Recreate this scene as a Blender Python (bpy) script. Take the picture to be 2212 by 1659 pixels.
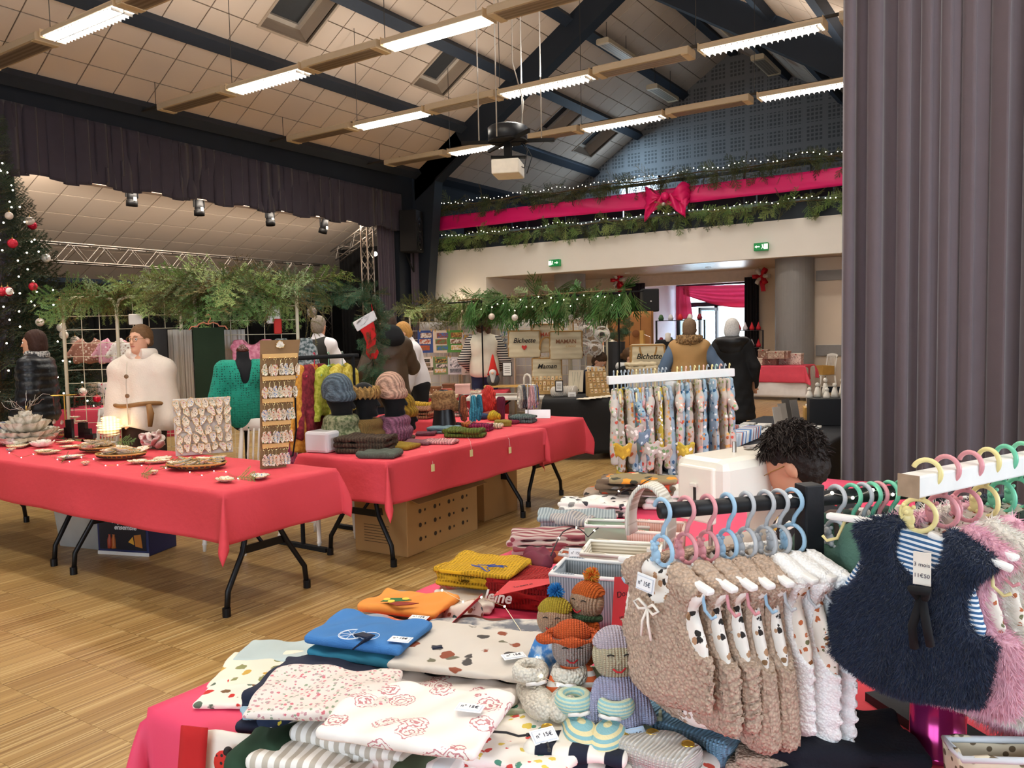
import bpy, bmesh, math, random
import numpy as np
from mathutils import Matrix, Vector
random.seed(7); np.random.seed(7)
for o in list(bpy.data.objects): bpy.data.objects.remove(o)
SC = bpy.context.scene; COL = SC.collection
PI = math.pi
# ---------------------------------------------------------------- camera
FPX, YAW, PITCH, ROLL, CAMZ = 1724.0, math.radians(33.3216), math.radians(3.648), math.radians(-1.2042), 1.55
fw = Vector((-math.sin(YAW)*math.cos(PITCH), math.cos(YAW)*math.cos(PITCH), -math.sin(PITCH)))
r0 = Vector((math.cos(YAW), math.sin(YAW), 0)); u0 = r0.cross(fw)
rt = r0*math.cos(ROLL) + u0*math.sin(ROLL); up = -r0*math.sin(ROLL) + u0*math.cos(ROLL)
cam = bpy.data.cameras.new('camera'); camo = bpy.data.objects.new('camera', cam); COL.objects.link(camo)
camo.matrix_world = Matrix(((rt.x, up.x, -fw.x, 0), (rt.y, up.y, -fw.y, 0), (rt.z, up.z, -fw.z, CAMZ), (0, 0, 0, 1)))
cam.sensor_fit = 'HORIZONTAL'; cam.sensor_width = 36; cam.lens = FPX/2212*36; cam.clip_start = .05; cam.clip_end = 200
SC.camera = camo
# ---------------------------------------------------------------- world, exposure
w = bpy.data.worlds.new('sky'); SC.world = w; w.use_nodes = True
bg = w.node_tree.nodes['Background']; bg.inputs[0].default_value = (.72, .86, 1, 1); bg.inputs[1].default_value = 5.0
vs = SC.view_settings; vs.view_transform = 'Standard'; vs.look = 'None'; vs.gamma = 1; vs.use_curve_mapping = False; vs.exposure = 0.10
def area(name, loc, rot, sx, sy, power, col=(1, 1, 1)):
    l = bpy.data.lights.new(name, 'AREA'); l.shape = 'RECTANGLE'; l.size = sx; l.size_y = sy; l.energy = power; l.color = col
    o = bpy.data.objects.new(name, l); COL.objects.link(o); o.location = loc; o.rotation_euler = rot; return o
LAMP = (1.0, .95, .875); DAY = (.80, .90, 1.0)
LAMP_W = 70.0
area('daylight_side_windows', (4.6, 2.2, 2.3), (0, PI/2, 0), 2.4, 5.0, 150, DAY)       # daylight through the aisle windows
area('added_rear_daylight', (-1.2, -4.8, 2.2), (PI/2, 0, 0), 5.4, 2.4, 90, DAY)           # added light from unseen windows behind the camera, brightens the near stall
area('daylight_entrance', (-8.7, 26.6, 1.9), (-PI/2, 0, 0), 3.0, 2.6, 260, DAY)          # daylight through the glazed entrance
area('daylight_balcony_window', (-11.5, 25.5, 6.1), (-PI/2, 0, 0), 1.3, 1.2, 35, (.6, .8, 1))
for yy in (21.6, 24.2): area('daylight_skylight', (-12.0, yy, 8.05), (0, -math.radians(32.5), 0), 1.1, 1.1, 110, (.5, .76, 1))
area('stage_fill_light', (-15.6, 12, 4.75), (0, math.radians(108), 0), .3, 9.5, 300, (1, .88, .74))      # added hidden light behind the valance, brightens the stage ceiling
# ---------------------------------------------------------------- helpers
def at(px, py, **k):
    """world point on the view ray through a photo pixel at a given plane x=, y=, z= or depth d="""
    dv = rt*((px-1106)/FPX) - up*((py-829.5)/FPX) + fw
    a, v = list(k.items())[0]
    t = v if a == 'd' else (v - (0, 0, CAMZ)['xyz'.index(a)])/dv['xyz'.index(a)]
    return Vector((0, 0, CAMZ)) + dv*t
def srgb(h):
    if isinstance(h, str):
        c = [int(h[i:i+2], 16)/255 for i in (0, 2, 4)]
        return tuple(((x+.055)/1.055)**2.4 if x > .04045 else x/12.92 for x in c)
    return tuple(h)
MATS = {}
class NT:
    def __init__(s, m): s.t = m.node_tree; s.b = s.t.nodes['Principled BSDF']; s.tc = None
    def n(s, k, **p):
        x = s.t.nodes.new('ShaderNode'+k)
        for a, v in p.items(): setattr(x, a, v)
        return x
    def l(s, a, b): s.t.links.new(a, b)
    def co(s, scale=(1, 1, 1), rot=(0, 0, 0)):
        if s.tc is None: s.tc = s.n('TexCoord')
        mp = s.n('Mapping'); mp.inputs['Scale'].default_value = scale; mp.inputs['Rotation'].default_value = rot
        s.l(s.tc.outputs['Object'], mp.inputs['Vector']); return mp.outputs[0]
    def noise(s, sc, det=3, v=None):
        x = s.n('TexNoise'); x.inputs['Scale'].default_value = sc; x.inputs['Detail'].default_value = det
        s.l(v if v else s.co(), x.inputs['Vector']); return x.outputs['Fac']
    def vor(s, sc, v=None, feat='F1', out='Distance', rnd=1):
        x = s.n('TexVoronoi', feature=feat); x.inputs['Scale'].default_value = sc; x.inputs['Randomness'].default_value = rnd
        s.l(v if v else s.co(), x.inputs['Vector']); return x.outputs[out]
    def wave(s, sc, axis='X', v=None, dist=0, bands=True):
        x = s.n('TexWave'); x.bands_direction = axis; x.inputs['Scale'].default_value = sc; x.inputs['Distortion'].default_value = dist
        s.l(v if v else s.co(), x.inputs['Vector']); return x.outputs['Fac']
    def ramp(s, fac, stops, const=False):
        r = s.n('ValToRGB'); cr = r.color_ramp; cr.interpolation = 'CONSTANT' if const else 'LINEAR'
        while len(cr.elements) < len(stops): cr.elements.new(.5)
        for e, (p, c) in zip(cr.elements, stops): e.position = p; e.color = (*srgb(c), 1) if len(srgb(c)) == 3 else c
        s.l(fac, r.inputs[0]); return r.outputs[0]
    def mix(s, f, a, b, mode='MIX'):
        x = s.n('Mix', data_type='RGBA', blend_type=mode)
        for i, v in ((0, f), (6, a), (7, b)):
            if hasattr(v, 'links'): s.l(v, x.inputs[i])
            else: x.inputs[i].default_value = v if i == 0 else (*srgb(v), 1)
        return x.outputs[2]
    def math(s, op, a, b=0.0):
        x = s.n('Math', operation=op)
        for i, v in enumerate((a, b)):
            if hasattr(v, 'links'): s.l(v, x.inputs[i])
            else: x.inputs[i].default_value = v
        return x.outputs[0]
    def bump(s, h, st=.3, d=.01):
        x = s.n('Bump'); x.inputs['Strength'].default_value = st; x.inputs['Distance'].default_value = d
        s.l(h, x.inputs['Height']); s.l(x.outputs[0], s.b.inputs['Normal'])
    def col(s, c): s.l(c, s.b.inputs['Base Color'])
def newmat(name, rough=.6, metal=0, spec=.5):
    m = bpy.data.materials.new(name); m.use_nodes = True; t = NT(m)
    t.b.inputs['Roughness'].default_value = rough; t.b.inputs['Metallic'].default_value = metal
    t.b.inputs['Specular IOR Level'].default_value = spec; return m, t
def shade(c, k): return tuple(min(1, x*k) for x in srgb(c))
def M(c, rough=.65, metal=0, var=.12, vs=9, bump=0, bs=80, kind='plain', c2=None, sc=40, spec=.4, emit=0, alpha=1, trans=0, sheen=0):
    """procedural material: base colour with noise variation, and a weave / knit / boucle / stripe / print"""
    key = (c, rough, metal, var, vs, bump, bs, kind, c2, sc, spec, emit, alpha, trans, sheen)
    if key in MATS: return MATS[key]
    m, t = newmat('%s_%s' % (kind, c if isinstance(c, str) else 'mix'), rough, metal, spec)
    base = t.mix(t.noise(vs), shade(c, 1-var), shade(c, 1+var)); h = None
    if kind == 'knit':       # ribs with small stitches
        a = t.wave(sc, 'X'); b = t.wave(sc*1.6, 'Z'); h = t.math('MULTIPLY', a, t.math('ADD', b, .4))
        base = t.mix(h, shade(c, .55), base); bump = bump or .8
    elif kind == 'cable':    # heavy cable knit
        a = t.wave(sc*.35, 'X', dist=4); b = t.vor(sc*2); h = t.math('ADD', a, b)
        base = t.mix(a, shade(c, .5), base); bump = bump or .9
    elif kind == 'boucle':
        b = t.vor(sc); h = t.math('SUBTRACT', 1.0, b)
        base = t.mix(t.math('MULTIPLY', b, 1.1), base, shade(c, .62 if sum(srgb(c)) < 2 else .86)); bump = bump or 1  # shade in the hollows between curls is put into the colour
    elif kind == 'weave':
        a = t.wave(sc, 'X'); b = t.wave(sc, 'Y'); h = t.math('ADD', a, b); bump = bump or .25
    elif kind == 'waffle':
        a = t.wave(sc, 'X'); b = t.wave(sc, 'Y'); h = t.math('MAXIMUM', a, b)
        base = t.mix(h, shade(c, .55), base); bump = bump or .9
    elif kind in ('stripe', 'stripeY', 'stripeZ'):
        a = t.wave(sc, {'stripe': 'X', 'stripeY': 'Y', 'stripeZ': 'Z'}[kind]); base = t.mix(t.ramp(a, [(0, (0, 0, 0)), (.5, (0, 0, 0)), (.56, (1, 1, 1))]), c2, base); h = a
    elif kind == 'dots':
        v = t.vor(sc); base = t.mix(t.ramp(v, [(0, (0, 0, 0)), (.28, (0, 0, 0)), (.33, (1, 1, 1))]), c2, base)
    elif kind == 'print':    # scattered motifs in several colours (c2 = list of colours)
        vv = t.n('TexVoronoi'); vv.inputs['Scale'].default_value = sc
        nz = t.n('TexNoise'); nz.inputs['Scale'].default_value = sc*1.6; t.l(t.co(), nz.inputs['Vector'])
        mx = t.n('VectorMath', operation='MULTIPLY_ADD'); mx.inputs[1].default_value = (.6/sc,)*3
        t.l(nz.outputs['Color'], mx.inputs[0]); t.l(t.co(), mx.inputs[2]); t.l(mx.outputs[0], vv.inputs['Vector'])
        sx = t.n('SeparateColor'); t.l(vv.outputs['Color'], sx.inputs[0])
        k = len(c2); mot = t.ramp(sx.outputs[0], [(i/k, q) for i, q in enumerate(c2)], True)
        base = t.mix(t.ramp(vv.outputs['Distance'], [(0, (0, 0, 0)), (.36, (0, 0, 0)), (.4, (1, 1, 1))]), mot, base)
        h = t.wave(500, 'X'); bump = bump or .05
    elif kind == 'lace':     # line drawn flowers
        v_ = t.n('TexVoronoi'); v_.inputs['Scale'].default_value = sc; t.l(t.co(), v_.inputs['Vector']); g = t.noise(sc*5, 2); sc_ = t.n('SeparateColor'); t.l(v_.outputs['Color'], sc_.inputs[0])
        b = t.math('SINE', t.math('ADD', t.math('MULTIPLY', v_.outputs['Distance'], 46.0), t.math('MULTIPLY', g, 16.0)))
        ln = t.math('MULTIPLY', t.math('MULTIPLY', t.math('GREATER_THAN', b, .45), t.math('LESS_THAN', v_.outputs['Distance'], .46)), t.math('GREATER_THAN', sc_.outputs[0], .12))
        base = t.mix(t.math('MULTIPLY', ln, .8), base, c2)
    elif kind == 'check':
        x = t.n('TexChecker'); x.inputs['Scale'].default_value = sc; t.l(t.co(), x.inputs['Vector']); base = t.mix(x.outputs['Fac'], base, c2)
    elif kind == 'fleck':    # mottled wool
        base = t.mix(t.ramp(t.noise(sc, 5), [(.42, (0, 0, 0)), (.58, (1, 1, 1))]), base, c2); h = t.noise(sc*2); bump = bump or .3
    elif kind == 'bandsZ':
        a = t.wave(sc, 'Z'); base = t.mix(t.math('GREATER_THAN', a, .5), base, c2)
    if bump:
        t.bump(h if h else t.noise(bs, 4), bump, .006)
    t.col(base)
    if sheen: t.b.inputs['Sheen Weight'].default_value = sheen; t.b.inputs['Sheen Roughness'].default_value = .4
    if emit: t.b.inputs['Emission Color'].default_value = (*srgb(c), 1); t.b.inputs['Emission Strength'].default_value = emit
    if alpha < 1: t.b.inputs['Alpha'].default_value = alpha
    if trans: t.b.inputs['Transmission Weight'].default_value = trans
    MATS[key] = m; return m
# ---- mesh building
class MB:
    def __init__(s): s.v = []; s.f = []
    def add(s, v, f):
        k = len(s.v); s.v += [tuple(p) for p in v]; s.f += [tuple(i+k for i in q) for q in f]; return s
    def box(s, c, d, rz=0, rot=None):
        R = rot if rot else Matrix.Rotation(rz, 3, 'Z'); c = Vector(c)
        v = [c + R @ Vector((x*d[0]/2, y*d[1]/2, z*d[2]/2)) for x in (-1, 1) for y in (-1, 1) for z in (-1, 1)]
        return s.add(v, [(0, 1, 3, 2), (4, 6, 7, 5), (0, 4, 5, 1), (2, 3, 7, 6), (0, 2, 6, 4), (1, 5, 7, 3)])
    def bb(s, a, b): return s.box([(a[i]+b[i])/2 for i in range(3)], [abs(b[i]-a[i]) for i in range(3)])
    def bar(s, p, q, w, h, upv=(0, 0, 1)):
        p, q = Vector(p), Vector(q); z = (q-p); L = z.length; z.normalize(); x = z.cross(Vector(upv))
        if x.length < 1e-4: x = z.cross(Vector((1, 0, 0)))
        x.normalize(); y = x.cross(z); R = Matrix((x, y, z)).transposed()
        return s.box((p+q)/2, (w, h, L), rot=R)
    def tube(s, pts, r, seg=8, caps=True, closed=False):
        P = [Vector(p) for p in pts]; n = len(P); rs = r if hasattr(r, '__len__') else [r]*n; k = len(s.v); prev = None
        for i in range(n):
            t = (P[(i+1) % n]-P[i-1]) if closed else (P[min(i+1, n-1)]-P[max(i-1, 0)])
            t = t.normalized() if t.length > 1e-9 else Vector((0, 0, 1))
            if prev is None: a = t.orthogonal().normalized()
            else:
                a = prev - t*prev.dot(t); a = a.normalized() if a.length > 1e-6 else t.orthogonal().normalized()
            prev = a; b = t.cross(a)
            for j in range(seg):
                g = 2*PI*j/seg; s.v.append(tuple(P[i] + (a*math.cos(g)+b*math.sin(g))*rs[i]))
        m = n if closed else n-1
        for i in range(m):
            for j in range(seg):
                i2 = (i+1) % n; s.f.append((k+i*seg+j, k+i*seg+(j+1) % seg, k+i2*seg+(j+1) % seg, k+i2*seg+j))
        if caps and not closed:
            s.f.append(tuple(k+j for j in range(seg))[::-1]); s.f.append(tuple(k+(n-1)*seg+j for j in range(seg)))
        return s
    def lathe(s, prof, seg=20, c=(0, 0, 0), sx=1, sy=1, rot=None):
        k = len(s.v); c = Vector(c)
        for r, z in prof:
            for j in range(seg):
                g = 2*PI*j/seg; p = Vector((r*math.cos(g)*sx, r*math.sin(g)*sy, z)); s.v.append(tuple(c + (rot @ p if rot else p)))
        for i in range(len(prof)-1):
            for j in range(seg): s.f.append((k+i*seg+j, k+i*seg+(j+1) % seg, k+(i+1)*seg+(j+1) % seg, k+(i+1)*seg+j))
        if prof[0][0] > 1e-5: s.f.append(tuple(k+j for j in range(seg))[::-1])
        if prof[-1][0] > 1e-5: s.f.append(tuple(k+(len(prof)-1)*seg+j for j in range(seg)))
        return s
    def ball(s, c, r, seg=12, rg=8, sc=(1, 1, 1)):
        return s.lathe([(max(r*math.sin(PI*i/rg), 1e-6)*1, -r*math.cos(PI*i/rg)*sc[2]) for i in range(rg+1)], seg, c, sc[0], sc[1])
    def prism(s, poly, z0, z1, T=None):
        n = len(poly); T = T or (lambda p: p)
        v = [T((x, y, z0)) for x, y in poly] + [T((x, y, z1)) for x, y in poly]
        return s.add(v, [tuple(range(n))[::-1], tuple(range(n, 2*n))] + [(i, (i+1) % n, n+(i+1) % n, n+i) for i in range(n)])
    def surf(s, fn, nu, nv, closed=False):
        k = len(s.v)
        for i in range(nu+1):
            for j in range(nv+1): s.v.append(tuple(fn(i/nu, j/nv)))
        for i in range(nu):
            for j in range(nv): s.f.append((k+i*(nv+1)+j, k+(i+1)*(nv+1)+j, k+(i+1)*(nv+1)+j+1, k+i*(nv+1)+j+1))
        return s
    def build(s, name, mat, parent=None, smooth=False, bev=0, solid=0, sub=0, loc=None, rz=0):
        me = bpy.data.meshes.new(name); me.from_pydata(s.v, [], s.f); me.update()
        return finish(name, me, mat, parent, smooth, bev, solid, sub, loc, rz)
def finish(name, me, mat, parent=None, smooth=False, bev=0, solid=0, sub=0, loc=None, rz=0):
    for m in (mat if isinstance(mat, (list, tuple)) else [mat]): me.materials.append(m)
    if smooth: me.polygons.foreach_set('use_smooth', [True]*len(me.polygons))
    o = bpy.data.objects.new(name, me); COL.objects.link(o)
    if parent: o.parent = parent
    if loc is not None: o.location = loc
    if rz: o.rotation_euler.z = rz
    if solid: q = o.modifiers.new('solid', 'SOLIDIFY'); q.thickness = solid; q.offset = 0
    if bev: q = o.modifiers.new('bevel', 'BEVEL'); q.width = bev; q.segments = 2; q.limit_method = 'ANGLE'
    if sub: q = o.modifiers.new('sub', 'SUBSURF'); q.levels = sub; q.render_levels = sub
    return o
def npmesh(name, V, F, mat, parent=None, smooth=True, **k):
    """V (n,3) and F (m,3|4) numpy arrays"""
    me = bpy.data.meshes.new(name); V = np.asarray(V, np.float32); F = np.asarray(F, np.int32); m, q = F.shape
    me.vertices.add(len(V)); me.vertices.foreach_set('co', V.ravel()); me.loops.add(m*q); me.loops.foreach_set('vertex_index', F.ravel())
    me.polygons.add(m); me.polygons.foreach_set('loop_start', np.arange(0, m*q, q)); me.update(calc_edges=True); me.validate()
    return finish(name, me, mat, parent, smooth, **k)
def thing(name, label, cat, loc=(0, 0, 0), rz=0, group=None):
    o = bpy.data.objects.new(name, None); COL.objects.link(o); o.empty_display_size = .05
    o.location = loc; o.rotation_euler = (0, 0, rz); return tag(o, label, cat, group)
def tag(o, label, cat, group=None):
    o['label'] = label; o['category'] = cat
    if group: o['group'] = group
    return o
def struct(o): o['kind'] = 'structure'; return o
def dup(root, loc=None, rz=None, label=None, group=None):
    r = root.copy(); COL.objects.link(r)
    if loc is not None: r.location = loc
    if rz is not None: r.rotation_euler.z = rz
    if label: r['label'] = label
    if group: r['group'] = group
    for ch in list(root.children):
        c = ch.copy(); COL.objects.link(c); c.parent = r
        for g in list(ch.children): d = g.copy(); COL.objects.link(d); d.parent = c
    return r
def inst(src, parent, loc, rot=(0, 0, 0), sc=(1, 1, 1), name=None):
    """another piece that shares its mesh"""
    o = bpy.data.objects.new(name or src.name.split('.')[0], src.data); COL.objects.link(o); o.parent = parent
    o.location = loc; o.rotation_euler = rot; o.scale = sc if hasattr(sc, '__len__') else (sc,)*3; return o
def text(s, size, mat, parent, loc, rot, name='lettering', ext=.001, shear=0, align='CENTER', bold=0):
    c = bpy.data.curves.new(name, 'FONT'); c.body = s; c.size = size; c.extrude = ext; c.shear = shear; c.align_x = align; c.align_y = 'CENTER'; c.offset = bold; c.resolution_u = 3
    tmp = bpy.data.objects.new('tmp', c); me = bpy.data.meshes.new_from_object(tmp); bpy.data.objects.remove(tmp)
    o = finish(name, me, mat, parent); o.location = loc; o.rotation_euler = rot; return o
ORD = 'first second third fourth fifth sixth seventh eighth ninth tenth eleventh twelfth thirteenth fourteenth fifteenth sixteenth seventeenth eighteenth nineteenth twentieth'.split()
ORD += ['twenty-'+o for o in ORD[:9]] + ['thirtieth'] + ['thirty-'+o for o in ORD[:9]] + ['fortieth'] + ['forty-'+o for o in ORD[:9]] + ['fiftieth']
# ---- signed distance fields meshed with surface nets: soft continuous bodies
class SDF:
    def __init__(s, lo, hi, h):
        s.lo = np.array(lo, float); s.h = h; n = np.ceil((np.array(hi)-s.lo)/h).astype(int)+1; s.n = n
        s.ax = [(s.lo[i]+np.arange(n[i])*h).astype(np.float32) for i in range(3)]; s.v = np.full(n, .5, np.float32)
    def _sl(s, lo, hi, m):
        a = np.clip(np.floor((np.array(lo)-m-s.lo)/s.h).astype(int), 0, s.n-1); b = np.clip(np.ceil((np.array(hi)+m-s.lo)/s.h).astype(int)+1, 1, s.n)
        return tuple(slice(x, y) for x, y in zip(a, b))
    def _g(s, sl): return np.meshgrid(*[s.ax[i][sl[i]] for i in range(3)], indexing='ij', sparse=True)
    def _c(s, sl, d, k, op):
        v = s.v[sl]
        if op == 'u':
            if k > 0: q = np.maximum(k-np.abs(v-d), 0)/k; s.v[sl] = np.minimum(v, d)-q*q*k*.25
            else: s.v[sl] = np.minimum(v, d)
        else: s.v[sl] = np.maximum(v, -d)
        return s
    def cap(s, a, b, r1, r2=None, k=.03, op='u'):
        r2 = r1 if r2 is None else r2; a = np.array(a, float); b = np.array(b, float); r = max(r1, r2)
        sl = s._sl(np.minimum(a, b)-r, np.maximum(a, b)+r, k+3*s.h); X, Y, Z = s._g(sl); ba = b-a; L = max(ba@ba, 1e-9)
        t = np.clip(((X-a[0])*ba[0]+(Y-a[1])*ba[1]+(Z-a[2])*ba[2])/L, 0, 1)
        d = np.sqrt((X-a[0]-t*ba[0])**2+(Y-a[1]-t*ba[1])**2+(Z-a[2]-t*ba[2])**2)-(r1+(r2-r1)*t)
        return s._c(sl, d, k, op)
    def ell(s, c, r, k=.03, op='u', R=None):
        c = np.array(c, float); r = np.array(r, float); m = r if R is None else np.full(3, r.max())
        sl = s._sl(c-m, c+m, k+3*s.h); X, Y, Z = s._g(sl); X = X-c[0]; Y = Y-c[1]; Z = Z-c[2]
        if R is not None:
            X, Y, Z = [R[0][i]*X+R[1][i]*Y+R[2][i]*Z for i in range(3)]
        k0 = np.sqrt((X/r[0])**2+(Y/r[1])**2+(Z/r[2])**2)+1e-6; k1 = np.sqrt((X/r[0]**2)**2+(Y/r[1]**2)**2+(Z/r[2]**2)**2)+1e-6
        return s._c(sl, k0*(k0-1)/k1, k, op)
    def box(s, c, hf, rad=.01, k=.01, op='u', R=None):
        c = np.array(c, float); hf = np.array(hf, float); m = hf if R is None else np.full(3, np.linalg.norm(hf))
        sl = s._sl(c-m, c+m, k+3*s.h); X, Y, Z = s._g(sl); X = X-c[0]; Y = Y-c[1]; Z = Z-c[2]
        if R is not None: X, Y, Z = [R[0][i]*X+R[1][i]*Y+R[2][i]*Z for i in range(3)]
        q = [np.abs(X)-hf[0]+rad, np.abs(Y)-hf[1]+rad, np.abs(Z)-hf[2]+rad]
        d = np.sqrt(np.maximum(q[0], 0)**2+np.maximum(q[1], 0)**2+np.maximum(q[2], 0)**2)+np.minimum(np.maximum(np.maximum(q[0], q[1]), q[2]), 0)-rad
        return s._c(sl, d, k, op)
    def tor(s, c, R0, r, k=.01, sx=1, sy=1, sz=1):
        m = np.array([R0*sx+r, R0*sy+r, r*sz+r]); c = np.array(c, float); sl = s._sl(c-m, c+m, k+3*s.h); X, Y, Z = s._g(sl)
        q = np.sqrt(((X-c[0])/sx)**2+((Y-c[1])/sy)**2)-R0; return s._c(sl, np.sqrt(q*q+((Z-c[2])/sz)**2)-r, k, 'u')
    def wob(s, fn):
        X, Y, Z = np.meshgrid(*s.ax, indexing='ij', sparse=True); s.v = s.v + fn(X, Y, Z).astype(np.float32); return s
    def cut(s, fn):      # keep only where fn < 0
        X, Y, Z = np.meshgrid(*s.ax, indexing='ij', sparse=True); s.v = np.maximum(s.v, fn(X, Y, Z)).astype(np.float32); return s
    def shell(s, t): s.v = np.abs(s.v+t)-t; return s
    def mesh(s):
        v = s.v; n = v.shape; C = [(i, j, k) for i in (0, 1) for j in (0, 1) for k in (0, 1)]
        sub = lambda c: v[c[0]:n[0]-1+c[0], c[1]:n[1]-1+c[1], c[2]:n[2]-1+c[2]]
        ins = sum((sub(c) < 0).astype(np.int8) for c in C); mask = (ins > 0) & (ins < 8); idx = np.argwhere(mask)
        vals = [sub(c)[mask] for c in C]; acc = np.zeros((len(idx), 3)); cnt = np.zeros(len(idx))
        for a in range(8):
            for b in range(a+1, 8):
                dd = np.array(C[b])-np.array(C[a])
                if np.abs(dd).sum() != 1: continue
                cr = (vals[a] < 0) != (vals[b] < 0); t = np.where(cr, vals[a]/np.where(cr, vals[a]-vals[b], 1), 0)
                acc += cr[:, None]*(np.array(C[a])+t[:, None]*dd); cnt += cr
        V = s.lo+(idx+acc/cnt[:, None])*s.h; ID = np.full(mask.shape, -1, np.int64); ID[mask] = np.arange(len(idx)); F = []
        for ax in range(3):
            u, w = (ax+1) % 3, (ax+2) % 3
            a0 = np.take(v, range(n[ax]-1), ax); a1 = np.take(v, range(1, n[ax]), ax); e = np.argwhere((a0 < 0) != (a1 < 0))
            e = e[(e[:, u] > 0) & (e[:, w] > 0) & (e[:, u] < n[u]-1) & (e[:, w] < n[w]-1)]
            if not len(e): continue
            fl = a0[tuple(e.T)] < 0; q = []
            for du, dw in ((-1, -1), (0, -1), (0, 0), (-1, 0)):
                p = e.copy(); p[:, u] += du; p[:, w] += dw; q.append(ID[tuple(p.T)])
            q = np.stack(q, 1); q[~fl] = q[~fl][:, ::-1]; F.append(q)
        return V, np.concatenate(F)
    def build(s, name, mat, parent=None, **k):
        V, F = s.mesh(); return npmesh(name, V, F, mat, parent, True, **k)
# ================================================================ THE SETTING
NAVY = M('1d2530', .75, var=.15, vs=3); WHITE = M('faf6ee', .8, var=.03, vs=2); BEIGE = M('d9c8b4', .8, var=.04, vs=2)
TILE = M('dfccba', .85, var=.03, vs=1.5, bump=.1, bs=120); TBAR = M('8f7c6a', .6, var=.05)
CURT = M('524a58', .85, var=.1, vs=6, bump=.15, bs=300, sheen=.6); VAL = M('3f3a46', .92, var=.12, vs=4, bump=.15, bs=300, sheen=.15)
BLACK = M('0b0b0d', .9, var=.2, vs=5); STEEL = M('b9b2ac', .35, .9, var=.1)
def sbox(name, a, b, mat, bev=0): return struct(MB().bb(a, b).build(name, mat, bev=bev))
# floor: sub floor plus parquet blocks of thin strips
fm, t = newmat('parquet_strips', .34)
g = t.n('NewGeometry'); oi = t.n('ObjectInfo')
sp = t.co((1, 1, 1)); sx_ = t.n('SeparateXYZ'); t.l(t.tc.outputs['Object'], sx_.inputs[0])
strip = t.math('FLOOR', t.math('MULTIPLY', sx_.outputs[0], 120.0)); rowid = t.math('FLOOR', t.math('MULTIPLY', sx_.outputs[1], 2.985))
cb = t.n('CombineXYZ'); t.l(strip, cb.inputs[0]); t.l(rowid, cb.inputs[1]); t.l(oi.outputs['Random'], cb.inputs[2])
wn = t.n('TexWhiteNoise'); t.l(cb.outputs[0], wn.inputs['Vector'])
blk = t.n('CombineXYZ'); t.l(t.math('FLOOR', t.math('MULTIPLY', sx_.outputs[0], 6.0)), blk.inputs[0]); t.l(rowid, blk.inputs[1]); t.l(oi.outputs['Random'], blk.inputs[2])
wb = t.n('TexWhiteNoise'); t.l(blk.outputs[0], wb.inputs['Vector'])
cc = t.ramp(wn.outputs['Value'], [(0, '6f5029'), (.18, '93723f'), (.6, 'ae8d55'), (.84, 'bd9e66'), (1, 'dac48e')])
cc = t.mix(.33, cc, t.ramp(wb.outputs['Value'], [(0, '86653a'), (.5, 'a88752'), (1, 'b8985f')]))
cc = t.mix(t.math('MULTIPLY', t.noise(60, 4, t.co((1, .06, 1))), .22), cc, '6b4a24')
t.col(cc); t.bump(wn.outputs['Value'], .06, .002); PARQ = fm
floor = sbox('floor', (-24, -5, -.2), (5, 40, -.006), M('6d5230', .6, var=.2))
BX, BY = 1/6, .335
bl = MB().bb((.0006, .0006, -.006), (BX-.0006, BY-.0006, 0)).build('parquet_block', PARQ, floor)
cells = []
for iy in range(int(-1/BY), int(27/BY)):
    for ix in range(int(-15.2/BX), int(1.5/BX)):
        x = ix*BX; y = iy*BY
        if iy % 2: x += BX/2
        cells.append((x, y))
def visible_floor(x, y):
    v = Vector((x, y, -CAMZ)); d = v.dot(fw)
    if d < 1: return None
    return 1106+FPX*v.dot(rt)/d, 829.5-FPX*v.dot(up)/d, d
near = []; rest = []
for c in cells:
    p = visible_floor(c[0]+BX/2, c[1]+BY/2)
    if p and -60 < p[0] < 900 and 1090 < p[1] < 1700 and not (p[0] > 950-1.05*(1659-p[1]+0) and p[1] > 1400 and p[0] > 620): near.append((p[2], c))
    else: rest.append(c)
near.sort(); keep = near[:300]; rest += [c for _, c in near[300:]]
for k, (_, c) in enumerate(keep):
    if k == 0: bl.location = (*c, 0)
    else: inst(bl, floor, (*c, 0))
R_ = np.array(rest); n = len(R_); q = np.array([(.0006, .0006), (BX-.0006, .0006), (BX-.0006, BY-.0006), (.0006, BY-.0006)])
V = np.zeros((n, 4, 3)); V[:, :, :2] = R_[:, None, :]+q[None]; F = np.arange(n*4).reshape(n, 4)
fr = npmesh('parquet_blocks_beyond', V.reshape(-1, 3), F, PARQ, floor, smooth=False); fr['kind'] = 'stuff'
# walls of the hall
SX = -15.1; YF = 18.8
sbox('wall_left', (SX-.3, -5, 0), (SX, 6.5, 6.3), NAVY)
NWL = MB().bb((-15.4, -5.2, 0), (5, -5, .9)).bb((-15.4, -5.2, 3.5), (5, -5, 11)).bb((-15.4, -5.2, .9), (-4, -5, 3.5)).bb((1.6, -5.2, .9), (5, -5, 3.5)); struct(NWL.build('wall_near', BEIGE))
struct(MB().bb((-4, -5.15, .9), (-3.92, -5.05, 3.5)).bb((-1.24, -5.15, .9), (-1.16, -5.05, 3.5)).bb((1.52, -5.15, .9), (1.6, -5.05, 3.5)).bb((-4, -5.15, .9), (1.6, -5.05, .98)).bb((-4, -5.15, 3.42), (1.6, -5.05, 3.5)).build('window_10', M('e5e2dc', .5)))  # added unseen window frame for the light from behind the camera
RW = MB()                                                     # aisle wall with a band of tall windows
RW.bb((4.8, -5, 0), (5, 19.9, .8)).bb((4.8, -5, 3.6), (5, 19.9, 6.2))
for a, b in ((-5, -.4), (1.1, 1.4), (2.9, 3.2), (4.7, 19.9)): RW.bb((4.8, a, .8), (5, b, 3.6))
struct(RW.build('wall_right', BEIGE))
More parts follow.
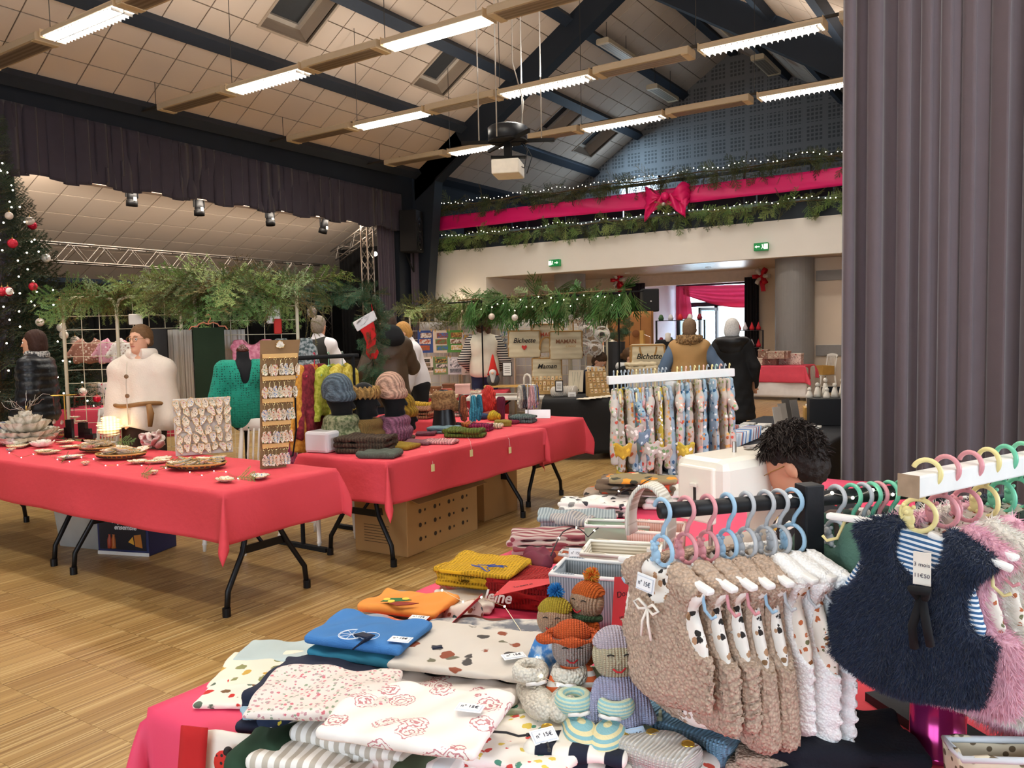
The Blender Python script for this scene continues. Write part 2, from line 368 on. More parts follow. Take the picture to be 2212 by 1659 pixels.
GLASS = M('cfe4ee', .05, trans=1, var=.01)
for n_, (a, b) in enumerate(((-.4, 1.1), (1.4, 2.9), (3.2, 4.7))):
    wf = struct(MB().bb((4.84, a, .8), (4.92, a+.06, 3.6)).bb((4.84, b-.06, .8), (4.92, b, 3.6)).bb((4.84, a, .8), (4.92, b, .86)).bb((4.84, a, 3.54), (4.92, b, 3.6)).build('window_%d' % (n_+5), M('e5e2dc', .5)))
sbox('ceiling_aisle', (-1.5, -5, 6.2), (5, 19.9, 6.4), BEIGE)
# stage front: beam, valance, side curtains
sbox('trim_1', (SX-.25, -5, 5.45), (SX+.05, 17.3, 6.22), NAVY)
def pleat(name, p0, p1, z0, z1, mat, n, amp, label=None, cat=None, seed=0, zt=None, jig=.0, thick=.006, hem=0):
    """pleated cloth hanging between two floor points"""
    rs = np.random.RandomState(seed); ph = rs.uniform(0, 6, 6); p0 = np.array(p0, float); p1 = np.array(p1, float); L = np.linalg.norm(p1-p0); d = (p1-p0)/L; nr = np.array((-d[1], d[0]))
    nu, nv = int(n*10), 14; u = np.linspace(0, 1, nu+1)[:, None]; v = np.linspace(0, 1, nv+1)[None]
    uu = u+.4/n*np.sin(u*n*1.3+ph[0])*.5; w = np.sin(2*PI*uu*n+ph[1]+.5*np.sin(9*u+ph[2])+jig*np.sin(v*3+u*21))*(.65+.35*np.sin(u*17+ph[3]))
    s_ = (u+.006*np.sin(2*PI*uu*n*2+ph[4]))*L+0*v; off = amp*w*(.45+.55*v)
    zz = (z1 if zt is None else z1+(zt-z1)*u)*(1-v)+(z0+hem*np.sin(u*n*2.2+ph[5])*.5)*v
    X = p0[0]+d[0]*s_+nr[0]*off; Y = p0[1]+d[1]*s_+nr[1]*off; V = np.stack([X+0*zz, Y+0*zz, zz+0*X], -1).reshape(-1, 3)
    i, j = np.meshgrid(np.arange(nu), np.arange(nv), indexing='ij'); a = (i*(nv+1)+j).ravel(); F = np.stack([a, a+nv+1, a+nv+2, a+1], 1)
    o = npmesh(name, V, F, mat, None, True, solid=thick)
    if label: tag(o, label, cat)
    return o
pleat('stage_valance', (SX+.12, 4), (SX+.12, 17.25), 4.5, 5.83, VAL, 34, .022, 'long dark grey gathered valance across the top of the stage opening', 'curtain', 1, 5.5, 1.2, hem=.1)
pleat('stage_curtain', (SX-.15, 5.6), (SX-.15, 7.25), .9, 5.3, VAL, 9, .09, 'dark grey stage curtain behind the decorated christmas tree', 'curtain', 2)
pleat('stage_curtain', (SX-.15, 16.55), (SX-.15, 17.45), .9, 5.3, CURT, 8, .07, 'grey stage curtain beside the lattice tower at the right of the stage', 'curtain', 3)
pleat('stage_curtain', (-14.95, 17.62), (-14.95, 18.0), .0, 4.9, CURT, 4, .04, 'narrow grey curtain beside the white wall right of the stage', 'curtain', 4)
# pillar of the roof frame and dark wall right of the stage
sbox('wall_stage_end', (SX-.3, 17.3, 0), (SX, 19.0, 6.3), NAVY)
pf = MB().prism([(SX, 0), (-14.95, 0), (-14.25, 5.95), (-13.2, 6.62), (-13.55, 7.2), (SX, 6.25)], 17.95, 18.3, lambda p: (p[0], p[2], p[1])); struct(pf.build('trim_2', NAVY))
# stage box
sbox('floor_stage', (-21.2, 5, 0), (SX-.02, 19.5, .9), M('1a1716', .7))
sbox('wall_stage_back', (-21.4, 4.8, 0), (-21.2, 19.7, 6), BLACK); sbox('wall_stage_near', (-21.2, 4.8, .9), (SX-.3, 5, 6), BLACK); sbox('wall_stage_far', (-21.2, 19.5, .9), (SX-.3, 19.7, 6), BLACK)
pleat('stage_backdrop', (-20.7, 5.2), (-20.7, 19.4), .9, 3.08, BLACK, 30, .06, 'black backdrop along the rear of the stage', 'curtain', 5)
pleat('stage_backdrop', (-17.9, 17.75), (-15.45, 17.75), .9, 4.2, BLACK, 16, .06, 'black side drape at the right end of the stage', 'curtain', 6)
# tiled sloping ceilings ------------------------------------------------------
def tiled(name, O, U, Wd, nu, nv, du, dv, holes=(), backing=.02, names='ceiling_tile'):
    """ceiling of separate tiles; O corner, U direction of u, Wd direction of v; holes in (u0,u1,v0,v1)"""
    O, U, Wd = Vector(O), Vector(U), Vector(Wd); Nn = U.cross(Wd).normalized()
    if Nn.z < 0: Nn = -Nn
    P = lambda u, v, h: O+U*u+Wd*v+Nn*h
    def slab(mb, u0, u1, v0, v1, h0, h1):
        v = [P(u, v_, h) for u in (u0, u1) for v_ in (v0, v1) for h in (h0, h1)]
        mb.add(v, [(0, 1, 3, 2), (4, 6, 7, 5), (0, 4, 5, 1), (2, 3, 7, 6), (0, 2, 6, 4), (1, 5, 7, 3)])
    def clip(r):
        out = [r]
        for hu0, hu1, hv0, hv1 in holes:
            nx = []
            for a, b, c, d in out:
                if b <= hu0 or a >= hu1 or d <= hv0 or c >= hv1: nx.append((a, b, c, d)); continue
                if a < hu0: nx.append((a, hu0, c, d))
                if b > hu1: nx.append((hu1, b, c, d))
                a2, b2 = max(a, hu0), min(b, hu1)
                if c < hv0: nx.append((a2, b2, c, hv0))
                if d > hv1: nx.append((a2, b2, hv1, d))
            out = nx
        return out
    bk = MB()
    for r in clip((0, nu*du, 0, nv*dv)): slab(bk, *r, backing, backing+.03)
    root = struct(bk.build(name, TBAR)); proto = None; rot = None
    R3 = Matrix((U.normalized(), Wd.normalized(), U.normalized().cross(Wd.normalized()))).transposed()
    for i in range(nu):
        for j in range(nv):
            full = (i*du+.012, (i+1)*du-.012, j*dv+.012, (j+1)*dv-.012); cl = clip(full)
            if len(cl) == 1 and cl[0] == full:
                c = P((i+.5)*du, (j+.5)*dv, 0)
                if proto is None:
                    proto = MB().box((0, 0, 0), (du-.024, dv-.024, .02)).build(names, TILE, root); proto.location = c; proto.rotation_euler = R3.to_euler()
                else: inst(proto, root, c, R3.to_euler())
            else:
                for r in cl:
                    if r[1]-r[0] > .03 and r[3]-r[2] > .03:
                        m_ = MB(); slab(m_, *r, -.01, .01); m_.build(names, TILE, root)
    return root, P
SA = math.atan(.637); UPV = (math.cos(SA), 0, math.sin(SA)); RIDGE = 7.94
sky_h = [(10.7, 11.9, 2.65, 3.87), (15.27, 16.45, 2.65, 3.87)]; sky_b = [(21.0, 22.15, 2.5, 3.8), (23.55, 24.8, 2.47, 3.7)]
Y0 = -2.0
c1, PL = tiled('ceiling', (-14.96, Y0+6, 6.2), (0, 1, 0), UPV, 20, 12, .7, .662, [(a-Y0-6, b-Y0-6, c, d) for a, b, c, d in sky_h])
c2, PL2 = tiled('ceiling_balcony', (-14.96, 18.3, 6.2), (0, 1, 0), UPV, 11, 12, .7, .662, [(a-18.3, b-18.3, c, d) for a, b, c, d in sky_b])
sbox('ceiling_near', (0, 0, 0), (0.001, .001, .001), TBAR) if False else None
nb = MB()                                                    # near bay of the left slope, behind the camera
nb.add([(-14.96, -5, 6.2), (-14.96, 4, 6.2), (-8.26, 4, 10.47), (-8.26, -5, 10.47)], [(0, 1, 2, 3)]); struct(nb.build('ceiling_near', TILE, solid=.05))
UPR = (-math.cos(SA), 0, math.sin(SA))
c3, PR = tiled('ceiling_right_slope', (-1.56, 10.0, 6.2), (0, 1, 0), UPR, 11, 12, .72, .662)
c4, PR2 = tiled('ceiling_balcony_right', (-1.56, 18.3, 6.2), (0, 1, 0), UPR, 11, 12, .7, .662)
nb = MB().add([(-1.56, -5, 6.2), (-1.56, 10, 6.2), (-8.26, 10, 10.47), (-8.26, -5, 10.47)], [(3, 2, 1, 0)]); struct(nb.build('ceiling_right_near', TILE, solid=.05))
# skylight shafts
def skylight(n_, u0, u1, v0, v1):
    A = lambda u, v, h: Vector((-14.96, 0, 6.2))+Vector((0, 1, 0))*u+Vector(UPV)*v+Vector((-math.sin(SA), 0, math.cos(SA)))*h
    fr_ = MB(); w_ = .05
    for (a, b, c, d) in ((u0-w_, u0, v0-w_, v1+w_), (u1, u1+w_, v0-w_, v1+w_), (u0, u1, v0-w_, v0), (u0, u1, v1, v1+w_)):
        v = [A(u, v_, h) for u in (a, b) for v_ in (c, d) for h in (-.03, .45)]
        fr_.add(v, [(0, 1, 3, 2), (4, 6, 7, 5), (0, 4, 5, 1), (2, 3, 7, 6), (0, 2, 6, 4), (1, 5, 7, 3)])
    root = struct(fr_.build('window_%d' % n_, M('b9a794', .7, var=.04)))
    s_ = MB(); k = .1
    for (a, b, c, d) in ((u0, u0+k, v0, v1), (u1-k, u1, v0, v1), (u0+k, u1-k, v0, v0+k), (u0+k, u1-k, v1-k, v1)):
        v = [A(u, v_, h) for u in (a, b) for v_ in (c, d) for h in (.36, .44)]
        s_.add(v, [(0, 1, 3, 2), (4, 6, 7, 5), (0, 4, 5, 1), (2, 3, 7, 6), (0, 2, 6, 4), (1, 5, 7, 3)])
    s_.build('window_sash', M('cfc4b6', .5), root)
    MB().add([A(u0, v0, .43), A(u1, v0, .43), A(u1, v1, .43), A(u0, v1, .43)], [(0, 1, 2, 3)]).build('window_blind', M('3f4245', .6, var=.1), root, solid=.02)
for i, h_ in enumerate(sky_h+sky_b): skylight(i+1, *h_)
# purlins, ridge, portal rafters
k = 2
for j in range(9):
    x = -8.26+(j-4)*1.66; z = 10.47-abs(x+8.26)*.637
    if j == 0 or j == 8: z += .02; 
    for a, b in ((-5, 17.95), (18.3, 26)):
        k += 1; sl = -SA if x < -8.3 else (SA if x > -8.2 else 0)
        struct(MB().box((x, (a+b)/2, z-.1), (.26, b-a, .2), rot=Matrix.Rotation(sl, 3, 'Y')).build('trim_%d' % k, M('2e3744', .6, var=.12)))
for s_ in (-1, 1):
    k += 1; f_ = (lambda x: -8.26+s_*x)
    pr_ = MB().prism([(f_(0), 10.5), (f_(6.75), 6.2), (f_(6.75), 5.4), (f_(0), 9.72)], 17.95, 18.3, lambda p: (p[0], p[2], p[1])); struct(pr_.build('trim_%d' % k, NAVY))
# far wall below the balcony
sbox('wall_far', (SX, YF, 0), (-13.17, YF+.2, 4.0), WHITE)
sbox('wall_fascia', (-13.17, YF, 3.16), (5, YF+.2, 4.0), WHITE)
sbox('wall_recess_side', (-13.4, YF+.2, 0), (-13.17, 22.2, 3.16), WHITE)
SOF = M('c9b3a4', .35, var=.06)
sof = sbox('ceiling_recess', (-13.3, YF+.2, 3.2), (5, 26.4, 3.26), M('8b7769', .6)); pk = None
for i in range(24):                                           # planked soffit
    y = YF+.2+i*.3
    if pk is None: pk = MB().bb((-13.3, .008, -.02), (5, .292, .02)).build('ceiling_plank', SOF, sof); pk.location = (0, y, 3.185)
    else: inst(pk, sof, (0, y, 3.185))
sbox('wall_foyer_left', (-13.2, 22.2, 0), (-10.3, 22.4, 3.16), BEIGE); sbox('wall_foyer_right', (-6.45, 22.2, 0), (-4.3, 22.4, 3.16), BEIGE)
sbox('trim_60', (-10.4, 22.15, 2.85), (-6.4, 22.4, 3.165), M('d8c4b6', .6))
sbox('wall_foyer_side', (-10.5, 22.4, 0), (-10.3, 26.4, 3.16), M('e3d3da', .8, var=.04)); sbox('wall_foyer_end', (-6.4, 22.4, 0), (-6.2, 26.4, 3.16), M('d6c6cc', .8))
sbox('wall_corner', (-4.4, 19.9, 0), (-4.2, 22.2, 3.16), BEIGE)
wr = sbox('wall_aisle_end', (-4.4, 19.75, 0), (5, 19.95, 3.16), BEIGE)
for z0, z1 in ((2.62, 2.86), (.86, 1.12)): MB().bb((-4.35, 19.71, z0), (5, 19.76, z1)).build('dado_rail', M('8f8b88', .6), wr, bev=.008)
struct(MB().bb((-4.35, 19.7, 0), (5, 19.76, .14)).build('baseboard_far', M('1c2330', .5)))
for x, y in ((-4.8, 19.55), (-11.05, 19.9)):
    cl = struct(MB().lathe([(.44, 0), (.44, 1.62)], 40).lathe([(.437, 1.62), (.437, 1.63)], 40).lathe([(.44, 1.63), (.44, 2.55)], 40).lathe([(.437, 2.55), (.437, 2.56)], 40).lathe([(.44, 2.56), (.44, 3.17)], 40).build('column', M('8e8b88', .55, var=.05), smooth=False, loc=(x, y, 0)))
# glazed entrance at the back of the foyer
DK = M('20242a', .5); gl = struct(MB().bb((-10.3, 26.0, 0), (-10.18, 26.12, 3.16)).bb((-8.98, 26.0, 0), (-8.86, 26.12, 2.35)).bb((-7.5, 26.0, 0), (-7.4, 26.12, 2.35)).bb((-6.4, 26.0, 0), (-6.3, 26.12, 3.16)).bb((-10.3, 26, 2.3), (-6.3, 26.12, 2.45)).bb((-10.3, 26, 3.0), (-6.3, 26.12, 3.16)).bb((-10.3, 26, 0), (-6.3, 26.12, .1)).bb((-7.5, 25.98, 0), (-6.3, 26.1, .08)).build('window_8', DK))
for a, b in ((-10.18, -8.98), (-7.4, -6.4)): MB().bb((a, 26.05, .1), (b, 26.06, 2.3)).build('pane', GLASS, gl)
MB().bb((-10.18, 26.05, 2.45), (-6.4, 26.06, 3.0)).build('pane', GLASS, gl)
dr = struct(MB().bb((0, -.03, 0), (.09, .03, 2.25)).bb((.86, -.03, 0), (.95, .03, 2.25)).bb((0, -.03, 0), (.95, .03, .12)).bb((0, -.03, 2.15), (.95, .03, 2.25)).build('door_1', DK, loc=(-8.85, 25.95, 0), rz=-1.9))
MB().bb((.09, -.005, .12), (.86, .005, 2.15)).build('pane', GLASS, dr); MB().tube([(.8, -.03, .85), (.8, -.1, .85), (.8, -.1, 1.35), (.8, -.03, 1.35)], .015).build('door_handle', STEEL, dr)
# what can be seen outside the entrance: paving, a hedge and a pale house front
sbox('ground_outside', (-22, 26.5, -.25), (4, 46, -.02), M('b9b7b2', .9, var=.1))
sbox('wall_outside', (-22, 40, -.02), (4, 40.3, 5), M('d7d2c8', .9, var=.06))
# balcony: floor, front, gable wall with perforated boards
sbox('floor_balcony', (SX, YF+.2, 3.9), (5, 26.2, 4.0), M('5a4a3c', .7))
gm, t = newmat('perforated_board', .8)
v = t.co(); s3 = t.n('SeparateXYZ'); t.l(t.tc.outputs['Object'], s3.inputs[0])
def cellmask(o_, period, frac, per2, frac2):
    a = t.math('LESS_THAN', t.math('FRACT', t.math('DIVIDE', o_, period)), frac); b = t.math('LESS_THAN', t.math('FRACT', t.math('DIVIDE', o_, per2)), frac2); return t.math('MULTIPLY', a, b)
hm = t.math('MULTIPLY', cellmask(s3.outputs[0], .125, .62, .6, .80), cellmask(s3.outputs[2], .125, .62, .6, .80))
t.col(t.mix(hm, '8a8989', '626263')); t.bump(t.math('SUBTRACT', 1.0, hm), .3, .01)
gw = struct(MB().prism([(SX, 3.9), (-1.4, 3.9), (-1.4, 6.3), (-8.26, 10.6), (SX, 6.3)], 25.9, 26.1, lambda p: (p[0], p[2], p[1])).build('wall_gable', gm))
bw = struct(MB().bb((-12.3, 25.82, 5.45), (-10.8, 25.9, 5.52)).bb((-12.3, 25.82, 6.72), (-10.8, 25.9, 6.79)).bb((-12.3, 25.82, 5.45), (-12.23, 25.9, 6.79)).bb((-10.87, 25.82, 5.45), (-10.8, 25.9, 6.79)).build('window_9', M('cfd3d6', .5)))
MB().bb((-12.23, 25.85, 5.5), (-10.87, 25.86, 6.72)).build('pane', M('e6f2ff', .3, emit=1.6), bw)  # glow put into the pane instead of sky; the wall behind is solid
# balcony front: navy upstand, rails, posts, dark boards
bf = struct(MB().bb((SX+.2, YF+.02, 4.0), (4.8, YF+.14, 4.36)).build('balcony_front', M('26303a', .6, var=.1)))
MB().bb((SX+.2, YF, 4.36), (4.8, YF+.16, 4.43)).build('handrail', M('5b6b78', .5), bf); MB().bb((SX+.2, YF+.03, 5.18), (4.8, YF+.1, 5.25)).build('handrail', M('2b333c', .5), bf)
for i in range(12): MB().bb((-14.8+i*1.5, YF+.05, 4.36), (-14.76+i*1.5, YF+.09, 5.2)).build('baluster', M('2b333c', .5), bf)
for i in range(10): MB().bb((-14.8+i*1.8, YF+1.2, 4.0), (-14.8+i*1.8+1.75, YF+1.24, 4.95)).build('seat_back_panel', M('2a2530', .8, var=.1), bf)
sbox('wall_balcony_left', (SX-.2, YF+.2, 3.9), (SX, 26.1, 6.4), NAVY); sbox('wall_balcony_right', (-1.5, YF+.2, 3.9), (-1.3, 26.1, 6.4), NAVY)
sbox('wall_balcony_aisle', (-1.5, YF, 4.0), (5, YF+.2, 6.4), NAVY)
# stage ceiling slopes down to the back
cs = Vector((-5.3, 0, -2.4)); c5, PS = tiled('ceiling_stage', (-15.4, 5.0, 5.6), (0, 1, 0), cs.normalized(), 21, 8, .69, .727)
# ---- rows of suspended lights and radiant heaters
CREAM = M('dccbae', .5, var=.04); RAIL = M('3a3733', .6); TUBE = M('fff3dc', .4, emit=11.0, var=.01); LOUV = M('fff6e6', .3, emit=2.0, var=.02); LOUV2 = M('fffaf0', .3, emit=7, var=.02)
def prof_box(mb, x0, x1, w, z0, z1, cham):
    p = [(-w/2, z0), (w/2, z0), (w/2, z1-cham), (w/2-cham, z1), (-w/2+cham, z1), (-w/2, z1-cham)]
    return mb.prism(p, x0, x1, lambda q: (q[2], q[0], q[1]))
def lamp(x0, x1, y, z, style, label):
    L = x1-x0; r = thing('ceiling_light', label, 'light', ((x0+x1)/2, y, z), 0, 'suspended strip lights')
    body = prof_box(MB(), -L/2, L/2, .34, .03, .13, .05).build('housing', CREAM, r)
    for s_ in (-1, 1): MB().box((s_*(L/2+.006), 0, .07), (.012, .36, .13)).build('end_cap', M('e8d2ac', .45), r, bev=.01)
    if style == 'tube':
        for s_ in (-1, 1): MB().tube([(-L/2+.05, s_*.08, .0), (L/2-.05, s_*.08, .0)], .025, 10).build('tube', TUBE, r, True)
        MB().bb((-L/2+.03, -.15, .018), (L/2-.03, .15, .03)).build('reflector', M('fffbf2', .3, emit=3.5), r)
    else:
        MB().bb((-L/2+.03, -.15, .022), (L/2-.03, .15, .03)).build('reflector', LOUV2 if style == 'bright' else LOUV, r)
        n_ = 20; fin = MB().add([(-.012, -.15, 0), (.012, -.15, 0), (.0, -.15, -.04), (-.012, .15, 0), (.012, .15, 0), (0, .15, -.04)], [(0, 2, 1), (3, 4, 5), (0, 1, 4, 3), (1, 2, 5, 4), (0, 3, 5, 2)]).build('louvre_fin', M('e9e6e2', .25, .6), r)
        for i in range(n_):
            x = -L/2+.08+i*(L-.16)/(n_-1)
            if i == 0: fin.location = (x, 0, .022)
            else: inst(fin, r, (x, 0, .022))
        MB().bb((-L/2+.03, -.008, -.02), (L/2-.03, .008, .024)).build('louvre_spine', M('e9e6e2', .25, .6), r)
    a = area('lamp_light', ((x0+x1)/2, y, z-.06), (0, 0, 0), L*.9, .28, LAMP_W*(1.5 if style == 'tube' else 1.15 if style == 'bright' else .95), LAMP); a.parent = r; a.location = (0, 0, .017)
    a = area('ceiling_fill_light', (0, 0, 0), (PI, 0, 0), L*.9, .2, LAMP_W*.30, LAMP); a.parent = r; a.location = (0, 0, .2)  # upward light added on top of the lamp to brighten the ceiling
def heater(x0, x1, y, z, label):
    L = x1-x0; r = thing('radiant_heater', label, 'heater', ((x0+x1)/2, y, z), 0, 'suspended radiant heaters')
    prof_box(MB(), -L/2, L/2, .36, .0, .12, .03).build('housing', CREAM, r)
    MB().box((0, 0, -.004), (L-.25, .27, .012)).build('grille', M('a4937e', .4, .3, kind='stripeY', c2='8a7a66', sc=4), r)
    for s_ in (-1, 1): MB().box((s_*L*.3, 0, .14), (.03, .03, .06)).build('bracket', RAIL, r); MB().box((s_*(L/2-.06), 0, -.008), (.12, .35, .02)).build('end_cap', M('e8d2ac', .45), r, bev=.005)
rows = [(0.1, 'seventh'), (3.2, 'sixth'), (6.35, 'fifth'), (9.5, 'fourth'), (12.65, 'third'), (15.85, 'second')]
ZL = 5.93
rown = {.1: 'the near row', 3.2: 'the row above the fir-topped stall', 6.35: 'the upper left row', 9.5: 'the row before the projector', 12.65: 'the row beyond the projector', 15.85: 'the row nearest the balcony'}
for y, _ in rows:
    rl = tag(MB().bb((-15.0, y-.02, ZL+.135), (1.0 if y < 4 else -1.6, y+.02, ZL+.175)).build('light_rail', RAIL), 'thin dark suspension rail carrying '+rown[y], 'rail', 'suspension rails under the ceiling')
    for x in (-14.4, -12.1, -8.45, -4.65):
        zc = 10.47-abs(x+8.26)*.637; MB().tube([(x, y, ZL+.17), (x, y, zc)], .006, 6).build('cable', M('2a2724', .5), rl)
    wh = ('stage end', 'middle', 'curtain end', 'added aisle end')
    for i, (a, b) in enumerate(((-14.1, -12.2), (-10.12, -8.48), (-6.42, -4.72), (-2.45, -1.7))):
        if y < 1 and i != 1: pass
        heater(a, b, y, ZL+.02, 'cream radiant heater at the %s of %s' % (('stage end', 'middle left', 'middle right', 'curtain end')[i], rown[y]))
    for i, (a, b) in enumerate(((-12.05, -10.2), (-8.38, -6.5), (-4.55, -2.68))+(((-.9, .95),) if y < 4 else ())):  # fourth lamp of the near rows is added to brighten the near stall
        st = 'louvre'
        if y < 7 or (y == 9.5 and i == 0): st = 'bright'
        if (y == 9.5 and i == 1) or (y == 12.65 and i == 0): st = 'tube'
        lamp(a, b, y, ZL, st, '%s strip light at the %s of %s' % ({'tube': 'glaring bare-tube', 'bright': 'brightly lit louvred', 'louvre': 'lit louvred cream'}[st], wh[i], rown[y]))
for i, (px, py, yy) in enumerate(((1332, 112, 20.0), (1432, 205, 23.4), (1572, 62, 19.6), (1655, 145, 22.8))):
    q = at(px, py, y=yy); heater(-.85, .85, 0, 0, '%s radiant heater under the roof above the balcony' % ('lower left', 'far left', 'lower right', 'far right')[i]); hh = [o for o in COL.objects if o.name.startswith('radiant_heater')][-1]
    hh = max((o for o in COL.objects if o.get('category') == 'heater'), key=lambda o: int(o.name.split('.')[1]) if '.' in o.name else 0); hh.location = q; hh.rotation_euler = (0, 0, PI/2); zc = 10.47-abs(q.x+8.26)*.637
    for g_ in (-.6, .6): MB().tube([(g_, 0, .1), (g_, 0, max(.2, zc-q.z))], .008, 6).build('bracket', RAIL, hh)
# ================================================================ STAGE AND OVERHEAD THINGS
def truss(name, label, p, q, s, panel, mat, tilt=0):
    p, q = Vector(p), Vector(q); ax = (q-p).normalized(); L = (q-p).length; side = ax.cross(Vector((0, 0, 1))) if abs(ax.z) < .9 else Vector((0, 1, 0)); side.normalize(); u_ = side.cross(ax)
    r = thing(name, label, 'truss', p)
    C4 = [(side*a+u_*b)*s/2 for a, b in ((-1, -1), (1, -1), (1, 1), (-1, 1))]
    for c in C4: MB().tube([c, c+ax*L], .024, 8).build('chord', mat, r, True)
    n_ = max(2, int(L/panel))
    for f in range(4):
        a, b = C4[f], C4[(f+1) % 4]; pts = [(a if i % 2 == 0 else b)+ax*(L*i/n_) for i in range(n_+1)]
        m_ = MB()
        for i in range(n_): m_.tube([pts[i], pts[i+1]], .011, 6, False)
        m_.build('lacing', mat, r, True)
    return r
truss('lighting_truss', 'long horizontal aluminium lighting truss across the back of the stage', (-17.9, 7.0, 3.52), (-17.9, 17.1, 3.5), .4, .34, STEEL)
truss('lighting_truss', 'dark vertical end truss behind the right end of the stage', (-17.9, 17.0, .9), (-17.9, 17.0, 3.2), .35, .3, M('4a4644', .5, .7))
truss('lighting_truss', 'slanting aluminium truss under the right end of the valance', (-17.2, 16.9, 3.9), (-15.9, 17.3, 4.75), .3, .28, STEEL)
truss('lighting_tower', 'slim vertical lattice tower beside the grey stage curtain', (-15.6, 16.55, .9), (-15.6, 16.55, 4.9), .24, .3, STEEL)
bb_ = tag(MB().bb((-16.15, 8.7, 4.72), (-15.9, 16.3, 4.86)).build('spotlight_bar', M('7f6a5a', .6)), 'brown box beam carrying the four stage spotlights', 'beam')
for i, (px, py, tl) in enumerate(((285, 425, .1), (430, 447, .0), (583, 470, -.1), (700, 488, .35))):
    p = at(px, py, x=-16.0); r = thing('stage_spotlight', ORD[i]+' black stage spotlight from the left under the valance', 'spotlight', p, 0, 'stage spotlights')
    R_ = Matrix.Rotation(tl, 3, 'Y')
    MB().lathe([(.001, .2), (.06, .2), (.085, .16), (.1, .05), (.1, -.05), (.09, -.06), (.115, -.08), (.115, -.2), (.105, -.2), (.1, -.1), (.001, -.1)], 20, rot=R_).build('barrel', M('101012', .5), r, True)
    for s_ in (-1, 1): MB().bb((-.02, s_*.13-.006, -.02), (.02, s_*.13+.006, .26)).build('yoke_arm', BLACK, r)
    MB().bb((-.02, -.14, .25), (.02, .14, .27)).build('yoke_bar', BLACK, r); MB().bb((.1, -.03, -.1), (.118, .03, -.02)).build('rating_sticker', M('e9e6df', .6), r)
    MB().tube([(0, 0, .27), (0, 0, .3)], .015).build('clamp', BLACK, r)
p = at(806, 549, x=-15.75); r = thing('work_lamp', 'bright work lamp on a thin pole beside the lattice tower', 'lamp', (p.x, p.y, .9))
MB().tube([(0, -.5, 0), (0, 0, p.z-.9)], .02).build('pole', BLACK, r, True); MB().lathe([(.03, -.1), (.1, .0), (.1, .02), (.03, .05)], 14, (0, 0, p.z-.9), rot=Matrix.Rotation(1.57, 3, 'Y')).build('reflector', BLACK, r, True)
MB().ball((.08, 0, p.z-.9), .06).build('bulb', M('ffedd0', .4, emit=60), r, True); MB().lathe([(.25, 0), (.02, .06)], 8).build('foot', BLACK, r)
# loudspeaker on the pillar
r = thing('wall_loudspeaker', 'tall black loudspeaker mounted high on the dark wall right of the stage', 'speaker', (-14.75, 17.45, 3.88), .35)
MB().bb((-.25, -.28, 0), (.25, .28, 1.15)).build('cabinet', M('0d0d10', .7), r, bev=.02)
for z in (.28, .75): MB().lathe([(.2, 0), (.21, .015), (.19, .02), (.06, -.02), (.05, .01), (.001, .015)], 24, (.25, -.02, z), rot=Matrix.Rotation(PI/2, 3, 'Y')).build('driver', M('17171a', .5), r, True)
MB().bb((.25, .0, .06), (.26, .06, .12)).build('badge', M('c9c9c9', .5), r); MB().bar((-.25, 0, .1), (0, .1, -.55), .04, .04).bar((0, .1, -.55), (0, .1, 0), .04, .04).build('bracket', BLACK, r)
# projector on four rods
pc = Vector((-8.1, 12.35, 4.95)); r = thing('ceiling_projector', 'white projector in a black cradle hanging on four rods', 'projector', pc, .3)
for x, y in ((-.55, 0), (-.1, -.35), (.2, .3), (.62, .05)): MB().tube([(x, y, .1), (x, y, 5.0)], .012, 8).build('suspension_rod', M('e7e3dd', .35, .4), r, True)
MB().lathe([(.33, .08), (.36, .1), (.36, .32), (.32, .35), (.001, .35)], 30).build('drum', M('20242a', .4), r, True); MB().lathe([(.001, .07), (.36, .07), (.36, .1)], 30).build('drum_base', BLACK, r)
for a in (.2, 2.3): MB().bar((-.85*math.cos(a), -.85*math.sin(a), .08), (.85*math.cos(a), .85*math.sin(a), .08), .05, .06).build('cross_arm', BLACK, r)
MB().bb((-.06, -.06, -.2), (.06, .06, .1)).build('neck', BLACK, r); MB().bar((-.3, -.1, -.2), (.3, .12, -.2), .08, .04).build('mount_plate', BLACK, r)
pb = MB().box((0, -.02, -.42), (.5, .62, .26), .1).build('projector_body', M('efe8da', .45), r, bev=.02); MB().lathe([(.06, 0), (.06, .05), (.05, .05), (.04, .01), (.001, .01)], 16, (.1, .3, -.42), rot=Matrix.Rotation(-PI/2, 3, 'X')).build('lens', BLACK, pb)
MB().tube([(.2, .1, .1), (.34, .1, -.1), (.3, .0, -.42), (.1, 0, -.3)], .012, 6).tube([(.25, .1, .1), (.42, .12, -.2), (.32, .1, -.5)], .01, 6).build('cables', M('2b2b2e', .5), r, True)
MB().tube([(.05, .05, 4.9), (.12, .05, 3), (.1, .05, 1.5), (.28, .1, .8), (.25, .05, .35)], .012, 6).build('power_cable', M('cfc9c0', .5), r, True)
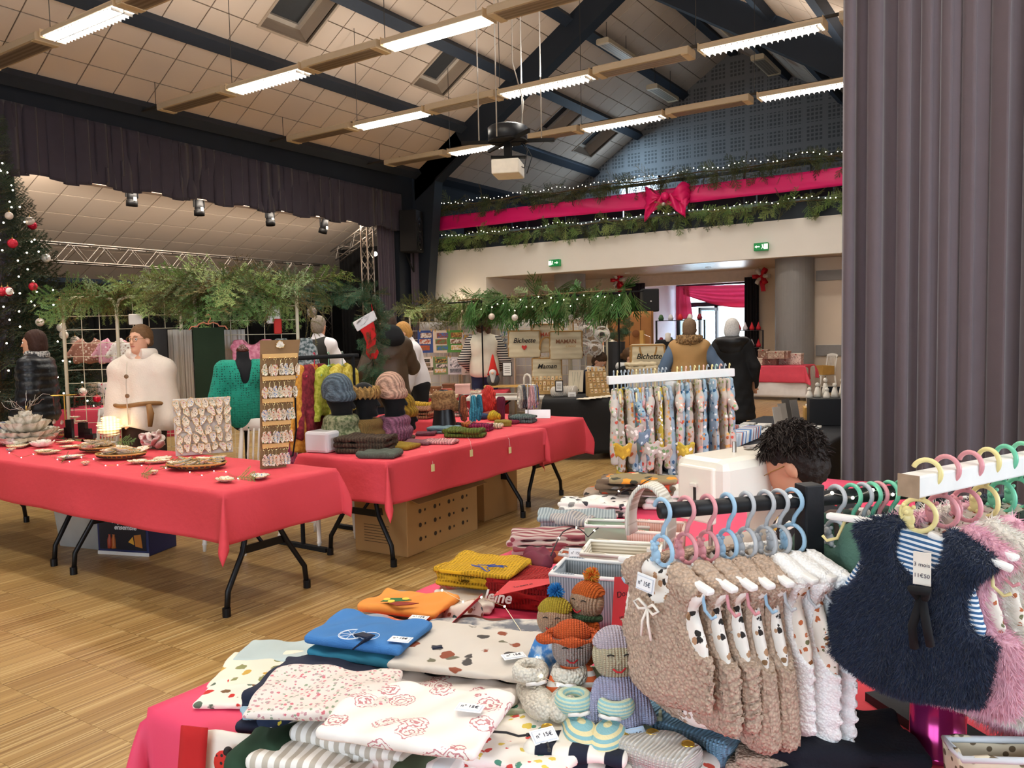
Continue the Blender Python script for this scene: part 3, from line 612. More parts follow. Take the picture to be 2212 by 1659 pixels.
# exit signs
for i, (px, py, fl, pos) in enumerate(((1198, 568, 1, 'left'), (1644, 533, -1, 'right'))):
    p = at(px, py, y=18.72); r = thing('exit_sign', 'green running man exit sign at the %s of the white balcony front' % pos, 'sign', p)
    MB().bb((-.16, -.04, -.09), (.16, .08, .09)).build('box', M('1d8a4a', .4, emit=.25), r, bev=.01); W_ = M('f4fff4', .4, emit=.7)
    MB().bb((fl*-.12-.045, -.05, -.06), (fl*-.12+.045, -.041, .06)).build('door_pictogram', W_, r)
    MB().prism([(.02*fl, .012), (.09*fl, .012), (.09*fl, .035), (.135*fl, 0), (.09*fl, -.035), (.09*fl, -.012), (.02*fl, -.012)], -.05, -.041, lambda q: (q[0], q[2], q[1])).build('arrow', W_, r)
    MB().ball((fl*-.04, -.045, .04), .014, 8, 6).bar((fl*-.04, -.045, .03), (fl*-.05, -.045, -.01), .01, .02).bar((fl*-.05, -.045, -.01), (fl*-.02, -.045, -.05), .01, .014).bar((fl*-.05, -.045, -.01), (fl*-.08, -.045, -.045), .01, .014).build('running_figure', W_, r)
# downlights in the soffit
for i, (x, y) in enumerate(((-11.2, 20.2), (-9.6, 20.6), (-8.9, 20.2), (-7.2, 20.4), (-5.3, 20.0), (-9.0, 24.2), (-8.4, 24.4), (-3.0, 19.5))):
    r = thing('downlight', ORD[i]+' small recessed downlight in the planked soffit', 'light', (x, y, 3.165), 0, 'soffit downlights')
    MB().lathe([(.05, 0), (.075, 0), (.075, -.012), (.05, -.012)], 16).build('ring', M('e9e6e0', .4), r); MB().lathe([(.05, -.004), (.001, -.004)], 16).build('lens', M('fff1d8', .4, emit=12), r)
    l = bpy.data.lights.new('downlight_lamp', 'SPOT'); l.energy = 45; l.spot_size = 1.6; l.spot_blend = .6; l.color = (1, .85, .68); l.shadow_soft_size = .05; lo = bpy.data.objects.new('downlight_lamp', l); COL.objects.link(lo); lo.parent = r; lo.location = (0, 0, -.03)
# a warm wall washer behind the right stall
r = thing('wall_washer', 'small clip lamp glowing on the white wall above the postcard stall', 'lamp', (-13.9, 18.3, 2.15)); MB().ball((0, 0, .05), .08).build('bulb', M('ffe3b0', .4, emit=25), r, True); MB().tube([(0, 0, 0), (0, 0, -2.15)], .015).build('pole', BLACK, r); MB().lathe([(.15, -2.15), (.02, -2.1)], 10).build('foot', BLACK, r)
l = bpy.data.lights.new('washer_light', 'POINT'); l.energy = 9; l.color = (1, .8, .55); l.shadow_soft_size = .1; lo = bpy.data.objects.new('washer_light', l); COL.objects.link(lo); lo.parent = r; lo.location = (0, .12, .15)
# ---- fir branches
NEED = {}
def needle_mesh(name, V, T, mi, mats):
    me = bpy.data.meshes.new(name); V = np.asarray(V, np.float32); T = np.asarray(T, np.int32)
    me.vertices.add(len(V)); me.vertices.foreach_set('co', V.ravel()); me.loops.add(T.size); me.loops.foreach_set('vertex_index', T.ravel()); me.polygons.add(len(T)); me.polygons.foreach_set('loop_start', np.arange(0, T.size, 3))
    for m in mats: me.materials.append(m)
    me.polygons.foreach_set('material_index', np.asarray(mi, np.int32)); me.update(calc_edges=True); return me
def sprig(seed, L=.36, nt=12, nl=.024, nw=.0066, droop=.0, thuja=False, col='4d6b34', stem='6b5535'):
    rs = np.random.RandomState(seed); V = []; T = []; mi = []
    def tri(a, b, c, m): k = len(V); V.extend((a, b, c)); T.append((k, k+1, k+2)); mi.append(m)
    def twig(p, d, l, n_):
        d = np.array(d, float); d /= np.linalg.norm(d); s = np.cross(d, (0, 0, 1)); s /= np.linalg.norm(s)+1e-9; u = np.cross(s, d)
        pts = [p+d*l*t+np.array((0, 0, -droop*l*t*t)) for t in np.linspace(0, 1, 5)]
        for a, b in zip(pts[:-1], pts[1:]):
            w_ = .0028; tri(a-s*w_, a+s*w_, b, 1); tri(a-u*w_, a+u*w_, b, 1)
        for i in range(n_):
            t = (i+rs.rand())/n_; q = p+d*l*t+np.array((0, 0, -droop*l*t*t)); ang = rs.uniform(-.6, .6)+(PI if i % 2 else 0); sp_ = (.35 if thuja else rs.uniform(.75, 1.2))
            nd = d*math.cos(sp_)+(s*math.cos(ang)+u*math.sin(ang)*.8)*math.sin(sp_); ll = nl*rs.uniform(.7, 1.15); ww = np.cross(nd, u)*nw*.5
            tri(q-ww, q+ww, q+nd*ll, 0)
    twig(np.zeros(3), (1, 0, 0), L, int(L*170))
    for i in range(nt):
        t = .12+.85*i/nt; sgn = 1 if i % 2 else -1; a = (.45 if thuja else .85)+rs.uniform(-.15, .15); l = L*(.52-.38*t)*rs.uniform(.8, 1.2)*(1.3 if thuja else 1)
        twig(np.array((L*t, 0, -droop*L*t*t)), (math.cos(a), sgn*math.sin(a), rs.uniform(-.2, .2)), l, int(l*190)+4)
    return needle_mesh('fir_branch', V, T, mi, [M(col, .6, var=.3, vs=14), M(stem, .8, var=.2)])
SPR = {'fir': [sprig(s, col=c) for s, c in ((1, '789c50'), (2, '628646'), (3, '728c56'), (4, '8a9e58'))], 'dark': [sprig(s, col=c) for s, c in ((5, '4a5c38'), (6, '3c4e30'), (7, '565f36'))],
       'thuja': [sprig(s, .42, 16, .024, .010, .35, True, c) for s, c in ((8, '3f7030'), (9, '4d7d38'), (10, '376428'))], 'art': [sprig(s, .2, 10, .03, .004, col='2f5a3c') for s in (11, 12)],
       'tree': [sprig(s, .5, 16, .03, .007, .1, False, c) for s, c in ((13, '1d3320'), (14, '233b24'), (15, '1a2d1e'))], 'brown': [sprig(16, .4, 9, .016, .003, .3, False, '6b6a3c', '7d6436')]}
def branch(parent, kind, loc, d, roll, sc):
    me = random.choice(SPR[kind]); o = bpy.data.objects.new('fir_branch', me); COL.objects.link(o); o.parent = parent; x = Vector(d).normalized(); y = x.orthogonal().normalized(); z = x.cross(y)
    o.matrix_local = Matrix.Translation(loc) @ (Matrix((x, y, z)).transposed().to_4x4()) @ Matrix.Rotation(roll, 4, 'X') @ Matrix.Scale(sc, 4); return o
BULB = M('fff4dc', .4, emit=9); rnd = random.uniform
def bulbs(parent, pts, r=.012, mat=None):
    b0 = None
    for p in pts:
        if b0 is None: b0 = MB().ball((0, 0, 0), r, 6, 4).build('bulb', mat or BULB, parent, True); b0.location = p
        else: inst(b0, parent, p)
def balcony_garland(label, z, zd, n_, kind, col2, seed):
    random.seed(seed); r = thing('fir_garland', label, 'garland', (SX+.3, YF-.08, z))
    MB().tube([(i*.8, 0, .03*math.sin(i*2.1)) for i in range(17)], .015, 6).build('stem', M('5a4630', .8), r)
    for i in range(n_):
        x = i/n_*13.0+rnd(-.1, .1); m_ = rnd(0, 1); k_ = kind if random.random() < .7 else col2
        d = (rnd(-1, 1), rnd(-.7, -.05), rnd(-1.5, -.1)) if m_ < .72 else (rnd(-1, 1), rnd(-.4, .2), rnd(-.1, .4)); branch(r, k_, (x, rnd(-.06, .02), rnd(-.08, .06)), d, rnd(0, 6), rnd(.8, zd))
    s = thing('fairy_lights', 'string of white fairy lights along '+label.split(' along ')[-1].replace('the ', 'the fir on the '), 'lights', (SX+.3, YF-.2, z+.06)); MB().tube([(i*.26, 0, .03*math.sin(i*1.3)) for i in range(50)], .004, 4).build('wire', BLACK, s)
    bulbs(s, [(i*.125+rnd(-.03, .03), -.01, .03*math.sin(i*.62)+rnd(-.03, .03)) for i in range(104)], .012)
balcony_garland('dark fir garland along the upper balcony rail', 5.28, 1.5, 290, 'dark', 'brown', 3)
balcony_garland('green fir garland along the lower balcony edge', 4.34, 1.45, 260, 'fir', 'dark', 4)
# pink ribbon across the balcony and its bow
PINK = M('f01f78', .4, var=.08, vs=2, bump=.15, bs=5); RIB = M('ea1c6e', .35, var=.1, vs=3, bump=.25, bs=4)
def ribf(u, v):
    x = SX+.3+u*13.6; return (x, YF-.1-.012*math.sin(u*40)*(.3+v)-.012*math.sin(v*7+u*30), 4.6+.4*v+(.03*math.sin(u*9) if .25 < u < .5 else 0)*(1-v))
tag(MB().surf(ribf, 120, 6).build('ribbon_banner', PINK, smooth=True, solid=.004), 'long shiny pink paper ribbon stretched across the balcony', 'ribbon')
p = at(1440, 425, y=YF-.25); r = thing('ribbon_bow', 'large shiny pink gift bow in the middle of the balcony ribbon', 'bow', p)
for s_ in (-1, 1):
    MB().surf(lambda u, v: (s_*(.05+.5*math.sin(PI*u)+.03*math.sin(v*20)), -.12*math.sin(2*PI*u)-.08*v*math.sin(u*9), (v-.5)*(.12+.42*math.sin(PI*u))+.06*math.sin(u*14+v*4)), 24, 10).build('loop', RIB, r, True, solid=.004)
    MB().surf(lambda u, v: (s_*(.08+.45*u)+.08*(v-.5), -.06+.05*math.sin(u*9+v*5), -.05-.26*u+(v-.5)*.25*(1+u)), 14, 8).build('tail', RIB, r, True, solid=.004)
MB().ball((0, -.1, 0), .1, 12, 8, (1, .8, 1.1)).build('knot', RIB, r, True)
random.seed(5)
for i in range(14): branch(r, 'fir', (rnd(-.1, .1), -.16, -.2+rnd(-.05, .05)), (rnd(-1, 1), rnd(-.6, 0), rnd(-1, .4)), rnd(0, 6), .45)
bb2 = MB().ball((0, -.2, -.2), .05, 10, 8).build('bauble', M('d9d2c5', .2, .4), r, True)
# ---- christmas tree
random.seed(9); tp = at(-8, 800, d=10.0); r = thing('christmas_tree', 'tall decorated christmas tree with white lights at the left edge', 'tree', (tp.x, tp.y, 0)); H_ = 4.3
MB().tube([(0, 0, 0), (0, 0, H_)], [.07, .01], 8).build('trunk', M('4a3a28', .9), r); MB().lathe([(.001, .0), (.28, 0), (.32, .3), (.27, .3), (.25, .05)], 20).build('stand', M('30343a', .6), r)
for i in range(290):
    t_ = (i/290)**.8; z = .5+t_*(H_-.55); R_ = 1.3*(1-t_)+.12; a = i*2.39996; branch(r, 'tree', (math.cos(a)*R_*.25, math.sin(a)*R_*.25, z+.1), (math.cos(a), math.sin(a), -.25+t_*.5), rnd(-.5, .5), max(.5, R_*1.55))
def on_tree(a, z, k=1.0): t_ = (z-.5)/(H_-.55); R_ = (1.25*(1-t_)+.1)*k; return Vector((math.cos(a)*R_, math.sin(a)*R_, z))
bulbs(r, [on_tree(rnd(-2.6, .6), rnd(.6, 4.0), rnd(.9, 1.08)) for i in range(240)], .011)
bc = [('c3243a', .4), ('e9e1d4', .5), ('d9c7bb', .3), ('b01030', .3)]
fa = math.atan2(-tp.y, -tp.x)
for i in range(36):
    z = rnd(.7, 3.8); c = bc[i % 4]; q = on_tree(fa+rnd(-1.2, 1.2), z, 1.0); rr = rnd(.045, .06)
    o = thing('bauble', '%s bauble of the %s from the top on the christmas tree' % (('glossy red', 'cream', 'clear pink', 'dark red')[i % 4], ORD[i % 9]), 'bauble', q+Vector((tp.x, tp.y, 0)), 0, 'christmas tree baubles')
    MB().ball((0, 0, 0), rr, 14, 10).build('ball', M(c[0], .15, c[1]*.6, kind='stripe' if i % 9 == 4 else 'plain', c2='f2ece6', sc=6), o, True); MB().tube([(0, 0, rr-.004), (0, 0, rr+.014)], .009).build('cap', M('c9a55a', .3, .9), o); MB().tube([(0, 0, rr+.012), (0, 0, rr+.05)], .0015, 4).build('hook', M('c9a55a', .3, .9), o)
# ================================================================ PEOPLE
def facing(loc, off): return math.atan2(-loc[0], loc[1]) + math.radians(off)      # 0 = towards the camera, + = turned to the right of the picture
def npR(m): return np.array([list(r) for r in m])
SKIN = M('d9a384', .5, var=.06, vs=20); SKIN2 = M('cf9170', .5, var=.06, vs=20)
def person(label, loc, off, H=1.7, lean=0, head=(0, 0), arms=None, seat=None, skin=SKIN, hair=('short', '5a4030'), clothes=(), glasses=False, h=.011, girth=1.0, legs='trousers', legmat=None, shoes=M('1a1a1c', .5)):
    k = H/1.7; r = thing('person', label, 'person', loc, facing(loc, off)); Rl = Matrix.Rotation(lean, 3, 'X')     # lean > 0 bends towards -Y
    pel = Vector((0, 0, seat if seat else .93*k))
    def U(p): return pel + Rl @ (Vector(p)*k - Vector((0, 0, .93*k)))
    J = dict(pel=pel, wst=U((0, 0, 1.1)), chs=U((0, .005, 1.28)), nk=U((0, .02, 1.44)), sL=U((.168, .01, 1.372)), sR=U((-.168, .01, 1.372)))
    hc = U((0, -.005, 1.585)); Rh = Matrix.Rotation(math.radians(head[0]), 3, 'Z') @ Matrix.Rotation(math.radians(head[1]), 3, 'X') @ Rl; Rn = npR(Rh)
    hp = lambda x, y, z: hc + Rh @ (Vector((x, y, z))*k)
    A = {'L': ((.24, .03, 1.12), (.25, -.08, .9)), 'R': ((-.24, .03, 1.12), (-.25, -.08, .9))}
    if arms: A.update(arms)
    for s_ in 'LR': J['e'+s_] = Vector(A[s_][0])*k if len(A[s_]) > 2 else U(A[s_][0]); J['w'+s_] = Vector(A[s_][1])*k if len(A[s_]) > 2 else U(A[s_][1])
    for s_, g in (('L', 1), ('R', -1)):
        if seat: J['h'+s_] = pel+Vector((g*.09, 0, -.02)); J['k'+s_] = pel+Vector((g*.12, -.42*k, .02)); J['a'+s_] = Vector((g*.12, -.40*k, .09))
        else: J['h'+s_] = pel+Vector((g*.09, 0, -.03)); J['k'+s_] = Vector((g*.1, -.02, .5))*k; J['a'+s_] = Vector((g*.105, .03, .09))*k
    pts = list(J.values())+[hc+Vector((0, 0, .14)), hc-Vector((.1, .14, 0)), hc+Vector((.1, .14, 0))]; lo = [min(p[i] for p in pts)-.26 for i in range(3)]; hi = [max(p[i] for p in pts)+.26 for i in range(3)]; lo[2] = -.02
    S = SDF(lo, hi, h); g_ = girth
    S.ell(J['pel'], (.165*k*g_, .12*k*g_, .14*k), .05); S.ell(J['wst'], (.14*k*g_, .105*k*g_, .16*k), .06); S.ell(J['chs'], (.165*k*g_, .12*k*g_, .2*k), .06)
    S.cap(J['sL'], J['sR'], .06*k, k=.06); S.cap(J['nk'], hc-Vector((0, 0, .05*k)), .055*k, .052*k, .03)
    for s_, g in (('L', 1), ('R', -1)):
        S.cap(J['s'+s_], J['e'+s_], .052*k, .042*k, .04); S.cap(J['e'+s_], J['w'+s_], .042*k, .029*k, .02)
        d = (J['w'+s_]-J['e'+s_]).normalized(); q = J['w'+s_]+d*.05*k; sd = d.cross(Vector((0, 1, 0))); sd = sd.normalized() if sd.length > .1 else Vector((1, 0, 0)); bk = d.cross(sd)
        S.cap(J['w'+s_], q, .026*k, .034*k, .02)
        for f in range(4):
            b0 = q+sd*(f-1.5)*.019*k+d*.02*k; m_ = b0+d*(.045-.004*abs(f-1.4))*k+bk*.012*k; S.cap(b0, m_, .0095*k, .009*k, .004); S.cap(m_, m_+d*.03*k+bk*.02*k, .009*k, .008*k, .003)
        tb = q+sd*g*.03*k-d*.02*k; S.cap(tb, tb+sd*g*.022*k+d*.035*k, .0115*k, .0095*k, .006)
        S.cap(J['h'+s_], J['k'+s_], .085*k*g_, .06*k, .05); S.cap(J['k'+s_], J['a'+s_], .058*k, .038*k, .02); S.cap(J['a'+s_]+Vector((0, .03, -.04)), J['a'+s_]+Vector((g*.015, -.13*k, -.06)), .035, .028, .02)
    S.ell(hp(0, .012, .035), (.074*k, .092*k, .088*k), .02, R=Rn); S.ell(hp(0, -.03, -.03), (.06*k, .06*k, .085*k), .04, R=Rn); S.cap(hp(0, -.085, .01), hp(0, -.105, -.025), .009*k, .014*k, .012)
    S.cap(hp(0, -.07, -.085), hp(0, -.075, -.09), .025*k, k=.02); S.cap(hp(-.02, -.082, -.055), hp(.02, -.082, -.055), .009*k, k=.01); S.cap(hp(-.03, -.078, .03), hp(.03, -.078, .03), .012*k, k=.015)
    for g in (-1, 1): S.ell(hp(g*.076, .012, -.01), (.012*k, .02*k, .033*k), .006, R=Rn)
    S.build('body', skin, r)
    # face
    for g in (-1, 1):
        e = MB().ball(hp(g*.03, -.079, .008), .0125*k, 10, 8).build('eye', M('f2ece6', .3), r, True); MB().ball(hp(g*.031, -.0885, .008), .0055*k, 8, 6).build('iris', M('3a2a20', .2), e, True)
        MB().tube([hp(g*.014, -.092, .031), hp(g*.032, -.093, .037), hp(g*.05, -.082, .03)], [.002*k, .0032*k, .0015*k], 6).build('eyebrow', M(hair[1], .8), r, True)
    MB().tube([hp(-.022, -.086, -.056), hp(-.008, -.0945, -.053), hp(.008, -.0945, -.053), hp(.022, -.086, -.056)], [.001, .0045*k, .0045*k, .001], 6).build('lips', M('b5645a', .45), r, True)
    if glasses:
        gl_ = MB()
        for g in (-1, 1):
            gl_.tube([hp(g*.033+.022*math.cos(a), -.1, .006+.021*math.sin(a)) for a in np.linspace(0, 2*PI, 17)[:-1]], .0018*k, 6, closed=True); gl_.tube([hp(g*.055, -.099, .01), hp(g*.078, -.05, .012), hp(g*.08, .01, .008)], .0016*k, 5)
        gl_.tube([hp(-.011, -.1, .01), hp(0, -.104, .014), hp(.011, -.1, .01)], .0016*k, 5); gl_.build('glasses', M('8a6a3a' if glasses is True else glasses, .3, .6), r, True)
    # hair
    st, hcx = hair[0], hair[1]; hm_ = M(hcx, .6, var=.35, vs=60, bump=.5, bs=170, spec=.25); S = SDF([c-.2 for c in hc], [c+.2 for c in hc], .007)
    if st != 'bald':
        S.ell(hp(0, .022, .05), (.084*k, .098*k, .09*k), .02, R=Rn)
        if st in ('bob', 'long'): S.ell(hp(0, .04, -.03), (.098*k, .085*k, .12*k), .03, R=Rn)
        if st == 'long': S.ell(hp(0, .06, -.1), (.1*k, .07*k, .1*k), .03, R=Rn)
        if st == 'curly':
            rs = np.random.RandomState(3)
            for i in range(60): a, b = rs.uniform(0, 2*PI), rs.uniform(-.9, 1); S.ell(hp(.085*math.cos(a)*math.sqrt(max(0, 1-b*b*.6)), .03+.085*math.sin(a)*math.sqrt(max(0, 1-b*b*.6)), -.01+.11*b), (.026*k,)*3, .012)
        if st == 'bun': S.ell(hp(0, .03, .02), (.085*k, .095*k, .09*k), .02, R=Rn); S.ell(hp(0, .11, -.02), (.04*k,)*3, .02)
        if st in ('short', 'grey', 'messy'): S.ell(hp(0, .045, -.01), (.08*k, .07*k, .085*k), .03, R=Rn)
        S.ell(hp(0, -.1, -.03), (.07*k, .062*k, .085*k), 0, 's', R=Rn); S.ell(hp(0, -.06, -.12), (.075*k, .09*k, .08*k), 0, 's', R=Rn)
        if st in ('short', 'grey', 'messy', 'bun'):
            for g in (-1, 1): S.ell(hp(g*.08, -.01, -.03), (.03*k, .035*k, .05*k), 0, 's', R=Rn)
        am = .004 if st != 'messy' else .009
        S.wob(lambda X, Y, Z: am*.5*np.sin(X*190+Z*60)*np.sin(Y*170+Z*90)); ho = S.build('hair', hm_, r)
        if st == 'messy':
            rs = np.random.RandomState(5); ss = MB()
            for i in range(2600):
                a, b = rs.uniform(-1.0, PI+1.0), rs.uniform(-.75, 1.45); n_ = Vector((math.cos(a)*math.cos(b), math.sin(a)*math.cos(b), math.sin(b))); b = max(b, .35) if n_.y < .1 else max(b, .0) if n_.y < .45 else b; n_ = Vector((math.cos(a)*math.cos(b), math.sin(a)*math.cos(b), math.sin(b))); q = hp(.085*n_.x, .022+.098*n_.y, .048+.09*n_.z); tn = Rh @ Vector((rs.uniform(-1, 1), rs.uniform(-.8, .6), rs.uniform(-1.0, .1)))*.042*k; nn = Rh @ n_
                ss.tube([q, q+tn*.5+nn*.008*k, q+tn+nn*rs.uniform(-.004, .01)*k], [.0026, .0022, .0005], 3, False)
            ss.build('hair_strands', hm_, ho)
    # clothing: each garment one continuous mesh
    def garment(name, mat, fn, hh=.012, wob=.004, thick=None, parent=None, seed=1):
        S = SDF([l-.1 for l in lo], [q+.1 for q in hi], hh); fn(S, J, k, U, hp)
        rs = np.random.RandomState(seed); a = rs.uniform(18, 30, 3)
        if wob: S.wob(lambda X, Y, Z: wob*np.sin(X*a[0]+Z*14+1.3*np.sin(Z*9))*np.sin(Y*a[1]+Z*a[2]*.6))
        return S.build(name, mat, parent or r)
    def trousers(S, J, k, U, hp):
        S.ell(J['pel'], (.18*k*g_, .135*k*g_, .14*k), .04)
        for s_ in 'LR': S.cap(J['h'+s_], J['k'+s_], .1*k*g_, .078*k, .05); S.cap(J['k'+s_], J['a'+s_]+Vector((0, 0, .0)), .075*k, .062*k, .02)
    garment('trousers', legmat or M('23252c', .8, var=.15, bump=.2, bs=200), trousers, .014)
    sh = MB()
    for s_, g in (('L', 1), ('R', -1)):
        a = J['a'+s_]; S = SDF((a.x-.09, a.y-.25, -.01), (a.x+.09, a.y+.13, .2), .009); S.cap(a+Vector((0, .035, -.045)), a+Vector((g*.015, -.14*k, -.055)), .042, .036, .02); S.cap(a, a+Vector((0, 0, .03)), .045, k=.02); S.cut(lambda X, Y, Z: -Z+0*X+0*Y); S.build('shoe', shoes, r)
    for c in clothes: garment(*c)
    return r, J, hp, U, garment
def torso(hem=.86, inf=.02, sl=1.0, flare=0, sleeve=True, neck=True, sr=.02):
    """jacket or shirt body with sleeves; sl = sleeve fraction of the forearm"""
    def f(S, J, k, U, hp):
        S.ell(J['chs'], (.17*k+inf, .125*k+inf, .2*k), .05); S.ell(J['wst'], (.15*k+inf+flare*.5, .11*k+inf+flare*.5, .17*k), .06); S.cap(J['sL'], J['sR'], .056*k+inf*.7, k=.07)
        zs = np.arange(hem+.06, 1.08, .07)
        for z_ in zs: t_ = (1.08-z_)/.3; S.ell(U((0, 0, z_)), ((.155+.02*t_)*k+inf+flare*t_, (.115+.015*t_)*k+inf+flare*t_, .12*k), .05)
        if neck: S.cap(J['nk']-Vector((0, 0, .02)), J['nk']+Vector((0, 0, .03*k)), .06*k+inf*.5, k=.03)
        if sleeve:
            for s_ in 'LR':
                S.cap(J['s'+s_], J['e'+s_], .056*k+sr, .05*k+sr, .04)
                if sl > 0: S.cap(J['e'+s_], J['e'+s_].lerp(J['w'+s_], sl), .05*k+sr, .036*k+sr, .02)
        n_ = (U((0, 0, hem))-U((0, 0, hem+1))).normalized(); p = U((0, 0, hem))
        if hem > .3:
            keep = lambda X, Y, Z: np.where((np.abs(X) < .26) & (Z < p.z+.12), (X-p.x)*n_.x+(Y-p.y)*n_.y+(Z-p.z)*n_.z, -1)
            S.cut(lambda X, Y, Z: keep(X+0*Y+0*Z, Y+0*X+0*Z, Z+0*X+0*Y))
    return f
def coat(hem=.45, inf=.03, flare=.05):
    def f(S, J, k, U, hp):
        torso(.9, inf, 1.0)(S, J, k, U, hp)
        for t in np.linspace(0, 1, 6): z = .95-(.95-hem-.03)*t; S.ell((0, .02, z*k), (.18*k+inf+flare*t, .14*k+inf+flare*t, .12), .05)
        S.cut(lambda X, Y, Z: np.where(np.abs(X) < .3, hem*k-Z, -1)+0*Y)
    return f
def P(px, py, z=None, **k):
    q = at(px, py, **k); return (q.x, q.y, 0)
wool = lambda c, **k: M(c, .95, bump=.5, bs=90, var=.1, sheen=.4, **k)
# woman in the cape behind the shell table
pc_ = P(306, 800, y=3.95); BRN = M('3a2620', .8)
def cape(S, J, k, U, hp):
    for t in np.linspace(0, 1, 9): z = 1.36-.5*t; S.ell((0, .0, z*k), ((.12+.15*t**.8)*k, (.11+.08*t)*k, .09*k), .06)
    for g in (-1, 1): S.cap((g*.1*k, .01, 1.40*k), (g*.19*k, .01, 1.345*k), .075*k, .085*k, .08); S.cap((g*.2*k, 0, 1.3*k), (g*.25*k, -.03, .92*k), .07*k, .085*k, .08)
    S.cap((0, -.03, .9*k), (0, .05, .7*k), .17, .19, .1); S.ell((0, 0, .6*k), (.5, .5, .2), 0, 's')
    S.wob(lambda X, Y, Z: .012*np.sin(X*26+Z*4)*np.clip((1.3-Z)*2, 0, 1)+0*Y); S.cut(lambda X, Y, Z: (.80*k+.05*np.sin(X*9+2))-Z+0*Y)
def collar(S, J, k, U, hp):
    S.tor((0, .02, 1.465*k), .095*k, .03*k, sx=1.05, sy=1.05, sz=1.6); S.ell((0, -.12, 1.47*k), (.05, .06, .12), 0, 's')
r, J, hp, U, gm_ = person('woman in a cream wool cape with a brown belt behind the shell table', pc_, -22, 1.67, head=(-18, 0), hair=('bun', '6b4d30'), glasses=True, legmat=BRN, arms={'L': ((.22, -.02, 1.12), (.12, -.1, .95)), 'R': ((-.22, -.02, 1.12), (-.12, -.1, .95))},
    clothes=[('cape', wool('e4d6c6'), cape, .011, .004), ('cape_collar', wool('e8dccd'), collar, .008, .001)])
MB().tube([(.23*math.sin(a)*1.0, -.20*math.cos(a), 1.02+.01*math.sin(3*a)) for a in np.linspace(-1.25, 1.25, 15)], .018, 8).tube([(.13, -.215, 1.02), (.15, -.235, .95), (.14, -.235, .84)], [.022, .03, .018], 8).build('belt', M('8a6236', .6, var=.2), r, True)
MB().tube([(-.05, -.165, 1.38), (-.045, -.215, 1.2), (-.04, -.228, 1.05), (-.035, -.23, .86)], .005, 6).build('front_edge', M('cdbfae', .95), r, True)
for z in (1.26, 1.1): MB().lathe([(.018, 0), (.018, .006), (.001, .008)], 12, (-.03, -.235, z), rot=Matrix.Rotation(PI/2, 3, 'X')).build('button', M('7a5a36', .4), r)
# woman in the black puffer jacket
pp = P(78, 820, d=7.7); puf = M('15181d', .35, var=.2, kind='plain', bump=.8, bs=30)
def puffer(S, J, k, U, hp): torso(.82, .045, 1.0, .02, sr=.03)(S, J, k, U, hp); S.wob(lambda X, Y, Z: -.009*np.abs(np.sin(Z*42))+0*X+0*Y)
def scarfy(S, J, k, U, hp): S.tor((0, .02, 1.47*k), .075*k, .04*k, sz=1.1)
person('woman with dark bobbed hair in a black quilted puffer jacket by the tree', pp, -112, 1.66, hair=('bob', '3a2219'), clothes=[('puffer_jacket', puf, puffer, .011, .003), ('scarf', M('3a3a3c', .9, kind='fleck', c2='c9c4bd', sc=60), scarfy, .01, .003)], legmat=M('1a1c20', .8))
# man in the waistcoat
pv = P(690, 740, d=10.2)
def vest(S, J, k, U, hp): torso(.84, .028, 0, sleeve=False, neck=False)(S, J, k, U, hp)
r, J, hp, U, gm_ = person('grey-haired man in a black waistcoat and white shirt seen from behind', pv, 142, 1.80, head=(12, 8), hair=('short', '8d8378'), glasses='2a2422', girth=1.15, arms={'L': ((.27, -.06, 1.12), (.18, -.24, 1.0)), 'R': ((-.25, -.06, 1.12), (-.15, -.26, 1.0))}, clothes=[('shirt', M('eceaf0', .8, var=.04, bump=.3, bs=25), torso(.86, .02, 1.0, sr=.022), .012, .006), ('waistcoat', M('23231f', .7, var=.15), vest, .012, .004)])
# shopper in the brown leather jacket
pj = P(838, 760, d=9.0); LEA = M('4a3a2a', .5, var=.25, vs=6, bump=.25, bs=40)
def hood(S, J, k, U, hp): S.tor(U((0, .03, 1.43)), .11*k, .06*k, sz=1.0); S.ell(U((0, .12, 1.46)), (.13*k, .08*k, .12*k), .05)
person('shopper in a brown leather jacket with a black hood holding a card', pj, -158, 1.80, head=(0, 5), hair=('short', '4a3a30'), girth=1.15, arms={'R': ((-.3, -.05, 1.12), (-.34, -.28, 1.14)), 'L': ((.28, .05, 1.1), (.3, -.08, .88))}, clothes=[('leather_jacket', LEA, torso(.72, .045, 1.0, .02, sr=.035), .012, .006), ('hood', M('15181b', .9), hood, .012, .003)], legmat=M('1f2a40', .8, var=.15))
# blonde woman in the white shirt leaning over the table
pw = P(903, 760, d=10.0)
def lapel(S, J, k, U, hp): S.tor(U((0, .015, 1.44)), .075*k, .02*k, sz=1.8)
r, J, hp, U, gm_ = person('blonde short-haired woman in a white shirt leaning over the fur-edged table', pw, -72, 1.72, lean=.28, head=(-20, 12), hair=('short', 'b98a4a'), arms={'L': ((.24, -.1, 1.14), (.2, -.25, .9)), 'R': ((-.22, -.1, 1.14), (-.15, -.3, .9))}, clothes=[('shirt', M('e9e6ea', .8, var=.05, bump=.3, bs=25), torso(.88, .022, .95, sr=.022), .011, .007), ('shirt_collar', M('f2eff2', .8), lapel, .008, .001)], legmat=M('18181c', .9))
MB().bar(U((.0, -.15, 1.38)), U((.0, -.16, 1.2)), .02, .1).build('lanyard', M('c4203a', .6), r)
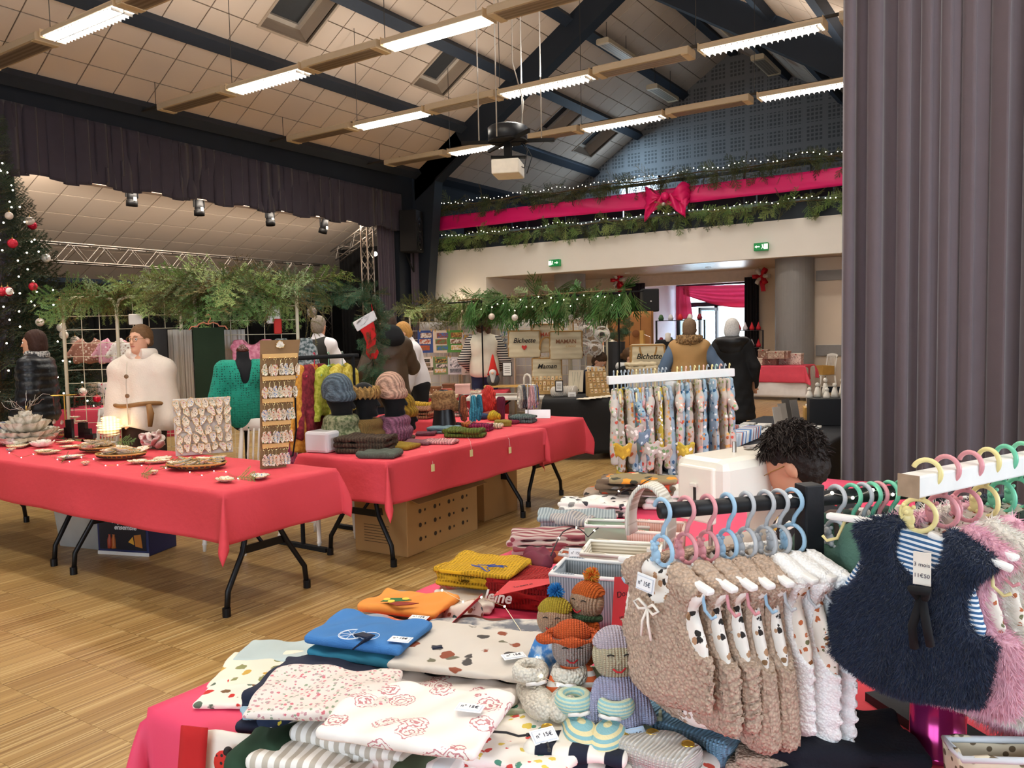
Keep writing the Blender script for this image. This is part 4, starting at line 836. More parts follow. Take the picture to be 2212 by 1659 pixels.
# woman in the cream fleece gilet with striped sleeves
pg = P(1046, 760, d=11.6)
def gilet(S, J, k, U, hp): torso(.88, .04, 0, .01, sleeve=False)(S, J, k, U, hp)
person('curly-haired woman in a cream gilet and striped sleeves seen from behind', pg, 178, 1.78, head=(0, 12), hair=('curly', '5a4030'), arms={'L': ((.29, .02, 1.12), (.2, -.2, 1.0)), 'R': ((-.29, .02, 1.12), (-.2, -.2, 1.0))}, clothes=[('striped_jumper', M('d9d2c6', .9, kind='stripeZ', c2='26242a', sc=9), torso(.9, .015, 1.0, sr=.03), .012, .003), ('gilet', M('e6dfcc', .95, bump=.4, bs=60), gilet, .012, .004)], legmat=M('22304e', .8, var=.2, bump=.2, bs=200))
# seated stall keepers behind the jewellery table
pb_ = P(1272, 790, d=11.0)
def hoodw(S, J, k, U, hp): S.tor(U((0, .03, 1.45)), .1*k, .045*k, sz=1.3)
person('seated teenage boy with a white hood and navy jacket bent over the jewellery', pb_, 48, 1.68, lean=.3, head=(15, 22), seat=.52, hair=('short', '4a3524'), clothes=[('jacket', M('1b2233', .8), torso(.9, .035, 1, sr=.03), .013, .005), ('hood', M('ece9e4', .9, bump=.4, bs=60), hoodw, .011, .003)])
pb2 = P(1340, 790, d=11.2)
person('seated girl with brown hair tied back in a black hooded top', pb2, 82, 1.66, lean=.2, head=(5, 10), seat=.55, hair=('bun', '5a4028'), clothes=[('hooded_top', M('16171a', .85), torso(.9, .035, 1, sr=.03), .013, .005), ('hood_lining', M('e9e6e0', .9), hoodw, .011, .003)])
# couple walking away
pm = P(1490, 760, d=9.5)
def fringe(S, J, k, U, hp): S.tor(U((0, .02, 1.46)), .11*k, .055*k, sz=1.1); S.wob(lambda X, Y, Z: .02*np.sin(X*95)*np.sin(Y*90)*np.sin(Z*80))
def gil2(S, J, k, U, hp): torso(.74, .05, 0, .04, sleeve=False)(S, J, k, U, hp)
person('man in a beige shearling gilet over a blue shirt walking away', pm, 176, 1.66, hair=('short', '7d6650'), girth=1.25, arms={'R': ((-.33, .0, 1.14), (-.25, -.2, 1.02)), 'L': ((.32, .02, 1.12), (.28, -.15, .98))}, clothes=[('shirt', M('5f7590', .85, var=.1), torso(.86, .03, 1, sr=.025), .012, .006), ('shearling_gilet', M('b08a58', .8, var=.12, vs=8), gil2, .012, .005), ('shearling_collar', M('6d543a', .95, kind='fleck', c2='9c7c52', sc=50), fringe, .009, .002)], legmat=M('2b2a2e', .9))
pk_ = P(1582, 780, d=10.1)
def hood3(S, J, k, U, hp): S.tor(U((0, .04, 1.43)), .14*k, .05*k, sx=1.15, sz=1.0); S.ell(U((0, .13, 1.36)), (.15*k, .07*k, .13*k), .05)
person('white-haired person in a long black hooded coat walking away', pk_, 172, 1.66, hair=('bob', 'd6d3cf'), girth=1.25, arms={'L': ((.3, .04, 1.1), (.31, -.06, .82)), 'R': ((-.28, .02, 1.1), (-.26, -.1, .85))}, clothes=[('long_coat', M('141416', .8, var=.2, bump=.3, bs=30), coat(.42, .05, .07), .013, .006), ('coat_hood', M('1c1c1e', .45, var=.2, bump=.3, bs=30), hood3, .012, .004)], legmat=M('1c1c20', .9))
# far figures
pf_ = P(1489, 740, d=17.5); person('dark-haired man far off near the glazed entrance', pf_, 90, 1.78, hair=('short', '2a201a'), clothes=[('jacket', M('2b2b30', .8), torso(.84, .04, 1, sr=.03), .016, .004)], h=.014)
pf2 = P(1352, 760, d=12.5); person('bending person in a fluffy cream fleece behind the round bush', pf2, -100, 1.66, lean=.6, head=(0, 20), hair=('short', '2a201a'), clothes=[('fleece', wool('e3d8c2'), torso(.84, .05, 1, sr=.04), .014, .01)], h=.014)
# stall keeper sewing close to the camera
pn = at(1850, 1000, d=2.5)
def floral_top(S, J, k, U, hp): torso(.9, .03, .5, sr=.03, neck=False)(S, J, k, U, hp)
person('seated dark-haired stall keeper with round glasses in a red floral top', (pn.x+.02, pn.y-.03, 0), -104, 1.66, lean=.33, head=(4, 12), seat=.50, hair=('messy', '241a15'), glasses='b08a4a', skin=SKIN2, h=.008, arms={'L': ((.2, -.12, 1.12), (.08, -.32, 1.02)), 'R': ((-.2, -.12, 1.12), (-.08, -.32, 1.02))}, clothes=[('floral_top', M('1c1a1c', .8, kind='print', c2=('c8322c', 'ece6dc', '1c1a1c', 'c9a24a', 'ece6dc', 'b02a30'), sc=28), floral_top, .011, .004)])
# ================================================================ TABLES, CHAIRS AND THE SHELL STALL
PAPER = M('d0404c', .75, var=.06, vs=3, bump=.5, bs=24)
def folding_table(label, x0, x1, y0, y1, z=.735, group='folding tables'):
    """legs at both short ends; long axis taken from the sides"""
    r = thing('folding_table', label, 'table', ((x0+x1)/2, (y0+y1)/2, 0), 0 if x1-x0 > y1-y0 else PI/2, group); L, W = max(x1-x0, y1-y0), min(x1-x0, y1-y0); K = M('141416', .4, .3)
    MB().bb((-L/2, -W/2, z-.045), (L/2, W/2, z)).build('tabletop', M('d9d5cd', .5), r, bev=.012)
    for s_ in (-1, 1):
        xe = s_*(L/2-.17)
        for g in (-1, 1):
            MB().tube([(xe, g*.13, z-.045), (xe, g*.13, .40), (xe+s_*.015, g*.16, .33), (xe+s_*.03, g*(W/2-.1), .14), (xe+s_*.03, g*(W/2-.085), .0)], .0165, 10).build('leg', K, r, True)
            MB().lathe([(.023, 0), (.023, .05), (.018, .05)], 12, (xe+s_*.03, g*(W/2-.085), 0)).build('foot_cap', K, r)
        MB().bb((xe-.006, -.16, .315), (xe+.006, .16, .36)).build('crossbar', K, r); MB().tube([(xe, 0, .34), (xe-s_*.42, 0, z-.05)], .011, 8).build('brace', K, r, True)
    return r
def paper_cloth(label, x0, x1, y0, y1, z, over, mat=PAPER, flare=.34, group=None, seed=0, cut=()):
    """sheet of paper over a table top, edges hanging, corners falling in pointed ears; over = (left, right, near, far)"""
    l_, r_, n_, f_ = over; rs = np.random.RandomState(seed); ph = rs.uniform(0, 6, 4)
    xs = np.concatenate([np.linspace(x0-l_, x0, 14)[:-1], np.linspace(x0, x1, 40), np.linspace(x1, x1+r_, 14)[1:]]); ys = np.concatenate([np.linspace(y0-n_, y0, 14)[:-1], np.linspace(y0, y1, 30), np.linspace(y1, y1+f_, 14)[1:]])
    X, Y = np.meshgrid(xs, ys, indexing='ij'); a = np.where(X < x0, X-x0, np.where(X > x1, X-x1, 0)); b = np.where(Y < y0, Y-y0, np.where(Y > y1, Y-y1, 0)); rho = np.hypot(a, b)
    phi = np.arctan2(np.abs(b), np.abs(a)+1e-9); fl = .05+(flare-.05)*np.sin(2*phi)**1.5; ca = np.sign(a)*np.cos(phi)*(np.abs(a) > 0); cb_ = np.sign(b)*np.sin(phi)*(np.abs(b) > 0)
    wv = .012*np.sin(Y*9+ph[0]+X*2)*(rho > 0)+.01*np.sin(X*8+ph[1])*(rho > 0); Xo = np.clip(X, x0, x1)+ca*(rho*fl+.004)+wv*np.sign(a)*np.minimum(rho*4, 1); Yo = np.clip(Y, y0, y1)+cb_*(rho*fl+.004)+wv*np.sign(b)*np.minimum(rho*4, 1)
    Z = z+.003+.0015*np.sin(X*23+ph[2])*np.sin(Y*19+ph[3])-np.sqrt(np.maximum(rho**2-(rho*fl)**2, 0))
    nx, ny = X.shape; V = np.stack([Xo-(x0+x1)/2, Yo-(y0+y1)/2, Z], -1).reshape(-1, 3); i, j = np.meshgrid(np.arange(nx-1), np.arange(ny-1), indexing='ij'); q = (i*ny+j).ravel(); F = np.stack([q, q+ny, q+ny+1, q+1], 1)
    o = npmesh('paper_tablecloth', V, F, mat, None, True, solid=.002, loc=((x0+x1)/2, (y0+y1)/2, 0)); return tag(o, label, 'tablecloth', group)
TZ = .735
folding_table('folding table under the red paper with the earring boards and baskets', -5.5, -3.62, 2.68, 3.44)
folding_table('folding table under the shell flowers at the far left', -7.45, -5.55, 2.72, 3.48)
paper_cloth('red paper cloth over the shell stall with a pointed corner hanging down', -7.5, -3.60, 2.66, 3.48, TZ, (.1, .28, .28, .14), seed=1)
folding_table('folding table under the mannequin heads and folded knits', -4.27, -3.50, 3.82, 5.72); folding_table('folding table under the glove stands behind the hats', -5.6, -3.62, 5.86, 6.62)
paper_cloth('red paper cloth on the hat table with a torn corner hanging at the front', -4.30, -3.47, 3.80, 5.78, TZ, (.1, .28, .27, .1), seed=2)
paper_cloth('red paper cloth on the knitwear table set crossways behind the hats', -5.65, -3.58, 5.84, 6.66, TZ, (.1, .34, .2, .14), seed=3)
def chiavari(label, loc, rz, group='white spindle-back chairs'):
    r = thing('spindle_chair', label, 'chair', loc, rz, group); W_ = M('e9e4dc', .45, var=.03)
    MB().prism([(-.19, -.2), (.19, -.2), (.175, .19), (-.175, .19)], .435, .46).build('seat', W_, r, bev=.012)
    def leg(p, q): return MB().tube([Vector(p).lerp(Vector(q), t) for t in (0, .1, .12, .14, .55, .57, .59, 1)], [.012, .015, .021, .015, .018, .024, .018, .018], 10)
    for s_ in (-1, 1):
        leg((s_*.185, -.2, 0), (s_*.175, -.18, .44)).build('leg', W_, r, True); leg((s_*.18, .24, 0), (s_*.165, .18, .44)).build('leg', W_, r, True)
        MB().tube([(s_*.165, .18, .44), (s_*.165, .2, .65), (s_*.17, .24, .9)], [.018, .017, .015], 10).build('back_post', W_, r, True); MB().tube([(s_*.182, -.19, .2), (s_*.172, .21, .2)], .01, 8).build('stretcher', W_, r, True)
    for i in range(5): x = -.1+i*.05; MB().tube([(x, .205, .62), (x, .208, .66), (x, .212, .7), (x, .222, .78), (x, .23, .86)], [.006, .009, .006, .009, .006], 8).build('spindle', W_, r, True)
    MB().surf(lambda u, v: ((u-.5)*.38, .235+.012*(v-.5)+.015*math.sin(PI*u), .84+.09*v*(.75+.25*math.sin(PI*u)*1.3)), 16, 2).build('crest_rail', W_, r, True, solid=.022)
    MB().tube([(-.165, .2, .61), (.165, .2, .61)], .01, 8).build('lower_rail', W_, r, True); MB().tube([(-.182, -.19, .25), (.182, -.19, .25)], .01, 8).tube([(-.172, .21, .25), (.172, .21, .25)], .01, 8).build('rungs', W_, r, True)
    return r
p = at(520, 1040, y=3.80); chiavari('white spindle chair tucked behind the earring boards', (p.x, p.y, 0), .2)
p = at(735, 1120, z=0.2); chiavari('white spindle chair behind the hat table legs', (-4.55, 4.2, 0), PI/2)
chiavari('white spindle chair at the far left behind the shell flowers', (-7.3, 3.95, 0), 0)
p = at(1748, 850, z=0); p += Vector((.3, -.3, 0)); chiavari('white spindle chair against the beige wall holding a wooden crate', (p.x+.05, p.y+.1, 0), -.75)
cr = thing('wooden_crate', 'shallow pine crate on the seat of the spindle chair by the wall', 'crate', (p.x+.05, p.y+.1, .462), -.75); PINE = M('c79a52', .6, kind='plain', var=.2)
for a, b in (((-.2, -.15, 0), (.2, -.135, .2)), ((-.2, .135, 0), (.2, .15, .2)), ((-.2, -.135, 0), (-.185, .135, .2)), ((.185, -.135, 0), (.2, .135, .2)), ((-.185, -.135, 0), (.185, .135, .012))): MB().bb(a, b).build('board', PINE, cr, bev=.003)
# boxes stored under the tables
def carton(label, c, d, rz, mat, group=None): r = thing('cardboard_box', label, 'box', c, rz, group); MB().bb((-d[0]/2, -d[1]/2, 0), (d[0]/2, d[1]/2, d[2])).build('carton', mat, r, bev=.006); return r
KR = M('a8804f', .85, var=.08, vs=5); INK = M('3a2c1e', .8)
p = at(262, 1195, z=0); r = thing('printed_box', 'dark blue printed cardboard box with food pictures under the shell table', 'box', (p.x+.02, p.y+.12, 0), .32)
MB().bb((-.22, -.15, 0), (.22, .15, .3)).build('carton', M('232a55', .6, var=.1), r, bev=.006); MB().bb((-.2, -.153, .04), (.2, -.15, .29)).build('printed_panel', M('1b1c26', .5), r); MB().bb((-.22, -.154, .0), (.22, -.15, .025)).build('white_edge', M('dcdad6', .6), r)
text('le plaisir', .05, M('efeff2', .6), r, (0, -.155, .25), (PI/2, 0, 0), shear=.2, bold=.001); text('ensemble', .05, M('efeff2', .6), r, (.03, -.155, .205), (PI/2, 0, 0), shear=.2, bold=.001)
for x, c, w_ in ((-.11, 'a5442c', .025), (-.075, 'b86a34', .02)): MB().lathe([(.02, 0), (w_*.8, .02), (w_*.8, .06), (.01, .09), (.012, .1)], 12, (x, -.15, .05)).build('bottle_picture', M(c, .4), r, True)
MB().prism([(.05, .1), (.09, .14), (.1, .08)], -.155, -.15, lambda q: (q[0], q[2], q[1])).build('triangle_picture', M('d9a23a', .5), r); MB().prism([(.11, .07), (.17, .06), (.16, .16), (.1, .15)], -.155, -.15, lambda q: (q[0], q[2], q[1])).build('packet_picture', M('b5702c', .5), r)
p = at(165, 1185, z=0); r = thing('storage_tub', 'translucent plastic storage tub under the shell table', 'box', (p.x, p.y+.2, 0), .2); PL_ = M('cdd0d0', .25, alpha=.55, trans=.3)
MB().prism([(-.24, -.17), (.24, -.17), (.24, .17), (-.24, .17)], .0, .008).build('base', PL_, r)
for a, b in (((-.24, -.17), (.24, -.17)), ((.24, -.17), (.24, .17)), ((.24, .17), (-.24, .17)), ((-.24, .17), (-.24, -.17))): MB().add([(*a, 0), (*b, 0), (b[0]*1.12, b[1]*1.12, .32), (a[0]*1.12, a[1]*1.12, .32)], [(0, 1, 2, 3)]).build('side', PL_, r, solid=.004)
MB().bb((-.28, -.2, .32), (.28, .2, .345)).build('lid', PL_, r, bev=.01); random.seed(2)
for i in range(5): tag(MB().box((p.x+rnd(-.12, .12), p.y+.2+rnd(-.08, .08), .05+i*.03), (.2, .16, .03), rnd(0, 3)).build('folded_paper', M(('8a9aa4', '7a6a5a', '4f8f9a', 'a59a8c', '6a5a4a')[i], .8), bev=.008), ORD[i]+' layer of wrapping paper inside the translucent tub', 'paper', 'papers in the tub')
p = at(850, 1190, z=0); r = carton('large cardboard box printed with household icons under the hat table', (p.x-.05, p.y+.35, 0), (.48, .9, .42), .05, KR)
for i in range(7): MB().bb((-.15, -.452, .08+i*.02), (.08, -.45, .083+i*.02)).build('printed_line', INK, r)
MB().prism([(-.03, .28), (.03, .28), (.02, .33), (-.02, .33)], -.452, -.45, lambda q: (q[0], q[2], q[1])).build('printed_icon', INK, r)
for i in range(4):
    for j in range(3): MB().lathe([(.012, 0), (.016, 0), (.016, .003), (.012, .003)], 12, (.24, -.3+i*.18, .1+j*.1), rot=Matrix.Rotation(PI/2, 3, 'Y')).box((.241, -.24+i*.18, .1+j*.1), (.002, .016, .016)).build('printed_icon', INK, r)
for s_ in (-1, 1): MB().box((s_*.29, 0, .40), (.11, .88, .004), rot=Matrix.Rotation(s_*.3, 3, 'Y')).build('flap', KR, r)
carton('second cardboard box behind the icon-printed one', (-3.98, 5.55, 0), (.4, .5, .4), 0, KR)
# ---- shell stall
SH = [M(c, .4, var=.2, vs=30, kind='fleck', c2=c2, sc=22) for c, c2 in (('ece4d6', 'b9ad98'), ('e6dccb', '8fa3a0'), ('efe6d8', 'c4a36a'), ('ddd3c8', 'b98a86'))]
SHP = [M('dccfba', .35, kind='print', c2=cs_, sc=95, var=.1) for cs_ in (('3f7a52', 'e6dcc4', '9fae8a', 'c9a24a'), ('b8455a', 'e9d9cf', 'd9a03a'), ('3a6aa8', 'dfe0dc', '88b0c4'), ('c46a2c', '6a8a4a', 'e6d8bc'), ('4a4440', 'e6dcc8', 'a58a5a'))]
def shell_mesh(L, W, H, seed, hollow=True):
    rs = np.random.RandomState(seed); ph = rs.uniform(0, 6, 4)
    def f(u, v):
        a = 2*PI*v; rr = .5+.5*.12*math.sin(3*a+ph[0])+.04*math.sin(7*a+ph[1])+.03*math.sin(11*a+ph[2]); R = rr*u; x = R*math.cos(a)*L*(1-.18*math.cos(a)); y = R*math.sin(a)*W; return (x, y, H*(u**2.2)+.0015*math.sin(a*9+u*9))
    return MB().surf(f, 6, 28)
def shell(parent_name, label, loc, rz, L, W, H, seed, mat, group, tilt=(0, 0)):
    o = shell_mesh(L, W, H, seed).build('oyster_shell', mat, None, True, solid=.003); o.location = loc; o.rotation_euler = (tilt[0], tilt[1], rz); tag(o, label, 'shell', group); MB().tube([v.co*1.0 for v in list(o.data.vertices)[-29:-1]], .0016, 5, closed=True).build('gilt_rim', M('c99a3a', .3, .8), o, True); return o
T1 = lambda px, py, dz=0: at(px, py, z=TZ+.006+dz)
def flower(label, c, R, rings, mat, up_=.5):
    r = thing('shell_flower', label, 'ornament', c); random.seed(int(c.x*100) % 97)
    pe = shell_mesh(.1, .075, .022, 5).build('petal', mat, r, True, solid=.003); first = True
    for k_, (n_, rad, z, tl) in enumerate(rings):
        for i in range(n_):
            a = 2*PI*i/n_+k_*.4+rnd(-.1, .1); M4 = Matrix.Translation((rad*R*math.cos(a), rad*R*math.sin(a), z*R*1.35)) @ Matrix.Rotation(a, 4, 'Z') @ Matrix.Rotation(-tl+rnd(-.12, .12), 4, 'Y') @ Matrix.Scale(R/.13*(1.0+.14*k_), 4)
            if first: pe.matrix_local = M4; first = False
            else: o = inst(pe, r, (0, 0, 0)); o.matrix_local = M4
    MB().ball((0, 0, .12*R), .1*R, 10, 6).build('heart', M('d9b878', .5), r, True); return r
flower('large domed flower built of layered oyster shells', T1(58, 957), .19, [(6, .15, .75, .9), (9, .4, .6, .6), (12, .65, .42, .4), (14, .85, .2, .2), (14, .8, .05, .05)], SH[0])
flower('white shell rose at the left edge of the table', T1(8, 962), .11, [(5, .12, .6, 1.1), (7, .35, .45, .8), (9, .6, .2, .45)], SH[0])
flower('open white shell water lily near the table edge', T1(38, 962), .1, [(6, .3, .25, .9), (9, .6, .2, .6), (9, .75, .1, .35)], M('f3ece0', .4, var=.08))
flower('low white shell flower in front of the black stand', T1(92, 966), .095, [(5, .3, .2, .8), (8, .65, .12, .45)], M('f3ece0', .4, var=.08))
# stacked scallop lamp
c = T1(238, 950); r = thing('scallop_lamp', 'glowing lamp made of stacked scallop shells', 'lamp', c, facing(c, 0)); GLOW = M('f6d9a0', .5, emit=1.5, kind='stripe', c2='c9945a', sc=12)
for i in range(9): t_ = i/8; MB().lathe([(.001, 0), (.075*math.sin(.5+2.1*t_)+.02, .008), (.07*math.sin(.5+2.1*t_)+.02, .014), (.001, .02)], 22, (.012*math.sin(i*2), 0, .02+i*.019), 1, .6, Matrix.Rotation(.25*math.sin(i), 3, 'X')).build('scallop_shell', GLOW if i > 2 else M('e6c8b0', .5, kind='stripe', c2='c9a48c', sc=12), r, True)
l = bpy.data.lights.new('lamp_glow', 'POINT'); l.energy = 1.2; l.color = (1, .75, .4); l.shadow_soft_size = .04; lo = bpy.data.objects.new('lamp_glow', l); COL.objects.link(lo); lo.parent = r; lo.location = (.02, -.12, .1)
# big rugged oyster clump
c = T1(318, 972); S = SDF((-.13, -.1, -.01), (.13, .1, .19), .006); rs = np.random.RandomState(4)
for i in range(26): S.ell((rs.uniform(-.07, .07), rs.uniform(-.05, .05), rs.uniform(.03, .12)), (rs.uniform(.03, .05), rs.uniform(.02, .04), rs.uniform(.008, .014)), .006, R=npR(Matrix.Rotation(rs.uniform(-1, 1), 3, 'X') @ Matrix.Rotation(rs.uniform(-1, 1), 3, 'Y')))
o = S.build('oyster_clump', SH[3]); o.location = c+Vector((0, .05, 0)); tag(o, 'rugged clump of grown-together oyster shells beside the shell board', 'shell')
# black block stands with shells
c = T1(178, 946); r = thing('block_stand', 'black lacquered block stand stepped like small towers', 'stand', c, .6); LQ = M('0f0e10', .15)
for x, y, w_, h_ in ((-.1, 0, .05, .16), (.0, .02, .06, .13), (.06, -.02, .05, .08), (.1, -.06, .07, .04), (-.14, .06, .06, .09)): MB().bb((x-w_/2, y-w_/2, 0), (x+w_/2, y+w_/2, h_)).build('block', LQ, r, bev=.004)
for i, (px, py, dz, L) in enumerate(((122, 905, .165, .09), (172, 908, .135, .1))): q = c+Vector((-.1 if i == 0 else .0, .0, dz)); shell('', ('left' if i == 0 else 'right')+' gilded shell resting on top of the black block stand', q, i, L, .07, .012, 30+i, SH[0], 'shells on the block stand')
# necklace tree
c = T1(143, 940); r = thing('necklace_stand', 'brass stand with radiating arms and hanging cords', 'stand', c); BR = M('c9a24a', .3, .9); MB().tube([(0, 0, 0), (0, 0, .36)], .006).lathe([(.06, 0), (.06, .008), (.01, .012)], 16).build('post', BR, r)
for i in range(12): a = i*PI/6; MB().tube([(0, 0, .35), (.1*math.cos(a), .1*math.sin(a), .352)], .003, 5).build('arm', BR, r); MB().tube([(.085*math.cos(a), .085*math.sin(a), .35), (.08*math.cos(a), .08*math.sin(a), .14+.06*(i % 3))], .0012, 4).build('cord', M(('5a2a22', '2a2422', 'a5442c')[i % 3], .7), r)
for i in range(3): shell('', ORD[i]+' shell pendant on the brass necklace stand', c+Vector((.08*math.cos(i*PI/2+4), .08*math.sin(i*PI/2+4), .12)), 0, .05, .04, .008, 40+i, SH[3], 'shell pendants', (1.4, 0))
# painted shells lying about
random.seed(21)
spots = [(45, 965), (82, 962), (118, 934), (145, 958), (92, 978), (42, 968), (185, 1004), (150, 991), (300, 1001), (270, 985), (345, 1000), (333, 1024), (560, 1033), (485, 1040), (350, 995), (160, 968), (205, 965), (22, 975), (110, 980)]
for i, (px, py) in enumerate(spots): shell('', '%s painted oyster shell lying loose on the red paper, counted from the left edge' % ORD[i], T1(px, py, .002), rnd(0, 6), rnd(.13, .17) if i not in (6, 11, 17) else .06, rnd(.09, .12) if i not in (6, 11, 17) else .05, .02, 50+i, SHP[i % 5], 'loose painted shells')
# oval baskets full of shells
WK = M('b98a4a', .8, kind='weave', sc=30, var=.2)
def basket(label, c, rz, L, W, n_, which):
    r = thing('wicker_basket', label, 'basket', c, rz); MB().surf(lambda u, v: (u*L/2*math.cos(2*PI*v)*(1), u*W/2*math.sin(2*PI*v), .035*u**3), 8, 40).build('tray', WK, r, True, solid=.006)
    MB().tube([(L/2*math.cos(a), W/2*math.sin(a), .036) for a in np.linspace(0, 2*PI, 41)[:-1]], .006, 8, closed=True).build('rim', WK, r, True); st = None
    for i in range(30): a = 2*PI*i/30; MB().box((L/2*.93*math.cos(a), W/2*.93*math.sin(a), .026), (.012, .02, .016), a).build('dark_stake', M('3a2a1c', .8), r)
    random.seed(int(L*1000)); Rz = Matrix.Rotation(rz, 3, 'Z')
    for i in range(n_):
        a, q = rnd(0, 6.3), math.sqrt(rnd(0, 1))*.74; pos = Rz @ Vector((L/2*q*math.cos(a), W/2*q*math.sin(a), 0.026+rnd(0, .05)*(1-q)))+Vector(c)
        shell('', '%s decorated shell heaped in the %s' % (ORD[i], which), pos, rnd(0, 6), rnd(.11, .14), rnd(.075, .1), .02, 80+i, SHP[(i*2+len(which)) % 5], 'shells in the '+which, (rnd(-.3, .3), rnd(-.3, .3)))
basket('oval wicker basket heaped with decorated shells left of the shell board', T1(262, 990), .5, .34, .24, 18, 'left oval basket')
basket('oval wicker basket heaped with shells in front of the earring boards', T1(425, 1012), .5, .37, .26, 18, 'right oval basket')
basket('dark flat basket of shells behind the left oval basket', T1(210, 976), .4, .26, .18, 10, 'flat dark basket')
# board with rows of shell magnets
c = T1(425, 985); rzb = facing(c, 4); bd = thing('magnet_board', 'whitewashed plank board covered with rows of painted shells', 'board', c+Vector((-.02, .08, 0)), rzb); tl = .22; B = lambda x, z, y=0: Vector((x, y+z*math.sin(tl)-.0, z*math.cos(tl))); WP = M('c9c3bb', .7, var=.12, vs=8)
for i in range(5): MB().bar(B(-.19, .04+i*.081), B(.19, .04+i*.081), .079, .014, (0, -math.cos(tl), math.sin(tl))).build('plank', WP, bd, bev=.003)
MB().bar(B(0, .3, .02), Vector((0, .2, 0)), .03, .012, (1, 0, 0)).build('easel_leg', PINE, bd); k_ = 0; MW = Matrix.Translation(bd.location) @ Matrix.Rotation(rzb, 4, 'Z'); random.seed(31)
for j, n_ in enumerate((8, 7, 7, 6, 7, 8)):
    for i in range(n_):
        q = MW @ (B(-.165+.33*i/(n_-1)+rnd(-.006, .006), .37-j*.064+rnd(-.008, .008))+Vector((0, -.022*math.cos(tl), .022*math.sin(tl)))); big = rnd(.06, .078)
        o = shell('', '%s shell in the %s row of the whitewashed board' % (ORD[i], ORD[j]), q, 0, big, big*.62, .008, 120+k_ % 24, SHP[(i+j*2) % 5], 'shells on the whitewashed board'); k_ += 1
        o.rotation_euler = (Matrix.Rotation(rzb, 3, 'Z') @ Matrix.Rotation(PI/2-tl, 3, 'X') @ Matrix.Rotation(PI/2+rnd(-.5, .5), 3, 'Z')).to_euler()
# tall easel display with key-ring shells
c = T1(584, 1012); rz_ = facing(c, 12); ez = thing('keyring_display', 'tall brown easel board with five wooden bars of shell key rings', 'display', c+Vector((0, .03, 0)), rz_); tl = .10; B = lambda x, z, y=0: Vector((x+z*.11, y+z*math.sin(tl), z*math.cos(tl))); KB = M('7d5f3e', .8, var=.08)
v = [B(-.085, 0), B(.075, 0), B(.125, .80), B(-.125, .80)]; MB().add(v+[p_+Vector((0, .008, 0)) for p_ in v], [(0, 1, 2, 3), (7, 6, 5, 4), (0, 4, 5, 1), (1, 5, 6, 2), (2, 6, 7, 3), (3, 7, 4, 0)]).build('backboard', KB, ez)
MB().bar(B(.06, .45, .01), Vector((.13, .3, 0)), .03, .015, (1, 0, 0)).build('easel_leg', M('c08a52', .6), ez); MB().tube([B(.11, .5, .02), Vector((.2, .22, .2)), Vector((.19, .3, .02)), Vector((.05, .25, .012))], .006, 6).build('strap', BLACK, ez, True)
MW = Matrix.Translation(ez.location) @ Matrix.Rotation(rz_, 4, 'Z'); RING = M('d9c48a', .25, .9); sid = 0; random.seed(8)
sm = [shell_mesh(.072, .034, .014, 200+i) for i in range(5)]
for j in range(5):
    z = .70-j*.14; w_ = .22-.014*j; MB().bar(B(-w_/2, z, -.012), B(w_/2, z, -.012), .028, .016, (0, -1, 0)).build('bar', M('d0a566', .6, var=.1), ez, bev=.003)
    for i in range(7):
        x = -w_/2+.012+i*(w_-.024)/6; q = MW @ B(x, z-.03, -.028); o = thing('shell_key_ring', '%s shell key ring on the %s bar of the tall easel' % (ORD[i], ORD[j]), 'key ring', q, rz_+rnd(-.4, .4), 'shell key rings on the easel')
        MB().tube([(.008*math.cos(a), 0, .012+.008*math.sin(a)) for a in np.linspace(0, 6.28, 11)[:-1]], .0012, 5, closed=True).build('ring', RING, o); MB().tube([(0, 0, .004), (0, 0, -.03)], .0012, 4).build('chain', RING, o)
        s_ = MB(); s_.v = [(b, -cz, -a-.062) for a, b, cz in sm[(i+j) % 5].v]; s_.f = list(sm[(i+j) % 5].f); s_.build('shell', SHP[(i*3+j) % 5], o, True, solid=.003)
q = MW @ B(0, .77, -.006); o = shell('', 'white shell with a letter at the top of the tall easel', q, 0, .05, .045, .008, 300, SH[0], None); o.rotation_euler = (Matrix.Rotation(rz_, 3, 'Z') @ Matrix.Rotation(PI/2-tl, 3, 'X')).to_euler()
for i, (px, py) in enumerate(((140, 990), (305, 1022), (510, 1030), (250, 955), (345, 1008))):
    o = branch(None, 'fir', T1(px, py, .01), (1, .3*i-.6, .05), .2, .5); o.name = 'fir_sprig'; tag(o, ORD[i]+' small fir sprig lying on the shell stall', 'sprig', 'fir sprigs on the shell stall')
s = thing('fairy_lights', 'string of fairy lights wandering between the shells', 'lights', T1(300, 1010)); random.seed(4); pts = [T1(20+i*26, 978+i*2.6+8*math.sin(i*1.7), .006)-s.location for i in range(20)]; MB().tube(pts, .0012, 4).build('wire', M('c9a24a', .3, .8), s); bulbs(s, pts, .003, M('eaf2ff', .3, emit=18))
# payment sign at the left edge
c = T1(14, 955); r = thing('payment_sign', 'small card payment sign standing at the left edge', 'sign', c, facing(c, 0)); MB().bb((-.05, -.002, 0), (.05, .002, .17)).build('card', M('e9e6e2', .6), r); MB().bb((-.045, -.004, .09), (.045, -.002, .165)).build('blue_panel', M('27406e', .5), r)
text('CB', .05, M('eef2f6', .5), r, (0, -.005, .127), (PI/2, 0, 0), bold=.002); MB().bb((-.045, -.004, .05), (0, -.002, .075)).build('blue_patch', M('2a5a9a', .5), r); MB().bb((.005, -.004, .05), (.04, -.002, .075)).build('red_patch', M('c8382c', .5), r); text('VISA', .02, M('27406e', .5), r, (0, -.005, .03), (PI/2, 0, 0))
